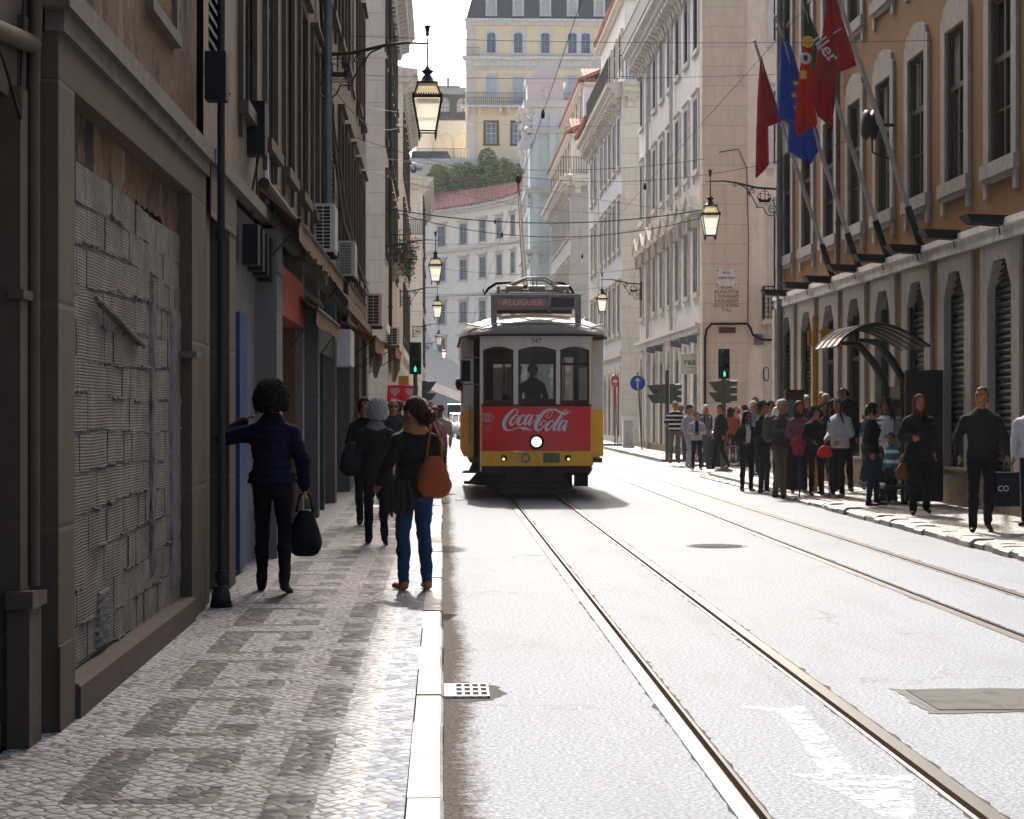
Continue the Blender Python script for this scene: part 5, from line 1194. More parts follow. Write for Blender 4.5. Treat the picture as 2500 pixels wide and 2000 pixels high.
# --- awnings, air conditioners and shop bits on the left
pm('awning_brown', '6a4a30', .85, .2, 6, .1, streak=.4); pm('awning_orange', '9a5a24', .8, .15, 6, .1, streak=.3); pm('cloth_pale', 'b3a690', .9, .12, 6, .1)
def awning(Y0, Y1, zw, xo, zo, mat, label, val=.2, tail=None, arm=True):
    r = thing('awning', label, 'awning', (-1.84, (Y0+Y1)/2, 0), 0, 'shop awnings on the left'); h = (Y1-Y0)/2; x = xo+1.84
    m = MB(); m.hexa([(0, -h, zw-.03), (x, -h, zo-.03), (x, h, zo-.03), (0, h, zw-.03), (0, -h, zw), (x, -h, zo), (x, h, zo), (0, h, zw)]); m.build('canvas', mat, r)
    m = MB(); n = 24; vs = []
    for i in range(n+1):
        y = -h+2*h*i/n; vs += [(x+.01*math.sin(i*1.7), y, zo), (x+.02*math.sin(i*2.1), y, zo-val*(1+.12*math.sin(i*2.4)))]
    m.add(vs, [(2*i, 2*i+1, 2*i+3, 2*i+2) for i in range(n)], 0, True); m.build('valance', mat, r)
    m = MB(); m.tube([(x, -h, zo), (x, h, zo)], .025, 6); m.tube([(.06, -h, zw+.02), (.06, h, zw+.02)], .06, 8)
    if arm:
        for y in (-h+.1, h-.1): m.bar((0, y, zo-.5), (x, y, zo-.03), .01)
    m.build('arm', 'iron', r)
    if tail:
        q = MB(); n = 8; vs = [];
        for i in range(n+1): xx = x-.02-tail*i/n; vs += [(xx, h-.03+.04*math.sin(i*1.9), zo+(zw-zo)*(tail*i/n)/max(x, .01)-.02), (xx+.03*math.sin(i), h-.1+.05*math.sin(i*2.2), zo-.55+.16*math.sin(i*1.3))]
        q.add(vs, [(2*i, 2*i+1, 2*i+3, 2*i+2) for i in range(n)], 0, True); q.build('side_flap', 'cloth_pale', r)
    return r
awning(20.5, 29.6, 3.85, -1.43, 3.5, 'awning_brown', 'long folded brown awning over the orange shop sign, nearest of the row')
awning(24.5, 29.9, 3.1, -1.5, 2.82, 'awning_brown', 'low narrow brown awning tucked under the long one')
awning(30.1, 36.9, 3.8, -1.38, 3.5, 'awning_brown', 'brown rolled awning under the air conditioner, second high one', arm=False)
awning(37.3, 42.6, 3.25, -1.22, 2.95, 'awning_orange', 'orange brown awning with a pale hanging flap, middle of the row', .25, .3)
awning(43.0, 48.7, 3.3, -.98, 2.95, 'awning_orange', 'farthest orange awning with a pale cloth corner by the green signal', .2, .3)
def aircon(loc, w_, h_, d_, label, cols=2, rws=12):
    r = thing('air_conditioner', label, 'air conditioner', loc, 0, 'air conditioners on the shop building')
    m = MB(); m.box(0, w_, 0, d_, 0, h_); m.box(w_, w_+.012, .05, d_-.05, .04, h_-.04); m.build('casing', 'beige_metal', r)
    m = MB(); m.box(.03, w_*.82, -.006, -.001, .04, h_-.04); m.build('coil', 'black', r)
    m = MB()
    for i in range(rws+1): z = .04+(h_-.08)*i/rws; m.box(.03, w_*.82, -.018, -.007, z-.006, z+.006)
    for i in range(cols+1): x = .03+(w_*.82-.03)*i/cols; m.box(x-.006, x+.006, -.02, -.007, .04, h_-.04)
    m.build('grille', 'beige_metal', r); m = MB(); m.box(0, w_, .08, .12, -.06, -.0); m.box(0, w_, d_-.15, d_-.1, -.06, 0); m.build('bracket', 'iron', r); return r
aircon((-1.84, 29.4, 3.88), .29, .69, .9, 'large beige air conditioner with a barred coil above the long awning', 2, 12)
aircon((-1.84, 36.2, 3.98), .29, .62, .9, 'slatted air conditioner just behind and below the large one', 1, 20)
aircon((-1.80, 48.7, 3.62), .36, .76, .8, 'white barred air conditioner against the pale corner pillar', 2, 9)
aircon((-1.84, 67.5, 3.75), .42, .6, .8, 'dark faced air conditioner farthest along, above the traffic light', 2, 6)
# potted flowers on the balcony
pm('flower_pink', 'c8506a', .7, .2, 6, 0); pm('leaf', '3c5a2c', .7, .3, 8, .05)
pp = thing('potted_plant', 'potted plants with trailing leaves and pink flowers on the left balcony', 'plant', (-1.42, 73.0, 6.86)); m = MB()
for y in (-1.0, 0, 1.0): m.box(-.1, .12, y-.4, y+.4, 0, .25)
m.build('pot', 'rust', pp); rr = random.Random(4); m = MB()
for i in range(900):
    y = rr.uniform(-1.5, 1.5); a = rr.random(); p = Vector((rr.gauss(.1, .14)+.1*a, y, .25+rr.gauss(.1, .28)-.5*a*a)); d = Vector((rr.gauss(0, 1), rr.gauss(0, 1), rr.gauss(0, 1))).normalized(); x, yy = basis(d); m.add([p-x*.07, p+yy*.03, p+x*.07, p-yy*.03], [(0, 1, 2, 3)])
m.build('leaves', 'leaf', pp); m = MB()
for i in range(45): m.ball((rr.gauss(.25, .12), rr.uniform(-1.5, 1.5), .2+rr.gauss(0, .3)), .035, 6)
struct(m.build('flower', 'flower_pink', pp), 'stuff')
# red ice-cream banners
pm('banner_red', 'c41a22', .6, .06, 5, 0)
for i, (x, lb) in enumerate(((-1.2, 'red ice-cream banner with a white heart swirl and OLÁ'), (-.83, 'second red ice-cream banner, half hidden behind the traffic light pole'))):
    s = thing('banner', lb, 'banner', (x, 51.5+i*.6, 0), 0, 'red ice-cream banners'); m = MB(); m.hexa([(-.2, 0, 1.83), (.19, 0, 1.83), (.19, .02, 1.83), (-.2, .02, 1.83), (-.17, 0, 2.24), (.22, 0, 2.24), (.22, .02, 2.24), (-.17, .02, 2.24)]); m.build('panel', 'banner_red', s); m = MB(); m.bar((0, .03, .1), (0, .03, 2.26), .015); m.build('post', 'zinc', s)
    m = MB()
    for k, sc_ in enumerate((1, .62, .3)):
        pts = []
        for q in range(25):
            a = 2*math.pi*q/24; hx = .0075*16*math.sin(a)**3; hz = .0068*(13*math.cos(a)-5*math.cos(2*a)-2*math.cos(3*a)-math.cos(4*a)); pts.append((.01+hx*sc_*.95, -.004, 2.08+hz*sc_))
        m.tube(pts[:22 if k else 24], .0085, 5)
    m.build('heart_emblem', 'flag_white', s); text('lettering', 'OLÁ', .085, 'flag_white', s, (-.01, -.006, 1.9))
s = thing('price_board', 'small yellow price board above the red banners', 'sign', (-1.0, 53, 0)); m = MB(); m.box(-.13, .13, 0, .02, 2.26, 2.5); m.build('board', 'ochre_metal', s); m = MB(); m.bar((0, .03, .1), (0, .03, 2.5), .015); m.build('post', 'zinc', s)
# --- overhead wires
wc = [0]
def wire(a, b_, sag, r_, lb, n=24, knots=()):
    a, b_ = Vector(a), Vector(b_); m = MB(); pts = [a.lerp(b_, i/n)-Vector((0, 0, sag*4*(i/n)*(1-i/n))) for i in range(n+1)]
    m.tube([p-a for p in pts], r_*.6, 4, sm=False)
    for k in knots: q = a.lerp(b_, k)-Vector((0, 0, sag*4*k*(1-k)))-a; m.lathe([(.008, -.08), (.03, -.06), (.035, .0), (.02, .05), (.008, .08)], q, 8)
    o = m.build('overhead_wire', 'wire', None, a); tag(o, lb, 'wire', 'overhead wires'); return o
wire((1.69, 3, 6.6), (1.69, 160, 6.55), 0, .008, 'contact wire running over the track the tram uses', knots=[.2, .35, .52])
wire((4.5, 3, 6.6), (4.5, 160, 6.55), 0, .008, 'contact wire running over the empty track', knots=[.27, .4, .56])
def w2(a, b_, sag, r_, lb, **k): wire(onX(*a), onX(*b_), sag, r_, lb, **k)
w2((832, 87, -1.84), (2277, 99, 8.2), .08, .008, 'span wire crossing to the ring bolt on the ochre wall')
w2((893, 184, -1.84), (1903, 181, 8.2), .1, .01, 'span wire passing behind the big lantern', knots=())
w2((855, 331, -1.84), (2092, 336, 8.2), .9, .008, 'sagging span wire behind the flags')
w2((900, 382, -1.84), (1720, 388, 8.2), .35, .012, 'cable crossing in front of the green trees')
w2((940, 508, -1.84), (1722, 512, 8.2), .45, .03, 'thick cable crossing over the curved building', knots=(.35,))
w2((941, 512, -1.84), (1722, 530, 8.2), .75, .02, 'lower of the two thick cables over the curved building')
w2((944, 590, -1.84), (1560, 560, 8.2), .3, .012, 'thin cable above the tram, upper')
w2((975, 640, -1.84), (1570, 655, 8.2), .4, .012, 'thin cable just above the trolley bow')
w2((985, 712, -1.84), (1480, 700, 8.2), .3, .014, 'thin cable level with the tram roof')
w2((998, 760, -1.84), (1440, 735, 8.2), .3, .014, 'farthest thin cable behind the tram roof')
w2((814, 215, -1.84), (1035, 265, -.35), .55, .012, 'loose cable looping from bracket to the big lantern')
w2((895, 262, -1.84), (1570, 300, 8.2), .3, .01, 'span wire against the yellow building')
wire((-1.84, 45, 6.9), (4.5, 52, 6.6), .2, .008, 'oblique pull-off wire left of the tram'); wire((1.69, 45, 6.57), (8.2, 60, 7.4), .1, .008, 'oblique pull-off wire towards the white corner building')
# --- cars
pm('car_silver', 'a9adb1', .3, .05, 4, 0, metal=.6); pm('car_dark', '2a2d30', .3, .05, 4, 0); pm('car_white', 'd6d6d3', .35, .05, 4, 0); pm('headlamp', 'd9dcd8', .15, .05, 5, 0)
def car(x, y, col, label, van=False, z=0, rz=0):
    r = thing('parked_car' if z else 'car', label, 'van' if van else 'car', (x, y, z), rz, None if z else 'cars queuing behind the tram'); H = 2.1 if van else 1.46; W = .95 if van else .86
    m = MB()
    secs = [(0, .5, .72*W, .3), (.05, .68, .9*W, .25), (.9, .92, W, .2), (1.5, .98, W, .2), (3.6, 1.0, W, .2), (4.2, .95, .95*W, .25), (4.3, .7, .85*W, .35)] if not van else [(0, .7, .8*W, .3), (.1, 1.0, W, .25), (.6, 1.15, W, .2), (4.7, 1.15, W, .2), (4.8, .9, W, .3)]
    vs = []
    for (yy, zt, hw, zb) in secs:
        vs += [(-hw, yy, zb), (-hw*1.02, yy, (zb+zt)/2), (-hw*.96, yy, zt-.05), (-hw*.85, yy, zt), (hw*.85, yy, zt), (hw*.96, yy, zt-.05), (hw*1.02, yy, (zb+zt)/2), (hw, yy, zb)]
    k = 8; m.add(vs, [(i*k+j, (i+1)*k+j, (i+1)*k+(j+1) % k, i*k+(j+1) % k) for i in range(len(secs)-1) for j in range(k)]+[tuple(range(k)), tuple(range((len(secs)-1)*k, len(secs)*k))[::-1]], 0, True)
    a0, a1, b0, b1 = ((.95, 1.75, 3.2, 4.1) if not van else (.5, 1.0, 4.6, 4.75)); zt = .9 if not van else 1.1
    m.hexa([(-W*.84, a1-.1, H-.06), (W*.84, a1-.1, H-.06), (W*.84, b0, H-.06), (-W*.84, b0, H-.06), (-W*.78, a1+.1, H), (W*.78, a1+.1, H), (W*.78, b0-.1, H), (-W*.78, b0-.1, H)])
    for sx in (-1, 1):
        m.bar((sx*W*.9, a0, zt), (sx*W*.82, a1, H-.05), .035); m.bar((sx*W*.9, b1, zt), (sx*W*.82, b0, H-.05), .04); m.bar((sx*W*.9, (a1+b0)/2, zt), (sx*W*.82, (a1+b0)/2, H-.05), .03)
    body = m.build('body', col, r)
    m = MB(); m.hexa([(-W*.86, a0, zt-.02), (W*.86, a0, zt-.02), (W*.86, b1, zt-.02), (-W*.86, b1, zt-.02), (-W*.8, a1, H-.07), (W*.8, a1, H-.07), (W*.8, b0, H-.07), (-W*.8, b0, H-.07)]); m.build('windows', 'pane', r)
    for sx in (-1, 1):
        m = MB(); m.ball((sx*W*.68, .08, .62 if not van else .85), (.15, .08, .09), 10); m.build('headlight', 'headlamp', r); m = MB(); m.ball((sx*(W+.12), a0+.25, zt+.1), (.09, .05, .07), 8); m.build('wing_mirror', col, r)
        for yy in (.85, 3.5):
            m = MB(); m.lathe([(.001, -.1), (.3, -.1), (.32, -.06), (.32, .06), (.3, .1), (.001, .1)], (sx*(W-.1), yy, .32), 18, 0, True, 'x'); wq = m.build('wheel', 'rubber', r); m = MB(); m.lathe([(.001, -.11), (.2, -.105), (.2, .105), (.001, .11)], (sx*(W-.1), yy, .32), 12, 0, False, 'x'); m.build('rim', 'zinc', wq)
    m = MB(); m.box(-.35, .35, -.03, .05, .38, .56); m.build('grille', 'black', r); m = MB(); m.box(-.26, .26, -.045, -.031, .42, .52); m.build('number_plate', 'white_paint', r)
    return r
car(1.66, 114, 'car_silver', 'silver car right behind the tram, nearest of the queue'); car(1.35, 124, 'car_silver', 'second silver car of the queue, further left'); car(1.2, 134, 'car_dark', 'dark car in the queue with its windscreen facing us'); car(1.15, 143, 'car_white', 'white van at the end of the queue', True)
p = onY(1030, 418, 204); car(p.x, 205, 'car_silver', 'silver parked car seen from the side beside the trees on the hill', z=p.z, rz=math.pi/2)
p = onY(1040, 395, 212); car(p.x+3.2, 212, 'car_dark', 'black van parked on the terrace below the arches', True, z=p.z-1.1, rz=math.pi/2)
p = onY(1300, 362, 209.6)
# ================================================================== the tram
pm('tram_red', 'e2161c', .28, .06, 4, 0, spec=.45); pm('tram_yellow', 'ffb914', .42, .1, 6, .05, streak=.12, spec=.45); pm('tram_cream', 'e2dace', .5, .08, 6, .05, streak=.15, spec=.45)
pm('tram_maroon', '33201e', .6, .2, 10, .1); pm('tram_roof', '8a837b', .45, .15, 5, .1); pm('tram_white', 'cfcbc4', .5, .1, 5, .05); pm('tram_wood', '4e2a1c', .45, .25, 14, .05); pm('under', '0f0e0e', .8, .3, 14, .2)
pm('chrome', 'b0b0b0', .15, .05, 5, 0, metal=1); pm('logo_white', 'dcdad8', .4, .03, 5, 0); pm('logo_pale', 'c98f8c', .4, .03, 5, 0); pm('logo_grey', '6f6a60', .5, .05, 5, 0); pm('logo_olive', '8a7b2e', .5, .05, 5, 0); pm('aluguer_red', 'd69a92', .6, .25, 8, 0, c2='b07a74'); pm('aluguer_text', 'ecd4c6', .6, .1, 8, 0)
def emitter(name, c, s):
    pm(name, 'fff0d8', .3, .02, 5, 0); b_ = M[name].node_tree.nodes['Principled BSDF']; b_.inputs['Emission Color'].default_value = c; b_.inputs['Emission Strength'].default_value = s
emitter('lamp_lit', (1, .80, .50, 1), 1.1); pm('box_grey', '8f867f', .6, .2, 10, .1); emitter('indicator_lit', (1, .45, .1, 1), 3)
def m_clear():
    t = NT('tram_glass'); tr = t.n('ShaderNodeBsdfTransparent'); tr.inputs[0].default_value = (.58, .6, .58, 1); gl = t.n('ShaderNodeBsdfGlossy'); gl.inputs['Roughness'].default_value = .04
    lw = t.n('ShaderNodeFresnel'); lw.inputs[0].default_value = 1.7; mx = t.n('ShaderNodeMixShader'); t.l(lw.outputs[0], mx.inputs[0]); t.l(tr.outputs[0], mx.inputs[1]); t.l(gl.outputs[0], mx.inputs[2]); t.l(mx.outputs[0], t.t.nodes['Material Output'].inputs[0]); M['tram_glass'] = t.m
m_clear()
TX, TY = 1.70, 37.0
T = thing('tram', 'vintage red, yellow and cream tram coming towards us with its headlight on', 'tram', (TX, TY, 0))
def bow(mb, k=.09):
    mb.v = [(x, y+k*(x*x)*(1 if y < .3 else 0), z) for (x, y, z) in mb.v]; return mb
def strip(m, x0, x1, z0, z1, y=0, th=.05, mi=0, n=None):
    n = n or max(1, int((x1-x0)/.12))
    for i in range(n): m.box(x0+(x1-x0)*i/n, x0+(x1-x0)*(i+1)/n, y, y+th, z0, z1, mi)
W0 = 1.0
m = MB(); strip(m, -.985, .985, .872, 1.68, -.012, .06); bow(m).build('red_panel', 'tram_red', T)
m = MB(); strip(m, -W0, W0, .6, .868, -.006, .06); strip(m, -1.02, -.988, .872, 1.68, -.004, .05); strip(m, .988, 1.02, .872, 1.68, -.004, .05); bow(m).build('yellow_panel', 'tram_yellow', T)
m = MB(); strip(m, -.99, .99, .47, .596, -.03, .2); bow(m).build('bumper', 'tram_maroon', T); m = MB(); strip(m, -1.0, 1.0, 1.684, 1.715, -.03, .07); bow(m).build('window_ledge', 'tram_maroon', T); m = MB(); m.box(-.09, .09, -.12, -.035, .47, .57); m.build('coupler', 'under', T)
# front window band with three arched openings
wins = [(-.965, -.415), (-.33, .355), (.43, .965)]
m = MB(); strip(m, -1.0, 1.0, 2.775, 2.95, 0, .06)
xsw = [-1.0]+[q for w_ in wins for q in w_]+[1.0]
for i in range(0, len(xsw), 2): strip(m, xsw[i], xsw[i+1], 1.716, 2.774, .0, .06, 0, 1)
for (a, b_) in wins:
    n = 10
    for i in range(n):
        xa, xb = a+(b_-a)*i/n, a+(b_-a)*(i+1)/n; h1 = 2.70+.065*math.sin(math.pi*i/n); h2 = 2.70+.065*math.sin(math.pi*(i+1)/n)
        m.hexa([(xa, 0, h1), (xb, 0, h2), (xb, .06, h2), (xa, .06, h1), (xa, 0, 2.776), (xb, 0, 2.776), (xb, .06, 2.776), (xa, .06, 2.776)])
for i in range(15): m.ball((-.93+i*.133, -.004, 2.785), .008, 6)
for x in (-.372, .392): 
    for z in (1.8, 2.0, 2.2, 2.4, 2.6): m.ball((x+.03, -.003, z), .006, 5)
bow(m).build('front_frame', 'tram_cream', T)
for k, (a, b_) in enumerate(wins):
    m = MB(); t_ = .045 if k == 1 else .04
    m.box(a, a+t_, .02, .07, 1.72, 2.72); m.box(b_-t_, b_, .02, .07, 1.72, 2.72); m.box(a, b_, .02, .07, 1.716, 1.79+(.03 if k == 1 else 0)); n = 8
    for i in range(n):
        xa, xb = a+(b_-a)*i/n, a+(b_-a)*(i+1)/n; h1 = 2.66+.065*math.sin(math.pi*i/n); h2 = 2.66+.065*math.sin(math.pi*(i+1)/n)
        m.hexa([(xa, .02, h1), (xb, .02, h2), (xb, .07, h2), (xa, .07, h1), (xa, .02, h1+.06), (xb, .02, h2+.06), (xb, .07, h2+.06), (xa, .07, h1+.06)])
    if k == 2: m.box(a, b_, .03, .07, 2.42, 2.47)
    wf = bow(m).build('front_window', 'tram_wood', T); q = MB(); q.box(a+.02, b_-.02, .045, .05, 1.74, 2.72); bow(q).build('glass', 'tram_glass', wf)
m = MB(); m.bar((.05, -.01, 2.72), (-.16, -.02, 2.3), .007); m.build('wiper', 'black', T)
text('fleet_number', '547', .125, 'black', T, (.0, -.004, 2.865), 0, .002, 1.0)
# headlight and indicators
hl = MB(); hl.lathe([(.088, -.03), (.128, -.06), (.14, -.03), (.14, .0)], (0, -.01, 1.037), 24, 0, True, 'y', nocap=True); h_ = hl.build('headlight', 'tram_maroon', T); q = MB(); q.lathe([(.09, -.035), (.06, -.045), (.001, -.05)], (0, -.01, 1.037), 24, 0, True, 'y'); q.build('lit_lens', 'lamp_lit', h_); q = MB(); q.ball((0, -.075, 1.037), (.008, .006, .02), 6); q.build('bulb', 'logo_olive', h_)
for x in (-.585, .57):
    q = MB(); q.lathe([(.05, -.0), (.062, -.03), (.05, -.045)], (x, .02, .745), 18, 0, True, 'y', nocap=True); i_ = q.build('indicator', 'chrome', T); q = MB(); q.lathe([(.052, -.03), (.03, -.05), (.001, -.055)], (x, .02, .745), 18, 0, True, 'y'); q.build('lens', 'tram_wood', i_); q = MB(); q.ball((x+.01*(1 if x > 0 else -1), -.035, .725), (.02, .012, .02), 8); q.build('lit_bulb', 'indicator_lit', i_)
# painted script and emblems
def ribbon(m, pts, y, f):
    P_ = [Vector((p[0], p[1], p[2])) for p in pts]; Q = []
    for i in range(len(P_)-1):
        a, b_, c_, d = P_[max(i-1, 0)], P_[i], P_[i+1], P_[min(i+2, len(P_)-1)]
        for k in range(6):
            t = k/6; Q.append(.5*((2*b_)+(c_-a)*t+(2*a-5*b_+4*c_-d)*t*t+(3*b_-a-3*c_+d)*t**3))
    Q.append(P_[-1]); vs = []
    for i, q in enumerate(Q):
        d = (Q[min(i+1, len(Q)-1)]-Q[max(i-1, 0)]); d = Vector((d.x, d.y)); d = d.normalized() if d.length > 0 else Vector((1, 0)); n = Vector((-d.y, d.x)); h = max(q.z, 2)/2
        for s_ in (1, -1): x, z = f(q.x+n.x*h*s_, q.y+n.y*h*s_); vs.append((x, y, z))
    m.add(vs, [(2*i, 2*i+1, 2*i+3, 2*i+2) for i in range(len(Q)-1)])
fx = lambda cx, cz: ((cx/7.7+1170-1312)/135, 1.6+(1003-980-cz/7.7)/135)
SCR = [
 [(700,212,10),(724,214,20),(742,185,16),(733,155,14),(700,146,18),(650,168,34),(588,228,56),(522,315,68),(485,400,68),(490,480,60),(525,532,40),(585,546,26),(660,528,16),(740,500,14),(800,495,22)],
 [(790,492,18),(860,512,48),(930,522,36),(1015,562,3)], [(850,520,30),(862,560,3)],
 [(735,252,14),(690,268,34),(625,345,52),(600,412,52),(628,446,34),(682,402,18),(738,325,14),(750,272,14),(725,246,14),(695,262,12)],
 [(690,320,10),(740,318,10),(790,285,8)],
 [(862,295,20),(876,264,14),(848,250,16),(800,292,38),(755,370,48),(745,425,44),(778,446,28),(832,408,12),(895,340,8)],
 [(990,262,18),(950,256,26),(895,330,48),(870,400,48),(884,440,34),(935,396,14),(1005,300,12)], [(1030,250,26),(990,330,44),(956,400,44),(955,440,34),(988,432,14),(1055,340,6)],
 [(1085,272,32),(1135,266,32)],
 [(1385,160,10),(1390,220,10),(1365,280,10),(1320,310,12),(1285,295,12),(1292,245,12),(1332,192,12),(1385,155,14)],
 [(1400,150,12),(1320,156,24),(1232,212,52),(1145,312,74),(1090,420,78),(1082,500,66),(1115,545,42),(1172,528,22),(1240,450,14),(1270,392,14),(1250,362,14),(1200,375,14),(1162,430,14),(1150,478,5)], [(1152,474,8),(1198,412,22)],
 [(1388,155,14),(1450,158,32),(1520,192,36),(1590,228,34),(1660,228,26),(1712,200,12),(1748,158,3)],
 [(1400,362,14),(1352,378,32),(1290,450,50),(1270,515,50),(1294,550,32),(1348,508,18),(1405,430,14),(1416,380,12),(1392,355,12),(1360,372,10)],
 [(1665,168,12),(1642,158,14),(1592,206,24),(1532,300,44),(1464,410,50),(1422,498,48),(1428,545,32),(1464,532,14),(1515,465,8)], [(1665,168,12),(1655,210,12),(1590,300,10),(1500,420,6)],
 [(1645,366,16),(1602,360,26),(1535,440,48),(1508,510,48),(1520,548,32),(1566,506,14),(1642,400,12)], [(1675,355,26),(1636,440,44),(1606,510,44),(1604,548,32),(1634,538,14),(1670,458,6)], [(1630,550,22),(1652,550,22)]]
m = MB()
for i, s_ in enumerate(SCR): ribbon(m, s_, -.015-.0004*i, fx)
bow(m).build('lettering', 'logo_white', T)
def ring(m, cx, cz, r, w_, y, sx=1, n=24):
    vs = []
    for k in range(n+1): a = 2*math.pi*k/n; vs += [(cx+r*sx*math.cos(a), y, cz+r*math.sin(a)), (cx+(r-w_)*sx*math.cos(a), y, cz+(r-w_)*math.sin(a))]
    m.add(vs, [(2*i, 2*i+1, 2*i+3, 2*i+2) for i in range(n)])
m = MB(); ring(m, -.915, 1.475, .085, .028, -.015); ring(m, -.855, 1.475, .085, .028, -.0155); ring(m, -.885, 1.475, .05, .02, -.016, .5); bow(m).build('emblem', 'logo_pale', T)
m = MB(); ring(m, -.845, 1.275, .06, .012, -.015, .75); ring(m, -.845, 1.275, .035, .008, -.0155, .75); ribbon(m, [(-.955, 1.30, .012), (-.93, 1.33, .012), (-.9, 1.31, .012), (-.92, 1.27, .012), (-.955, 1.24, .012), (-.89, 1.235, .012)], -.016, lambda a, b_: (a, b_)); m2 = MB()
for (pts) in ([(-.955, 1.30), (-.94, 1.33), (-.9, 1.32), (-.905, 1.28), (-.955, 1.23), (-.89, 1.23)],): m2.tube([(a, -.017, b_) for a, b_ in pts], .005, 4)
m.v += []; bow(m2); m.add(m2.v, m2.f); m = MB(); ring(m, -.845, 1.275, .06, .012, -.015, .75); ring(m, -.845, 1.275, .035, .008, -.0155, .75); bow(m); m.add(m2.v, m2.f); m.build('emblem', 'logo_pale', T)
m = MB(); ring(m, -.275, .745, .085, .028, -.01); bow(m).build('emblem', 'beige_metal', T); m = MB(); ring(m, -.195, .745, .085, .028, -.0105); bow(m).build('emblem', 'logo_grey', T)
m = MB(); m.box(.12, .42, -.009, -.007, .66, .83); m.build('plaque', 'logo_grey', T); m = MB(); ring(m, .34, .745, .065, .018, -.011); ring(m, .34, .745, .032, .012, -.0112); m.tube([(.15, -.011, .78), (.18, -.011, .81), (.23, -.011, .8), (.24, -.011, .765), (.16, -.011, .69), (.25, -.011, .69)], .009, 4); m.build('emblem', 'logo_olive', T)
# cab sides, doors and saloon body
def side(s):
    m = MB(); x0, x1 = sorted((s*1.12, s*1.3)) if s < 0 else (1.05, 1.3)
    m.box(x0, x1, 1.1, 1.16, 1.62, 2.95); m.box(s*1.27-.03, s*1.27+.03, 1.16, 8.0, 2.5, 2.95); m.box(s*1.27-.03, s*1.27+.03, 1.16, 8.0, 1.6, 1.72)
    for i in range(7): y = 1.16+i*1.12; m.box(s*1.27-.03, s*1.27+.03, y, y+.12, 1.72, 2.5)
    m.build('cream_side', 'tram_cream', T)
    m = MB(); m.hexa([(x0, 1.1, .95), (x1, 1.1, .95), (x1, 1.16, .95), (x0, 1.16, .95), (x0, 1.1, 1.618), (x1, 1.1, 1.618), (x1, 1.16, 1.618), (x0, 1.16, 1.618)])
    xi = x1-.07 if s > 0 else x0+.07
    a, b_ = (x0, xi) if s > 0 else (xi, x1)
    m.hexa([(a, 1.1, .72), (b_, 1.1, .72), (b_, 1.16, .72), (a, 1.16, .72), (x0, 1.1, .949), (x1, 1.1, .949), (x1, 1.16, .949), (x0, 1.16, .949)])
    m.box(s*1.27-.03, s*1.27+.03, 1.16, 8.0, .75, 1.598)
    for i in range(30): y = 1.3+i*.22; m.box(s*1.31-.006, s*1.31+.006, y, y+.012, .78, 1.58)
    m.build('yellow_side', 'tram_yellow', T)
    m = MB(); 
    if s > 0: m.box(1.0, 1.04, .1, 1.1, .62, 1.66); m.box(1.0, 1.03, .1, 1.1, 2.6, 2.95)
    m.box(s*1.0-.02, s*1.0+.02, .09, .16, .5, 2.95)
    m.build('cab_post', 'tram_yellow' if s > 0 else 'tram_cream', T)
side(-1); side(1)
m = MB(); m.box(1.0, 1.03, .16, 1.1, 1.662, 2.598); m.build('cab_side_panel', 'tram_cream', T)
m = MB(); m.box(-1.11, -1.03, 1.1, 1.14, .6, 2.7); m.build('door_edge', 'black', T)
m = MB(); m.tube([(1.08, 1.05, .8), (1.08, 1.05, 2.6)], .012, 6); m.build('grab_rail', 'chrome', T); m = MB(); m.tube([(-1.2, 1.02, 1.0), (-1.2, 1.0, 1.7)], .012, 6); m.build('grab_rail', 'chrome', T)
# interior
m = MB(); m.box(-1.2, 1.2, .1, 7.9, .66, .74); m.box(-1.24, 1.24, .2, 7.9, 2.9, 2.94); m.build('floor', 'tram_wood', T)
m = MB()
for y in (1.3, 7.0):
    m.box(-1.22, -.75, y, y+.05, .74, 2.9); m.box(.75, 1.22, y, y+.05, .74, 1.8); m.box(-.75, .75, y, y+.05, 2.6, 2.9); m.box(.75, .85, y, y+.05, 1.8, 2.9); m.box(1.14, 1.22, y, y+.05, 1.8, 2.9); m.box(-.05, .05, y, y+.05, .74, 1.6)
m.build('bulkhead', 'tram_wood', T)
m = MB(); m.box(-1.0, -.34, 8.1, 8.15, .7, 1.75); m.box(-1.0, 1.0, 8.1, 8.15, .7, 1.75); m.box(-1, 1, 8.1, 8.15, 2.75, 2.95)
for x in (-1, -.38, .34, .95): m.box(x, x+.06, 8.1, 8.15, 1.75, 2.75)
m.build('rear_end', 'tram_cream', T)
for i in range(5):
    for s_ in (-1, 1): m = MB(); y = 2.0+i*1.0; m.box(s_*.75-.4, s_*.75+.4, y, y+.45, 1.1, 1.18); m.box(s_*.75-.4, s_*.75+.4, y+.42, y+.48, 1.18, 1.75); m.box(s_*.75-.3, s_*.75+.3, y+.1, y+.3, .74, 1.1); m.build('seat', 'tram_wood', T)
m = MB(); m.box(-.62, -.42, .12, .4, .74, 1.86); m.box(-.6, -.44, .14, .36, 1.86, 1.9); m.tube([(-.5, .3, 1.9), (-.5, .3, 2.35), (-.46, .3, 2.38)], .02, 6); m.build('controller', 'under', T)
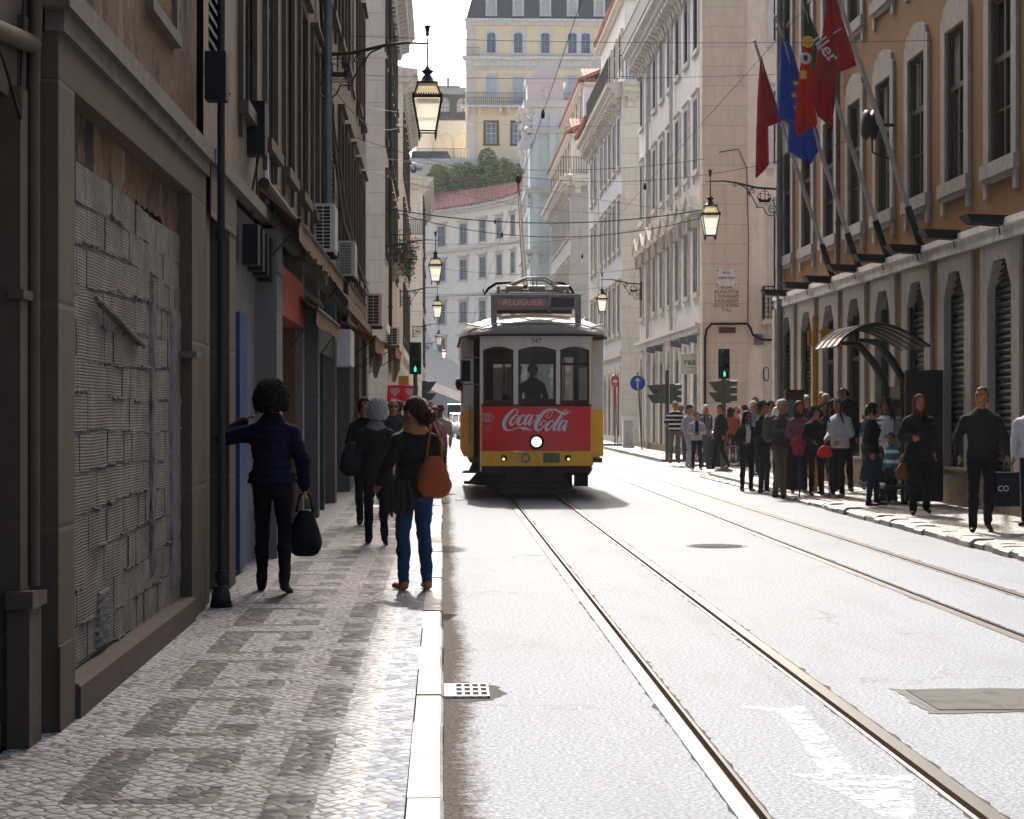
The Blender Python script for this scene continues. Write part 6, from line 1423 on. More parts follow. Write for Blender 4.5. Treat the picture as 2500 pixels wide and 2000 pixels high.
# roof
def roofsec(y, w_, h_, z0=2.97, n=16): return [(w_*math.cos(math.pi*k/n), y, z0+h_*math.sin(math.pi*k/n)**.85) for k in range(n+1)]
secs = [(-.22, 1.0, .02), (-.2, 1.04, .1), (-.05, 1.12, .2), (.2, 1.2, .31), (.6, 1.3, .39), (1.2, 1.36, .43), (2, 1.38, .44), (7, 1.38, .44), (7.8, 1.25, .36), (8.25, 1.05, .05)]
m = MB(); vs = [p for s_ in secs for p in roofsec(s_[0]+0, s_[1], s_[2])]; k = 17
m.add(vs, [(i*k+j, i*k+j+1, (i+1)*k+j+1, (i+1)*k+j) for i in range(len(secs)-1) for j in range(k-1)], 0, True)
m.add([vs[i*k] for i in range(len(secs))]+[vs[i*k+16] for i in range(len(secs))], [(i, i+1, len(secs)+i+1, len(secs)+i) for i in range(len(secs)-1)], 0)
m.build('roof', 'tram_roof', T)
m = MB(); gp = [(-1.37, 6.8, 2.965), (-1.36, 1.2, 2.965), (-1.2, .2, 2.965), (-1.04, -.16, 2.965), (-.6, -.22, 2.965), (0, -.24, 2.965), (.6, -.22, 2.965), (1.04, -.16, 2.965), (1.2, .2, 2.965), (1.36, 1.2, 2.965), (1.37, 6.8, 2.965)]
m.tube(gp, .025, 6); m.build('roof_edge', 'tram_maroon', T)
def dome_z(x, y):
    for i in range(len(secs)-1):
        a, b_ = secs[i], secs[i+1]
        if a[0] <= y <= b_[0]: t = (y-a[0])/(b_[0]-a[0]); w_ = a[1]+(b_[1]-a[1])*t; h_ = a[2]+(b_[2]-a[2])*t; q = max(0, 1-(x/w_)**2)**.5; return 2.97+h_*q**.85
    return 3
m = MB()
for (a, b_) in ((-1.0, -.42), (-.38, .38), (.42, 1.0)):
    pts = []
    for i in range(9): x = a+(b_-a)*i/8; y = -.06+.02*math.sin(math.pi*i/8)+.05*abs(x); pts.append((x, y-.02, dome_z(x, y)+.012+.015*math.sin(math.pi*i/8)))
    m.tube(pts, .014, 5)
for s_ in (-1, 1): m.tube([(s_*1.0, .0, dome_z(1.0, .02)+.02), (s_*1.25, .5, dome_z(1.25, .55)+.1)], .018, 5); m.tube([(s_*.98, 1.0, 3.3), (s_*.98, 7, 3.3)], .045, 6)
m.build('rain_rail', 'tram_white', T)
# destination box
m = MB(); y = .12
m.box(-.82, .82, y, y+.22, 3.655, 3.70); m.box(-.82, -.71, y, y+.06, 3.08, 3.654); m.box(.71, .82, y, y+.06, 3.08, 3.654); m.box(-.71, .71, y, y+.06, 3.44, 3.48); m.box(.21, .27, y, y+.06, 3.40, 3.654); m.box(-.71, .71, y+.14, y+.2, 3.44, 3.654)
b_ = m.build('destination_box', 'box_grey', T); m = MB(); m.box(-.83, .83, y-.01, y+.24, 3.702, 3.725); m.build('cap', 'logo_white', b_); m = MB(); m.box(-.70, .205, y+.05, y+.07, 3.485, 3.65); m.build('route_blind', 'aluguer_red', b_); m = MB(); m.box(.275, .70, y+.05, y+.07, 3.485, 3.65); m.build('blank_blind', 'smoked', b_)
text('lettering', 'ALUGUER', .15, 'aluguer_text', b_, (-.24, y+.048, 3.565), 0, .001, 1.12)
# trolley gear
m = MB(); m.box(-.72, .72, .8, 2.6, 3.72, 3.78); m.box(-.7, .7, .9, 1.0, 3.4, 3.72); m.build('roof_board', 'tram_wood', T)
m = MB(); lz = lambda v: 1.6+(1003-v)/130; lx = lambda u_: (u_-1301)/130
for y in (1.0, 1.6):
    m.tube([(lx(1236), y, lz(702)), (lx(1283), y, lz(682)), (lx(1327), y, lz(682)), (lx(1364), y, lz(702))], .022, 5)
for x in (-.5, -.1, .35): m.tube([(x, .95, 3.88), (x+.3, .95, 3.88)], .045, 8)
m.tube([(-.62, .95, 3.83), (.55, .95, 3.83)], .03, 6)
for x in (-.66, -.5, .5, .62): m.box(x-.03, x+.03, .9, 1.0, 3.78, 3.9)
m.bar((-.02, .95, 3.85), (-.02, .95, 4.05), .015); m.bar((.05, .95, 3.85), (.05, .95, 4.05), .015)
m.build('trolley_base', 'tram_roof', T)
m = MB(); 
m.tube([(lx(1181), 1.2, lz(722)), (lx(1192), 1.2, lz(706)), (lx(1211), 1.2, lz(694)), (lx(1262), 1.2, lz(691))], [.02, .03, .03, .02], 6)
m.tube([(lx(1343), 1.2, lz(692)), (lx(1372), 1.2, lz(693)), (lx(1390), 1.2, lz(704)), (lx(1401), 1.2, lz(722))], [.02, .03, .03, .02], 6); m.build('trolley_hook', 'black', T)
m = MB(); m.tube([(-.12, 1.9, 3.95), (-.13, 3.6, 5.0), (-.12, 5.6, 6.35)], [.045, .035, .025], 8); m.ball((-.12, 5.62, 6.42), (.06, .09, .1), 8); m.build('trolley_pole', 'rust', T)
# under frame, guard and steps
m = MB(); m.box(-1.0, 1.0, .5, 7.8, .42, .66); m.box(-.75, .75, 1.6, 6.4, .12, .44); m.box(.75, 1.0, .9, 1.1, .2, .45)
m.box(-.9, -.5, .4, .7, .2, .45); m.build('underframe', 'under', T)
for y in (2.6, 5.4):
    for s_ in (-1, 1): m = MB(); m.lathe([(.001, -.05), (.4, -.05), (.42, .05), (.001, .05)], (s_*.45, y, .42), 24, 0, True, 'x'); m.build('wheel', 'under', T)
m = MB()
for (z0, z1, a, b_, y) in ((.31, .38, -.6, .56, -.02), (.21, .28, -.65, .63, -.1), (.11, .185, -.68, .69, -.18)): m.box(a, b_, y-.02, y+.02, z0, z1)
m.box(-.52, .5, .0, .06, .385, .47)
for x in (-.55, -.2, .2, .52): m.bar((x, .08, .46), (x*1.1, -.14, .14), .018)
m.build('cowcatcher', 'tram_maroon', T)
m = MB(); m.hexa([(-1.34, .5, .46), (-1.0, .4, .46), (-1.0, 1.1, .46), (-1.34, 1.1, .46), (-1.3, .5, .49), (-1.0, .4, .49), (-1.0, 1.1, .49), (-1.3, 1.1, .49)]); m.hexa([(-1.3, .5, .26), (-.75, .4, .22), (-.75, 1.1, .22), (-1.3, 1.1, .26), (-1.3, .5, .3), (-.75, .4, .27), (-.75, 1.1, .27), (-1.3, 1.1, .3)])
m.prism([(-1.22, .5), (-.9, .5), (-.9, .75), (-1.12, .72)], .5, .55); m.prism([(-1.22, .3), (-.8, .3), (-.8, .5), (-1.06, .48)], .5, .55); m.build('step', 'under', T)
m = MB(); m.box(-1.35, -1.19, .42, .47, 2.14, 2.52); mi_ = m.build('wing_mirror', 'black', T); m = MB(); m.tube([(-1.0, .2, 2.56), (-1.3, .4, 2.57), (-1.36, .44, 2.53), (-1.36, .44, 2.12), (-1.3, .4, 2.08), (-1.0, .2, 2.08)], .014, 6); m.build('bracket', 'chrome', mi_)
# ================================================================== people
CM = {}
def cm(c, rough=.85):
    k = c+str(rough)
    if k not in CM: pm('cloth_'+k, c, rough, .18, 14, .15, .004, obj=True, spec=.1); CM[k] = 'cloth_'+k
    return CM[k]
import numpy as np
class Field:
    """a body as one smooth-blended distance field, meshed in one piece (surface nets)"""
    def __init__(s): s.p = []
    def cap(s, a, b_, ra, rb, lab, k=.022): s.p.append(('c', np.array(a, float), np.array(b_, float), ra, rb, lab, k))
    def loft(s, secs, lab, k=.02, tf=None, ztop=None): s.p.append(('l', np.array(secs, float), tf, lab, k))
    def mesh(s, vox):
        lo = np.array([9., 9, 9]); hi = -lo
        bb = []
        for q in s.p:
            if q[0] == 'c': l_ = np.minimum(q[1]-q[3], q[2]-q[4]); h_ = np.maximum(q[1]+q[3], q[2]+q[4])
            else:
                A = q[1]; c = []
                for (cx, cy, cz, rx, ry) in A:
                    for sx in (-1, 1):
                        for sy in (-1, 1):
                            v = Vector((cx+sx*rx, cy+sy*ry, cz)); c.append(tuple(q[2][0](v) if q[2] else v))
                c = np.array(c); l_ = c.min(0); h_ = c.max(0)
            bb.append((l_-.035, h_+.035)); lo = np.minimum(lo, bb[-1][0]); hi = np.maximum(hi, bb[-1][1])
        lo = lo-vox; n = np.ceil((hi-lo)/vox).astype(int)+2
        D = np.full(n, 1.0, np.float32); H = np.full(n, 9.0, np.float32); L = np.zeros(n, np.int8)
        for q, (l_, h_) in zip(s.p, bb):
            i0 = np.maximum(0, ((l_-lo)/vox).astype(int)); i1 = np.minimum(n, ((h_-lo)/vox).astype(int)+2)
            g = np.meshgrid(*[lo[k]+vox*np.arange(i0[k], i1[k]) for k in range(3)], indexing='ij'); P = np.stack(g, -1)
            if q[0] == 'c':
                _, a, b_, ra, rb, lab, kk = q; ba = b_-a; L2 = max(ba@ba, 1e-9); t = np.clip(((P-a)@ba)/L2, 0, 1)
                d = np.linalg.norm(P-a-t[..., None]*ba, axis=-1)-(ra+(rb-ra)*t)
            else:
                _, A, tf, lab, kk = q
                if tf: P = tf[1](P)
                A = A[np.argsort(A[:, 2])]; z = P[..., 2]; cx, cy, rx, ry = [np.interp(z, A[:, 2], A[:, j]) for j in (0, 1, 3, 4)]
                rr_ = np.sqrt(((P[..., 0]-cx)/rx)**2+((P[..., 1]-cy)/ry)**2); d = (rr_-1)*np.minimum(rx, ry)
                d = np.maximum(d, np.maximum(z-A[-1, 2], A[0, 2]-z)*.9)
            sl = tuple(slice(i0[k], i1[k]) for k in range(3)); Do = D[sl]; Ho = H[sl]
            h = np.clip(.5+.5*(Do-d)/kk, 0, 1); D[sl] = Do*(1-h)+d*h-kk*h*(1-h); nw = d < Ho; L[sl] = np.where(nw, lab, L[sl]); H[sl] = np.where(nw, d, Ho)
        ins = D < 0; cid = -np.ones(n-1, np.int64); acc = np.zeros((n[0]-1, n[1]-1, n[2]-1, 3), np.float32); cnt = np.zeros(n-1, np.float32); Q = []
        for ax in range(3):
            A0 = [slice(None)]*3; A1 = [slice(None)]*3; A0[ax] = slice(0, -1); A1[ax] = slice(1, None)
            cr = ins[tuple(A0)] != ins[tuple(A1)]; I = np.argwhere(cr); d0 = D[tuple(A0)][cr]; d1 = D[tuple(A1)][cr]; t = d0/(d0-d1)
            pt = I.astype(np.float32); pt[:, ax] += t; o1, o2 = [k for k in range(3) if k != ax]
            ok = (I[:, o1] > 0) & (I[:, o2] > 0) & (I[:, o1] < n[o1]-1) & (I[:, o2] < n[o2]-1); I, pt = I[ok], pt[ok]; cs = []
            for (p1, p2) in ((0, 0), (1, 0), (1, 1), (0, 1)):
                c = I.copy(); c[:, o1] -= p1; c[:, o2] -= p2; cs.append(c); np.add.at(acc, (c[:, 0], c[:, 1], c[:, 2]), pt); np.add.at(cnt, (c[:, 0], c[:, 1], c[:, 2]), 1)
            fl = ins[I[:, 0], I[:, 1], I[:, 2]]; fl = fl if ax != 1 else ~fl; Q.append((cs, fl))
        cells = np.argwhere(cnt > 0); cid[cells[:, 0], cells[:, 1], cells[:, 2]] = np.arange(len(cells))
        V = acc[cells[:, 0], cells[:, 1], cells[:, 2]]/cnt[cells[:, 0], cells[:, 1], cells[:, 2]][:, None]
        F = []
        for cs, fl in Q:
            f = np.stack([cid[c[:, 0], c[:, 1], c[:, 2]] for c in cs], 1); f = np.where(fl[:, None], f, f[:, ::-1]); F.append(f)
        F = np.concatenate(F); W = V*vox+lo
        # relax once along neighbours for a cleaner surface
        for it in range(2):
            S_ = np.zeros_like(W); C_ = np.zeros(len(W), np.float32)
            for a, b_ in ((0, 1), (1, 2), (2, 3), (3, 0)):
                np.add.at(S_, F[:, a], W[F[:, b_]]); np.add.at(C_, F[:, a], 1); np.add.at(S_, F[:, b_], W[F[:, a]]); np.add.at(C_, F[:, b_], 1)
            W = W*.5+.5*S_/np.maximum(C_, 1)[:, None]
        fc = V[F].mean(1); ii = np.clip(np.rint(fc).astype(int), 0, n-1); lb = L[ii[:, 0], ii[:, 1], ii[:, 2]]
        return W, F, lb
def caps(m, a, b_, ra, rb, mi, seg=10, ez=1.0):
    """closed tapered capsule"""
    a, b_ = Vector(a), Vector(b_); d = b_-a; L = d.length; d = d.normalized() if L > 1e-6 else Vector((0, 0, 1)); x, y = basis(d)
    rings = []
    for k in range(1, 4): t = math.pi/2*(1-k/3.0); rings.append((a-d*ra*math.sin(t), ra*math.cos(t)))
    n = max(1, int(L/.03))
    for k in range(1, n): rings.append((a+d*L*k/n, ra+(rb-ra)*k/n))
    for k in range(0, 3): t = math.pi/2*k/3.0; rings.append((b_+d*rb*math.sin(t), rb*math.cos(t)))
    vs = [a-d*ra]; 
    for c, r in rings: vs += [c+(x*math.cos(2*math.pi*j/seg)+y*math.sin(2*math.pi*j/seg))*r for j in range(seg)]
    vs.append(b_+d*rb); N = len(rings); fs = [(0, 1+(j+1) % seg, 1+j) for j in range(seg)]
    for i in range(N-1):
        for j in range(seg): fs.append((1+i*seg+j, 1+i*seg+(j+1) % seg, 1+(i+1)*seg+(j+1) % seg, 1+(i+1)*seg+j))
    e = len(vs)-1; fs += [(1+(N-1)*seg+j, 1+(N-1)*seg+(j+1) % seg, e) for j in range(seg)]
    m.add(vs, fs, mi, True)
def loft(m, secs, mi, seg=20):
    """closed stack of ellipses: (centre x,y,z, rx, ry)"""
    vs = [Vector((secs[0][0], secs[0][1], secs[0][2]-.005))]
    for (cx, cy, cz, rx, ry) in secs: vs += [Vector((cx+rx*math.cos(2*math.pi*j/seg), cy+ry*math.sin(2*math.pi*j/seg), cz)) for j in range(seg)]
    vs.append(Vector((secs[-1][0], secs[-1][1], secs[-1][2]+.005))); N = len(secs); fs = [(0, 1+(j+1) % seg, 1+j) for j in range(seg)]
    for i in range(N-1):
        for j in range(seg): fs.append((1+i*seg+j, 1+i*seg+(j+1) % seg, 1+(i+1)*seg+(j+1) % seg, 1+(i+1)*seg+j))
    e = len(vs)-1; fs += [(1+(N-1)*seg+j, 1+(N-1)*seg+(j+1) % seg, e) for j in range(seg)]
    m.add(vs, fs, mi, True)
def interp(secs, step=.025):
    out = []
    for a, b_ in zip(secs, secs[1:]):
        n = max(1, int(abs(b_[2]-a[2])/step))
        for k in range(n): t = k/n; t2 = t*t*(3-2*t)*.5+t*.5; out.append(tuple(a[i]+(b_[i]-a[i])*(t if i == 2 else t2) for i in range(5)))
    out.append(secs[-1]); return out
SKIN = '9c6748'
def person(label, loc, face, H=1.7, top='222222', bot='1a1a1c', shoe='141414', hair='1d1512', style='short', skin=SKIN, rz_off=0, arms=None, feet=None, lean=0, female=False, coat=.0, bulk=1.0, puffer=False, stripes=None, vox=.014, head=(0, 0), group='people waiting on the right pavement', loose=1.0, skirt=None, scarf=None, glasses=False, inner=None, under=None, bareleg=False, sleeve=1.0, cat='person', kid=False, hk=1.0):
    """face: compass angle in degrees the person looks towards, 0 = at the camera, 90 = to the picture's right, 180 = away"""
    s = H/1.75; r = thing('person', label, cat, loc, R(face), group)
    hs = 1.22 if kid else 1.0
    m = Field(); cap = m.cap
    rv = random.Random(sum(map(ord, label))*3)
    if arms is None and not kid:
        q_ = rv.random()
        if q_ < .25: arms = {'R': ((-.25, .02, 1.13), (-.1, -.24, 1.08+.1*rv.random()))}
        elif q_ < .5: arms = {'L': ((.25, .02, 1.13), (.12, -.22, 1.1))}
        elif q_ < .65: arms = {'R': ((-.27, .06, 1.14), (-.17, -.02, .96)), 'L': ((.27, .06, 1.14), (.17, -.02, .96))}
    if head == (0, 0): head = (rv.uniform(-28, 28), rv.uniform(-6, 10))
    if feet is None: feet = ((-.1-.04*rv.random(), rv.uniform(-.08, .04), 0), (.1+.04*rv.random(), rv.uniform(-.06, .08), 0))
    def bend(p):
        x, y, z = p
        if z > .92: dz = z-.92; return Vector((x, y-dz*math.sin(lean), .92+dz*math.cos(lean)))
        return Vector(p)
    sh = (.165 if female else .19)*(.5+.5*bulk); cb_ = bulk
    F = feet or ((-.1, -.02, 0), (.11, .03, 0))
    for sx, f_ in ((-1, F[0]), (1, F[1])):
        hip = Vector((sx*.085, 0, .9)); lift = f_[2]; ank = Vector((f_[0], f_[1]+.0, .085+lift))
        knee = (hip+ank)/2; d = (ank-hip).length; knee = knee+Vector((0, -math.sqrt(max(0, (.41)**2-(min(d, .819)/2)**2)), .01))
        rt = (.083 if not female else .09)*loose
        cap(hip, knee, rt, .058*loose, 2, .03); calf = knee.lerp(ank, .35)+Vector((0, .012, 0)); lr = (.046 if not bareleg else .035)*loose
        cap(knee, calf, .056*loose, .058*loose, 0 if bareleg else 2); cap(calf, ank, .057*loose, lr, 0 if bareleg else 2)
        pitch = f_[3] if len(f_) > 3 else 0
        toe = ank+Vector((sx*.025, -.165*math.cos(pitch), -.052-.15*math.sin(pitch)))
        cap(ank+Vector((0, .0, .01)), ank+Vector((0, .02, -.04)), .042, .038, 3, .015); cap(ank+Vector((0, .025, -.047)), toe, .036, .029, 3, .015)
    L = .93-coat
    if female: T_ = [(0, 0, L-.02, (.172+max(0, coat)*.3)*cb_, (.132+max(0, coat)*.2)*cb_), (0, .01, .95, .172*cb_, .13*cb_), (0, 0, 1.10, .134*cb_, .102*cb_), (0, -.01, 1.22, .15*cb_, .115*cb_), (0, -.02, 1.29, .158*cb_, .125*cb_), (0, 0, 1.38, .155*cb_, .1*cb_), (0, .01, 1.43, .125*cb_, .08*cb_), (0, .01, 1.47, .06, .058)]
    else: T_ = [(0, 0, L-.02, (.16+max(0, coat)*.25)*cb_, (.122+max(0, coat)*.15)*cb_), (0, .005, .95, .16*cb_, .122*cb_), (0, -.01, 1.08, .152*cb_, .118*cb_), (0, -.01, 1.22, .168*cb_, .12*cb_), (0, 0, 1.32, .178*cb_, .117*cb_), (0, 0, 1.395, .168*cb_, .1*cb_), (0, .01, 1.44, .125*cb_, .08), (0, .01, 1.485, .062, .06)]
    T_ = interp(T_)
    if puffer: T_ = [(q[0], q[1], q[2], q[3]+.014*abs(math.sin(q[2]*42)), q[4]+.014*abs(math.sin(q[2]*42))) for q in T_]
    cl_, sl_ = math.cos(lean), math.sin(lean)
    def unb(P):
        z = P[..., 2]-.92; y = P[..., 1]; dz = z*cl_-y*sl_; dz = np.where(z > 0, dz, z); yy = np.where(z > 0, y*cl_+z*sl_, y); return np.stack([P[..., 0], yy, .92+dz], -1)
    bt = (bend, unb) if lean else None
    m.loft(T_, 1, .02, bt); m.loft(interp([(0, 0, .80, .13, .095), (0, .005, .87, .158, .12), (0, .005, .97, .158, .12)]), 2, .02)
    if skirt: m.loft(interp([(0, 0, .9-skirt, .2+skirt*.1, .17+skirt*.08), (0, 0, .95, .16, .12)]), 2)
    A = arms or {}
    for sx, kx in ((-1, 'R'), (1, 'L')):
        shd = bend((sx*(sh-.016), .008, 1.35)); spec = A.get(kx) or ((sx*(sh+.045), .03, 1.12), (sx*(sh+.03), -.07, .87))
        el, ha = Vector(spec[0]), Vector(spec[1])
        if kx not in A: el = bend(el)
        tk = sleeve*(.5+.5*cb_)
        cap(shd, el, .06*tk, .047*tk, 1, .03); e2 = el.lerp(ha, .84)
        if inner == 'bare': cap(el.lerp(shd, .35), el, .043, .04, 0); cap(el, e2, .038, .026, 0)
        else: cap(el, e2, .047*tk, .037*tk, 1)
        cap(e2, ha, .027, .027, 0, .012)
    nk = bend((0, .01, 1.44)); hc = bend((0, -.02, 1.615)); hc = hc+Vector((0, 0, (hs-1)*.1))
    cap(nk, hc-Vector((0, -.01, .06)), .056, .052, 0, .015)
    yaw, pit = R(head[0]), R(head[1]); Q = Matrix.Rotation(yaw, 3, 'Z')@Matrix.Rotation(-pit, 3, 'X'); Qn = np.array(Q)
    HT = lambda p: hc+Q@(Vector(p)*hs)
    hcn = np.array(hc); ht = (HT, lambda P: ((P-hcn)@Qn)/hs)
    ez = [(0, -.035, -.122, .028, .03), (0, -.03, -.105, .046, .055), (0, -.018, -.06, .061, .08), (0, -.005, 0, .071, .093), (0, .005, .05, .073, .096), (0, .01, .09, .062, .082), (0, .01, .108, .045, .06), (0, .01, .12, .02, .03)]
    m.loft(interp(ez, .015), 0, .012, ht)
    for (a, b_, r1_, r2_) in (((0, -.092, .014), (0, -.108, -.026), .009, .014), ((-.016, -.1, -.03), (.016, -.1, -.03), .008, .008), ((-.02, -.088, -.066), (.02, -.088, -.066), .01, .01), ((-.073, .0, .012), (-.076, .006, -.03), .012, .01), ((.073, .0, .012), (.076, .006, -.03), .012, .01), ((-.045, -.08, .03), (.045, -.08, .03), .012, .012), ((0, -.075, -.105), (0, -.08, -.1), .02, .02)): cap(HT(a), HT(b_), r1_*hs, r2_*hs, 0, .008)
    if scarf: b1, b2 = bend((0, 0, 1.42)), bend((0, 0, 1.5)); m.loft([(0, b1.y, 1.39, .12, .1), (0, b1.y, 1.43, .13, .115), (0, b2.y, 1.48, .1, .095), (0, b2.y, 1.52, .075, .075)], 4, .015)
    # hands: a palm, four bent fingers of different lengths and a thumb
    for sx, kx in ((-1, 'R'), (1, 'L')):
        spec = A.get(kx) or ((sx*(sh+.045), .03, 1.12), (sx*(sh+.03), -.07, .87)); el, ha = Vector(spec[0]), Vector(spec[1])
        if kx not in A: el = bend(el)
        d = (ha-el).normalized(); up = Vector((0, -1, 0)) if abs(d.y) < .8 else Vector((0, 0, -1)); fwd = (up-d*up.dot(d)).normalized(); out = d.cross(fwd)
        for k in range(4):
            o_ = (k-1.5)*.0205; ln = (.04, .046, .043, .034)[k]; a = ha+fwd*(-o_)+d*.014; b1 = a+d*ln+out*(-sx*.008)+fwd*(-o_*.15); c1 = b1+d*ln*.62+out*(-sx*.022)
            cap(a, b1, .0095, .009, 0, .004); cap(b1, c1, .009, .008, 0, .004)
        a = ha+fwd*.026-d*.02; b1 = a+fwd*.026+d*.026; cap(a, b1, .012, .010, 0, .006); cap(b1, b1+d*.028-out*(sx*.008), .010, .0085, 0, .004)
        for q in (-.022, -.007, .008, .022): cap(ha-d*.035+fwd*q*.6, ha+d*.014+fwd*q, .014, .0125, 0, .008)
    W_, F_, lb = m.mesh(vox); W_ = W_*s
    def sc(mb): return [tuple(Vector(v)*s) for v in mb.v]
    me2 = bpy.data.meshes.new('body'); me2.from_pydata(W_.tolist(), [], F_.tolist())
    for q in (cm(skin, .6), cm(top), cm(bot), cm(shoe, .5), cm(under or scarf or (stripes[0] if stripes else None) or top)): me2.materials.append(M[q])
    c = W_[F_].mean(1); lb = lb.astype(int)
    if under: lb[(lb == 1) & (c[:, 1] < -.02*s) & (np.abs(c[:, 0]) < .055*s) & (c[:, 2] > 1.05*s)] = 4
    if stripes: lb[(lb == 1) & ((c[:, 2]/s/stripes[1]).astype(int) % 3 == 0)] = 4
    me2.polygons.foreach_set('material_index', lb.tolist()); me2.polygons.foreach_set('use_smooth', [True]*len(F_)); me2.update()
    rs = random.Random(len(label)*7+int(H*100)); off = Vector((rs.uniform(0, 9), rs.uniform(0, 9), rs.uniform(0, 9)))
    cloth = np.zeros(len(W_), bool); cloth[F_[(lb == 1) | (lb == 2) | (lb == 4)].ravel()] = True
    N_ = np.zeros(len(W_)*3, np.float32); me2.vertices.foreach_get('normal', N_); N_ = N_.reshape(-1, 3); C3 = W_.copy()
    for i in np.nonzero(cloth)[0]:
        x, y, z = W_[i]; C3[i] += N_[i]*(noise.noise(Vector((x*8, y*8, z*13))+off)*.009+noise.noise(Vector((x*20, y*20, z*34))+off)*.004)
    me2.vertices.foreach_set('co', C3.astype(np.float32).ravel()); me2.update()
    bo = link('body', me2, r)
    # face details
    g = MB()
    for sx in (-1, 1): g.ball(HT((sx*.03, -.089, .014)), (.011, .007, .006), 8)
    g.v = sc(g); g.build('eyes', cm('1a1210', .3), r)
    g = MB(); 
    for sx in (-1, 1): g.tube([HT((sx*.014, -.1, .034)), HT((sx*.03, -.098, .04)), HT((sx*.048, -.086, .032))], .004, 5)
    g.v = sc(g); g.build('eyebrows', cm(hair if style != 'bald' else '3a302a'), r)
    g = MB(); g.tube([HT((-.022, -.098, -.064)), HT((0, -.103, -.066)), HT((.022, -.098, -.064))], .0045, 5); g.v = sc(g); g.build('mouth', cm('7d4038'), r)
    if glasses:
        g = MB(); 
        for sx in (-1, 1): g.ball(HT((sx*.033, -.1, .012)), (.027, .01, .018), 10)
        g.tube([HT((-.055, -.095, .018)), HT((0, -.11, .018)), HT((.055, -.095, .018))], .004, 5)
        for sx in (-1, 1): g.tube([HT((sx*.055, -.092, .018)), HT((sx*.078, .0, .016))], .003, 4)
        g.v = sc(g); g.build('sunglasses', cm('0a0a0b', .15), r)
    # hair
    g = MB(); rh = random.Random(hash(style) % 97+int(H*10)); rh = random.Random(sum(map(ord, label)))
    def scalp(zcut, yfront=-.045, k=1.0, seg=18):
        vs = []; n = 10
        for i in range(n+1):
            a = math.pi*.5*(i/n)*1.0
            for j in range(seg):
                t = 2*math.pi*j/seg; x = .081*k*math.cos(t)*math.sin(math.pi*.62*i/n+.02); y = .104*k*math.sin(t)*math.sin(math.pi*.62*i/n+.02); z = .03+.105*k*math.cos(math.pi*.62*i/n)
                if y < yfront and z < .075: y = yfront+(y-yfront)*.1; z = max(z, .055)
                if y > 0: z -= .06*(y/.1)*(i/n)**2; zc2 = zcut-.05
                else: zc2 = zcut
                z = max(z, zc2); vs.append(HT((x*(1+.04*rh.uniform(-1, 1)), y+.012+.003*rh.uniform(-1, 1), z+.006*rh.uniform(-1, 1))))
        g.add(vs, [(i*seg+j, i*seg+(j+1) % seg, (i+1)*seg+(j+1) % seg, (i+1)*seg+j) for i in range(n) for j in range(seg)], 0, True)
    def locks(n, ln, rad, curl, spread=1.0, front=True, base=.0):
        for i in range(n):
            t = rh.uniform(0, 2*math.pi); ph = rh.uniform(.1, 1.0)
            x = .078*math.cos(t)*math.sin(ph*1.5); y = .1*math.sin(t)*math.sin(ph*1.5)+.01; z = .03+.1*math.cos(ph*1.5)
            if y < -.045 and not (front and z > .085): continue
            l_ = ln*rh.uniform(.6, 1.1); pts = []; 
            for k in range(6):
                q = k/5; sw = curl*math.sin(q*6+t*3); pts.append(HT((x*(1+.35*q*spread)+sw*.5, y*(1+.25*q*spread)+sw, z-l_*q**1.2+.02*math.sin(q*3)*(1-ph))))
            g.tube(pts, [rad, rad*1.15, rad*1.1, rad, rad*.8, rad*.3], 5)
    if style == 'short': scalp(-.01); locks(60, .05, .012, .004)
    elif style == 'crop': scalp(0.0, k=1.0)
    elif style == 'receding': scalp(-.01, yfront=-.0)
    elif style == 'bald': 
        for i in range(34): t = rh.uniform(-.25, math.pi+.25); g.ball(HT((.076*math.cos(t), .09*math.sin(t)+.012, rh.uniform(-.03, .045))), (.014, .014, .017), 6)
    elif style == 'bob': scalp(-.02, yfront=-.08, k=1.07); locks(150, .16, .013, .006, .8)
    elif style == 'long': scalp(-.02, yfront=-.08, k=1.07); locks(170, .30, .013, .010, .9)
    elif style == 'curly':
        scalp(-.02, k=1.08*hk if hk < 1.1 else 1.25)
        for i in range(int(900*hk)):
            t = rh.uniform(0, 2*math.pi); ph = rh.uniform(0, 2.05); y = .115*math.sin(t)*math.sin(ph)+.02; z = .03+.12*math.cos(ph)
            if y < -.06 and z < .07: continue
            p0_ = Vector((.092*hk*math.cos(t)*math.sin(ph), y*.92*hk, .03+(z-.03)*hk)); yy_ = hk; a_ = rh.uniform(0, 6.28); cr = rh.uniform(.010, .018)*hk; g.tube([HT(p0_+Vector((cr*math.cos(a_+k*1.1), cr*math.sin(a_+k*1.1)+.1*y*k/6, -.009*k+.012))) for k in range(6)], [.004*hk, .007*hk, .0075*hk, .007*hk, .006*hk, .002], 4)
    elif style == 'bun':
        scalp(-.02, k=1.05); locks(90, .09, .013, .004)
        for i in range(150): d = Vector((rh.gauss(0, 1), rh.gauss(0, 1), rh.gauss(0, 1))).normalized(); e_ = Vector((rh.gauss(0, 1), rh.gauss(0, 1), rh.gauss(0, 1)))*.02; c_ = Vector((d.x*.055, .15+d.y*.055, -.01+d.z*.055)); g.tube([HT(c_-e_), HT(c_+d*.018), HT(c_+e_)], [.008, .014, .004], 5)
    elif style == 'hat':
        scalp(-.01); 
    elif style == 'cap': scalp(-.01)
    g.v = sc(g); g.build('hair', cm(hair, .7), r)
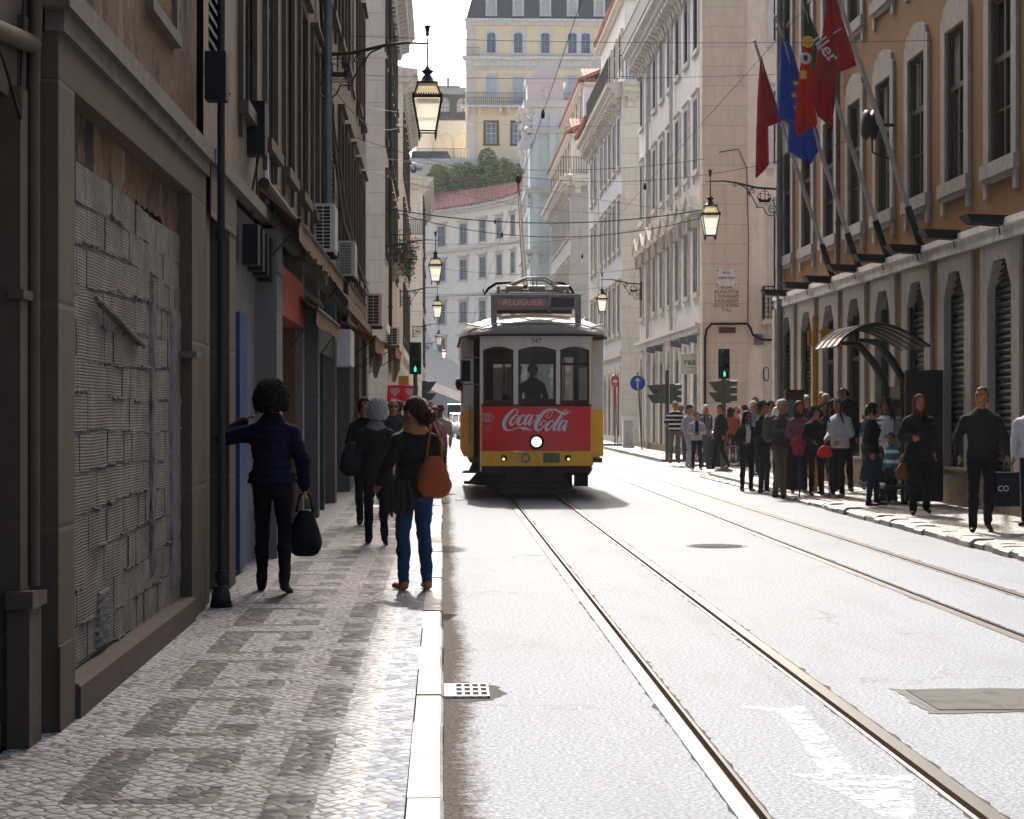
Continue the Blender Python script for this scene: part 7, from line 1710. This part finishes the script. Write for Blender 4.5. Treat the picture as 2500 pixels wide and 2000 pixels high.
    if style in ('hat', 'cap'):
        g = MB()
        if style == 'hat': g.lathe([(.001, .15), (.075, .145), (.088, .12), (.095, .055), (.135, .045), (.138, .05), (.1, .062)], (0, 0, 0), 20, 0, True, sx=.92, sy=1.1)
        else: g.lathe([(.001, .142), (.05, .135), (.085, .1), (.09, .045)], (0, 0, 0), 20, 0, True, sx=.95, sy=1.15); g.ball((0, -.125, .05), (.07, .07, .012), 12)
        g.v = [tuple(HT(v)*s) for v in g.v]; g.build('hat', cm('131314' if style == 'hat' else '2c2a2c'), r)
    r['s'] = s; del r['s']
    return r
def pworld(r, p):
    """point in a person's own metres to the world"""
    return r.location+Matrix.Rotation(r.rotation_euler.z, 3, 'Z')@Vector(p)
def bag(name, label, cat, verts_fn, mats, group=None): pass
def tote(at, w_, h_, d_, col, label, rz=0, strap=None, slouch=.25, cat='handbag', group=None, name='handbag'):
    """soft bag hanging below point at; strap = list of world points"""
    r = thing(name, label, cat, at, rz, group); m = MB(); n = 12; vs = []
    for i in range(n+1):
        q = i/n; ww = w_*(.30+.74*math.sin(math.pi*(.02+.66*q)))*(1+.03*math.sin(q*9))*(1 if i < n-2 else (.94, .82, .6)[i-n+2]); dd = d_*(.25+.85*math.sin(math.pi*min(1, .12+.75*q)))
        for j in range(20):
            t = 2*math.pi*j/20; c_, s_ = math.cos(t), math.sin(t); k = 1+.04*math.sin(j*2.3+i*1.7)
            vs.append((ww/2*math.copysign(abs(c_)**.7, c_)*k, dd/2*math.copysign(abs(s_)**.8, s_)*k, -h_*q+.012*math.sin(j+i)*(1 if 0 < i < n else 0)))
    m.add(vs, [(i*20+j, i*20+(j+1) % 20, (i+1)*20+(j+1) % 20, (i+1)*20+j) for i in range(n) for j in range(20)]+[tuple(range(20))[::-1], tuple(range(n*20, n*20+20))], 0, True)
    m.build('bag_body', cm(col, .45), r)
    if strap:
        inv = Matrix.Rotation(-rz, 3, 'Z'); m = MB(); m.tube([inv@(Vector(p)-Vector(at)) for p in strap], .012, 6); m.build('strap', cm(col, .45), r)
    return r
def backpack(p, label, col, sc=1.0, group=None):
    """on the back of person p"""
    ang = p.rotation_euler.z; at = pworld(p, (0, .2*sc, 1.24*sc)); r = thing('backpack', label, 'backpack', at, ang)
    m = MB(); vs = []; n = 10
    for i in range(n+1):
        q = i/n; z = .24-.48*q; f_ = math.sin(math.pi*(.12+.78*q))**.45
        for j in range(16): t = 2*math.pi*j/16; c_, s_ = math.cos(t), math.sin(t); vs.append((.16*f_*math.copysign(abs(c_)**.6, c_), .09*f_*math.copysign(abs(s_)**.7, s_), z))
    m.add(vs, [(i*16+j, i*16+(j+1) % 16, (i+1)*16+(j+1) % 16, (i+1)*16+j) for i in range(n) for j in range(16)]+[tuple(range(16))[::-1], tuple(range(n*16, n*16+16))], 0, True); m.v = [tuple(Vector(v)*sc) for v in m.v]
    m.build('bag_body', cm(col, .7), r); m = MB(); m.ball((0, .1*sc, -.08*sc), (.11*sc, .04*sc, .1*sc), 12); m.build('pocket', cm(col, .7), r)
    for sx in (-1, 1): m = MB(); m.tube([tuple(Vector(q)*sc) for q in ((sx*.11, -.06, .2), (sx*.12, -.16, .25), (sx*.13, -.30, .19), (sx*.135, -.33, .02), (sx*.14, -.25, -.14), (sx*.12, -.06, -.18))], .018, 5); m.build('strap', cm(col, .7), r)
    return r
# ------------------------------------------------------------------ left pavement
GL = 'people walking on the left pavement'
WK = lambda a=.22, lift=.06: ((-.08, -a, 0), (.08, a, lift, .55))
def gnd(u, v, z): c = onZ(u, v, z); return (c.x, c.y, z)
P1 = person('person in a purple-blue puffer jacket with curly dark hair, one arm raised', gnd(665, 1447, .1), 176, 1.70, '0d0d20', '0b0b0e', '0b0b0c', '0f0c0b', 'curly', group=GL, puffer=True, female=True, bulk=1.14, sleeve=1.25, vox=.0085, coat=-.02,
    arms={'L': ((.43, -.06, 1.31), (.25, -.16, 1.47)), 'R': ((-.26, .03, 1.13), (-.27, -.04, .86))}, feet=((-.13, .17, .03, .35), (.12, -.2, 0)), head=(-18, 5), loose=1.0, hk=1.4, scarf='0b0b1c')
h = pworld(P1, (-.262, -.05, .82)); tote((h.x, h.y, h.z-.14), .27, .38, .15, '0b0b0d', 'big black handbag hanging from the hand of the person in the puffer jacket', 0, [(h.x-.07, h.y, h.z-.16), (h.x-.04, h.y, h.z-.02), (h.x, h.y, h.z+.01), (h.x+.04, h.y, h.z-.02), (h.x+.07, h.y, h.z-.16)])
P2 = person('person in blue jeans and dark jacket with pinned-up auburn hair by the kerb', gnd(1012, 1441, .1), 200, 1.62, '110d0d', '16304a', '8a5a3c', '2c1210', 'bun', group=GL, female=True, bulk=1.12, sleeve=1.15, vox=.0085, coat=.06,
    arms={'R': ((.0, 0, 0), (0, 0, 0)) and ((-.26, -.05, 1.16), (-.12, -.3, 1.40)), 'L': ((.25, -.0, 1.15), (.28, -.16, .95))}, feet=((-.12, 0, 0), (.1, -.02, 0)), head=(30, 12), loose=1.08, scarf='8a5a3a')
h = pworld(P2, (-.20, .17, 1.0)); sd = pworld(P2, (-.16, .02, 1.36))
h = h+Vector((-.09, 0, 0)); tote((h.x, h.y, .1+1.12), .30, .34, .13, '7e3a18', 'orange-brown leather shoulder bag hung on the back of the person in jeans', R(15), [(h.x-.06, h.y, 1.20), (h.x-.04, h.y+.02, 1.34), (sd.x-.01, sd.y-.04, .1+1.42), (sd.x, sd.y+.05, .1+1.40), (h.x+.06, h.y+.03, 1.34), (h.x+.07, h.y, 1.20)])
r_ = thing('folded_coat', 'dark brown coat folded over the arm of the person in jeans', 'coat', (-.36, 16.8, .98)); m = MB()
for i in range(7): m.tube([(-.07+.024*i, -.02, .05), (-.09+.03*i, -.06+.01*(i % 3), -.05), (-.1+.035*i, -.05+.02*(i % 2), -.15-.02*(i % 3)), (-.08+.03*i, -.03, -.22-.03*(i % 2))], [.022, .028, .024, .008], 6)
m.build('coat', cm('241a18'), r_)
P3 = person('person with curly grey hair and bare arms walking away mid pavement', gnd(918, 1330, .1), 182, 1.60, '12110f', '0a0a0c', '0b0b0c', '8d8a86', 'curly', skin='a06e58', group=GL, female=True, bulk=1.12, vox=.01, inner='bare', coat=.12, feet=((-.1, .18, .05, .5), (.09, -.2, 0)), scarf='6b655e', hk=1.22)
h = pworld(P3, (.24, .0, .95)); tote((h.x-.02, h.y, h.z+.2), .3, .38, .14, '0e0e10', 'black shoulder bag of the grey haired person', .3, [(h.x-.07, h.y, h.z+.16), (h.x, h.y, h.z+.55), (h.x+.07, h.y, h.z+.16)])
person('person with dark bob in black walking towards us beside the shop fronts', gnd(889, 1280, .1), 8, 1.68, '121214', '101012', '0c0c0d', '1a1210', 'bob', group=GL, female=True, feet=WK(), arms={'L': ((.24, .03, 1.12), (.22, -.08, .88))}, coat=.05)
person('balding person in sunglasses and a dark jacket behind the grey curly hair', (-.74, 30.5, .1), 15, 1.68, '23262c', '16181c', '0f0f10', '8b8580', 'bald', glasses=True, group=GL, feet=WK())
person('person with dark cropped hair seen from behind below the left red banner', (-1.12, 34.5, .1), 190, 1.66, '1a1a1d', '14161a', '0c0c0d', '15100e', 'short', group=GL, feet=WK())
person('dark haired person in grey seen from behind below the second red banner', (-.80, 37.5, .1), 176, 1.69, '33343a', '191b20', '0c0c0d', '2a2320', 'short', group=GL, feet=WK())
person('person with a dark bun seen from behind near the wall under the orange awning', (-1.42, 39.5, .1), 170, 1.62, '18181a', '14161a', '0c0c0d', '120d0c', 'bob', group=GL, female=True, feet=WK())
person('person with white hair seen from behind, just past the auburn hair', (-.33, 33.8, .1), 185, 1.70, '2b2d33', '22242a', '0c0c0d', 'b8aa98', 'short', group=GL, feet=WK())
person('smiling person with light brown hair and a pink top facing us beside the kerb', (-.14, 36.6, .1), 10, 1.58, 'a06a66', '24324a', '0c0c0d', '5a3a26', 'bob', group=GL, female=True, feet=WK(), inner='bare')
person('person with dark hair and a white shirt facing us, partly behind the smiling one', (-.05, 40.5, .1), -5, 1.63, 'c9c6c2', '1e2c40', '0c0c0d', '1d1512', 'short', group=GL, feet=WK(), glasses=True)
person('person in a pale blue shirt at the kerb, farthest of the left crowd', (-.28, 46, .1), 12, 1.72, '7f93a8', '23262c', '0c0c0d', '6d635a', 'short', group=GL, feet=WK())
person('person in a beige coat walking away near the left traffic light', (-.95, 45, .1), 180, 1.7, '8a7a66', '23262c', '0c0c0d', '3a2a1e', 'short', group=GL, feet=WK())
# tram driver and passenger
dr = person('tram driver in a grey shirt and tie standing behind the front window', (1.66, 37.62, .75), 0, 1.72, '6a6f78', '1a1c22', '0c0c0d', '2a2320', 'short', group='people on the tram', arms={'R': ((-.27, -.1, 1.15), (-.25, -.3, 1.12)), 'L': ((.25, -.08, 1.12), (.12, -.28, 1.05))})
person('passenger with a white cap leaning out of the left side of the tram', (.74, 40.6, .7), -90, 1.68, '1d1d22', '16181c', '0c0c0d', 'b8b4ae', 'crop', skin='7d4a34', group='people on the tram', glasses=True, lean=.62, head=(80, 0))
# ------------------------------------------------------------------ right pavement
def R_(label, u, v, z, face, H, **k): return person(label, gnd(u, v, z), face, H, **k)
R_('person in a black and white striped polo shirt, grey trousers and sunglasses', 1648, 1131, .1, -12, 1.78, top='131315', stripes=('c9c9c9', .04), bot='5d5650', shoe='1a1a1a', hair='9a958f', style='crop', glasses=True, inner='bare', bulk=1.1)
HOLD = {'R': ((-.24, .0, 1.14), (-.08, -.26, 1.12)), 'L': ((.24, .0, 1.14), (.07, -.26, 1.11))}
R_('boy in a light grey hoodie and dark trousers looking at something in his hands', 1701, 1149, .1, -5, 1.47, top='8f9298', under='141416', bot='1c1d20', shoe='9a9a9a', hair='2a1d16', style='short', arms=HOLD, head=(0, 12), feet=((-.12, -.1, 0), (.12, .1, 0)))
R_('person in a dark cap and pale grey jacket standing behind the boy', 1682, 1140, .1, 40, 1.66, top='8d8f94', bot='868a90', shoe='7a7a7a', hair='4a3a2e', style='cap', feet=WK(.15, .0))
p_ = R_('person with wavy white hair and a blue-grey jacket striding right with a backpack', 1722, 1143, .1, 35, 1.66, top='5b6672', bot='4a4c50', shoe='2a2a2a', hair='bdbab5', style='bob', female=True, feet=((-.1, -.2, 0), (.1, .25, .02)))
backpack(p_, 'navy backpack carried by the white haired person', '1c2440', .95)
R_('person with reddish hair hidden behind the striped shirt', 1662, 1122, .1, 170, 1.68, top='6b6f78', bot='3a3c40', hair='7d5a44', style='short')
R_('person with smooth white hair standing at the wall behind the cap', 1690, 1119, .1, 190, 1.72, top='8f8a84', bot='44464a', hair='c9c5bf', style='short')
R_('person with a bald head, half hidden behind the cap and the white hair', 1678, 1124, .1, 20, 1.66, top='5d6068', bot='44464a', hair='9a948c', style='bald')
R_('person with dark hair in black, in profile just left of the traffic light pole', 1759, 1146, .1, -60, 1.66, top='19191b', bot='17181b', hair='120e0d', style='short', feet=WK(.2))
R_('person with an orange top behind the traffic light pole', 1783, 1132, .1, 160, 1.60, top='8a4c2a', bot='2a2c30', hair='2a1c16', style='long', female=True)
R_('person in a brown top with tied hair right of the traffic light pole', 1797, 1131, .1, 200, 1.6, top='3a2826', bot='1c1d20', hair='231814', style='bun', female=True)
UP = {'R': ((-.36, -.1, 1.42), (-.12, -.2, 1.66)), 'L': ((.34, -.1, 1.40), (.12, -.2, 1.64))}
R_('person in pink raising both hands to take a picture', 1818, 1140, .1, -75, 1.66, top='a07470', bot='2a2c30', hair='2a1d18', style='bob', female=True, arms=UP)
R_('tall person in sunglasses looking over the crowd by the cream wall', 1844, 1128, .1, 0, 1.9, top='26282c', bot='1c1d20', hair='2e241c', style='short', glasses=True)
R_('person with white hair and a sunburnt face in sunglasses', 1838, 1160, .1, 45, 1.74, top='7d8288', bot='2a2c30', hair='b8b4ae', style='crop', skin='b06a50', glasses=True)
R_('person with long dark hair, leather jacket and sunglasses, front left of the crowd', 1823, 1200, .0, 10, 1.60, top='181415', under='cfc9c2', bot='17161a', shoe='3a2420', hair='15100f', style='long', female=True, glasses=True, arms={'R': ((-.24, .02, 1.14), (-.1, -.2, 1.05)), 'L': ((.23, .02, 1.12), (.2, -.12, .9))})
R_('person in a black jacket, a black trilby hat and jeans, looking down', 1862, 1204, .0, 55, 1.78, top='131416', bot='1d2430', shoe='1a1311', hair='2a211c', style='hat', head=(0, 24), bulk=1.08, arms={'R': ((-.24, .0, 1.14), (-.1, -.2, 1.1))})
R_('person with dark hair and sunglasses, face seen between the hats', 1882, 1164, .1, 15, 1.73, top='8a9098', bot='26282c', hair='241a15', style='short', glasses=True)
R_('person with white hair in a black jacket, back of the crowd', 1903, 1158, .1, 60, 1.76, top='17181a', bot='26282c', hair='cfcbc5', style='short')
R_('person in a white sun hat and dark top in the middle of the crowd', 1896, 1180, .1, 90, 1.58, top='1d1f24', bot='1d1f24', hair='d0ccc4', style='bob', female=True)
p_ = R_('bearded grey haired person in a grey shirt and khaki trousers stepping off the kerb', 1903, 1217, .0, 50, 1.82, top='3a3839', bot='524c40', shoe='1a1412', hair='9d9993', style='crop', glasses=True, bulk=1.1, loose=1.18, lean=.08, arms={'R': ((-.26, -.06, 1.16), (-.12, -.36, 1.2)), 'L': ((.24, -.02, 1.12), (.12, -.3, 1.05))}, feet=((-.16, -.18, 0), (.12, .16, 0)))
backpack(p_, 'olive green backpack on the grey haired person stepping off the kerb', '4a4a38', 1.02)
R_('smiling person with long brown hair in a pink top, holding a red bag', 1950, 1206, .1, 0, 1.68, top='7a4654', bot='121216', shoe='8d8a88', hair='4a2a1c', style='long', female=True, arms={'R': ((-.22, .0, 1.12), (-.12, -.22, 1.02))})
c = gnd(1945, 1206, .1); tote((c[0]-.02, c[1]-.3, 1.16), .22, .36, .1, 'a01c2c', 'red bag held in front of the smiling person in pink', 0, None, name='shopping_bag', cat='bag')
R_('short person with curly black hair in black clothes in the middle of the crowd', 1990, 1210, .1, 10, 1.58, top='121214', bot='101012', hair='14100f', style='curly', female=True, bulk=1.15, coat=.1, arms={'R': ((-.24, .0, 1.14), (-.08, -.2, 1.04))})
R_('person in a shiny brown leather jacket, arms folded, behind the white jacket', 2020, 1206, .1, -20, 1.66, top='3a2f28', bot='17161a', hair='1a1412', style='short', arms=HOLD)
R_('grey haired person whose head shows beside the timetable totem', 2016, 1190, .1, 10, 1.84, top='26282c', bot='1d1f24', hair='8d8883', style='crop')
R_('bald person at the back between the totem and the wall', 2006, 1176, .1, 0, 1.92, top='26282c', bot='1d1f24', hair='8d8883', style='bald')
R_('tall dark haired person in a black coat behind the white jacket', 2058, 1200, .1, -10, 1.92, top='131315', bot='131315', hair='110d0c', style='short', coat=.2, bulk=1.1)
R_('white haired person peeping out left of the timetable totem', 1968, 1182, .1, 0, 1.82, top='3a3c40', bot='26282c', hair='c5c1bb', style='short')
p_ = R_('brown haired person in a white jacket, black trousers and white shoes', 2050, 1214, .1, -55, 1.72, top='9fa3a8', bot='0f0f12', shoe='a8a6a2', hair='3a2c24', style='short', bulk=1.15, coat=.03, sleeve=1.15, arms={'R': ((-.25, .02, 1.12), (-.14, -.22, 1.0)), 'L': ((.25, .02, 1.12), (.16, -.22, .98))})
backpack(p_, 'large black backpack on the person in the white jacket', '101012', 1.15)
c = gnd(2032, 1216, .1); tote((c[0]-.15, c[1]-.1, 1.0), .26, .2, .12, 'c01c24', 'small red bag held by the person in the white jacket', 0, None, cat='bag')
for u_, col, lb in ((1950, '2a2050', 'furled purple umbrella used as a stick in the crowd'), (2022, '1a1a1c', 'thin black walking stick beside the white jacket')):
    c = gnd(u_+2, 1216, .1); s_ = thing('umbrella', lb, 'umbrella' if 'umbrella' in lb else 'walking stick', c); m = MB(); m.tube([(0, 0, 0), (0, 0, .06), (0, 0, .5), (0, 0, .78)], [.006, .012, .03 if u_ == 1950 else .01, .01], 8); m.build('canopy' if u_ == 1950 else 'shaft', cm(col, .6), s_); m = MB(); m.tube([(0, 0, .78), (0, 0, .86), (.03, 0, .9), (.06, 0, .87)], .011, 6); m.build('handle', 'dark_wood', s_)
R_('person in dark clothes and a long dark blue skirt standing inside the shelter', 2128, 1236, .1, 60, 1.62, top='121214', bot='172434', shoe='5a1a1e', hair='120e0d', style='bob', female=True, skirt=.45, bulk=1.1)
R_('person in a striped white and navy top with a purple scarf pointing left', 2165, 1222, .1, -50, 1.72, top='a9acb8', stripes=('1c2038', .03), bot='1a1d26', hair='1a1310', style='bun', female=True, arms={'R': ((-.3, -.12, 1.38), (-.2, -.4, 1.42))})
R_('person with long black hair in a white top beside the striped one', 2185, 1224, .1, 150, 1.72, top='a9acb4', bot='131315', hair='0e0b0a', style='long', female=True)
R_('white haired person sitting far back behind the shelter glass', 2122, 1196, .1, 0, 1.62, top='5d6a7a', bot='26282c', hair='d5d2cd', style='short')
R_('small child in a teal and white striped jumper and white trainers', 2176, 1230, .1, -60, 1.12, top='2f6a70', stripes=('c5c8ca', .085), bot='16161a', shoe='cfcfcd', hair='1c1411', style='crop', kid=True, loose=1.15, group='people walking on the right pavement')
GR = 'people walking on the right pavement'
p_ = R_('person with auburn shoulder hair, black jacket and scarf walking towards us', 2244, 1257, .1, -6, 1.74, top='101012', bot='0d0d0f', shoe='0f0d0c', hair='5a2a16', style='long', female=True, scarf='0b0b0c', glasses=False, bulk=1.18, sleeve=1.2, coat=.14, loose=1.22, group=GR, vox=.011, feet=((-.1, -.12, 0), (.12, .12, .04, .2)))
h = pworld(p_, (-.25, -.06, .8)); tote((h.x, h.y, h.z-.06), .2, .24, .1, '5a3018', 'small brown leather bag held by the person with auburn hair', .2, [(h.x-.04, h.y, h.z-.05), (h.x, h.y, h.z+.07), (h.x+.04, h.y, h.z-.05)])
p_ = R_('balding person in a dark green sweater and black trousers walking towards us', 2396, 1299, .1, -8, 1.80, top='1c201c', bot='0e0f14', shoe='3a2418', hair='1a1614', style='receding', bulk=1.06, sleeve=1.1, loose=1.12, group=GR, vox=.0095, feet=((-.12, -.16, 0), (.1, .2, .05, .45)), arms={'R': ((-.29, .04, 1.12), (-.27, -.1, .88)), 'L': ((.29, .05, 1.13), (.3, -.02, .89))}, under=None)
h = pworld(p_, (.305, -.04, .88)); s_ = thing('shopping_bag', 'black paper shopping bag with white lettering held by the person in the green sweater', 'bag', h, R(12)); m = MB(); m.hexa([(-.15, -.055, -.56), (.15, -.055, -.56), (.15, .055, -.56), (-.15, .055, -.56), (-.155, -.03, -.14), (.155, -.03, -.14), (.155, .03, -.14), (-.155, .03, -.14)]); m.build('bag_body', cm('101820', .5), s_); m = MB(); m.tube([(-.07, -.03, -.14), (-.05, -.02, -.02), (0, 0, .0), (.05, -.02, -.02), (.07, -.03, -.14)], .006, 5); m.build('handle', 'black', s_)
o = text('lettering', 'CO', .1, 'flag_white', s_, (-.08, -.062, -.34), 0, .001)
R_('person in a pale jacket entering the picture at the right edge', 2522, 1286, .1, -30, 1.74, top='b5b7bb', bot='1a1c22', hair='3a2a20', style='short', sleeve=1.15, bulk=1.1, group=GR)

# ================================================================== air
t = NT('haze'); nt_ = t.t; nt_.nodes.remove(t.b); v = t.n('ShaderNodeVolumePrincipled'); v.inputs['Color'].default_value = (.93, .96, 1, 1); v.inputs['Density'].default_value = .00014; v.inputs['Anisotropy'].default_value = .35
t.l(v.outputs[0], nt_.nodes['Material Output'].inputs['Volume']); M['haze'] = t.m
m = MB(); m.box(-620, 620, -45, 1510, -2, 62); struct(m.build('haze', 'haze'), 'stuff')
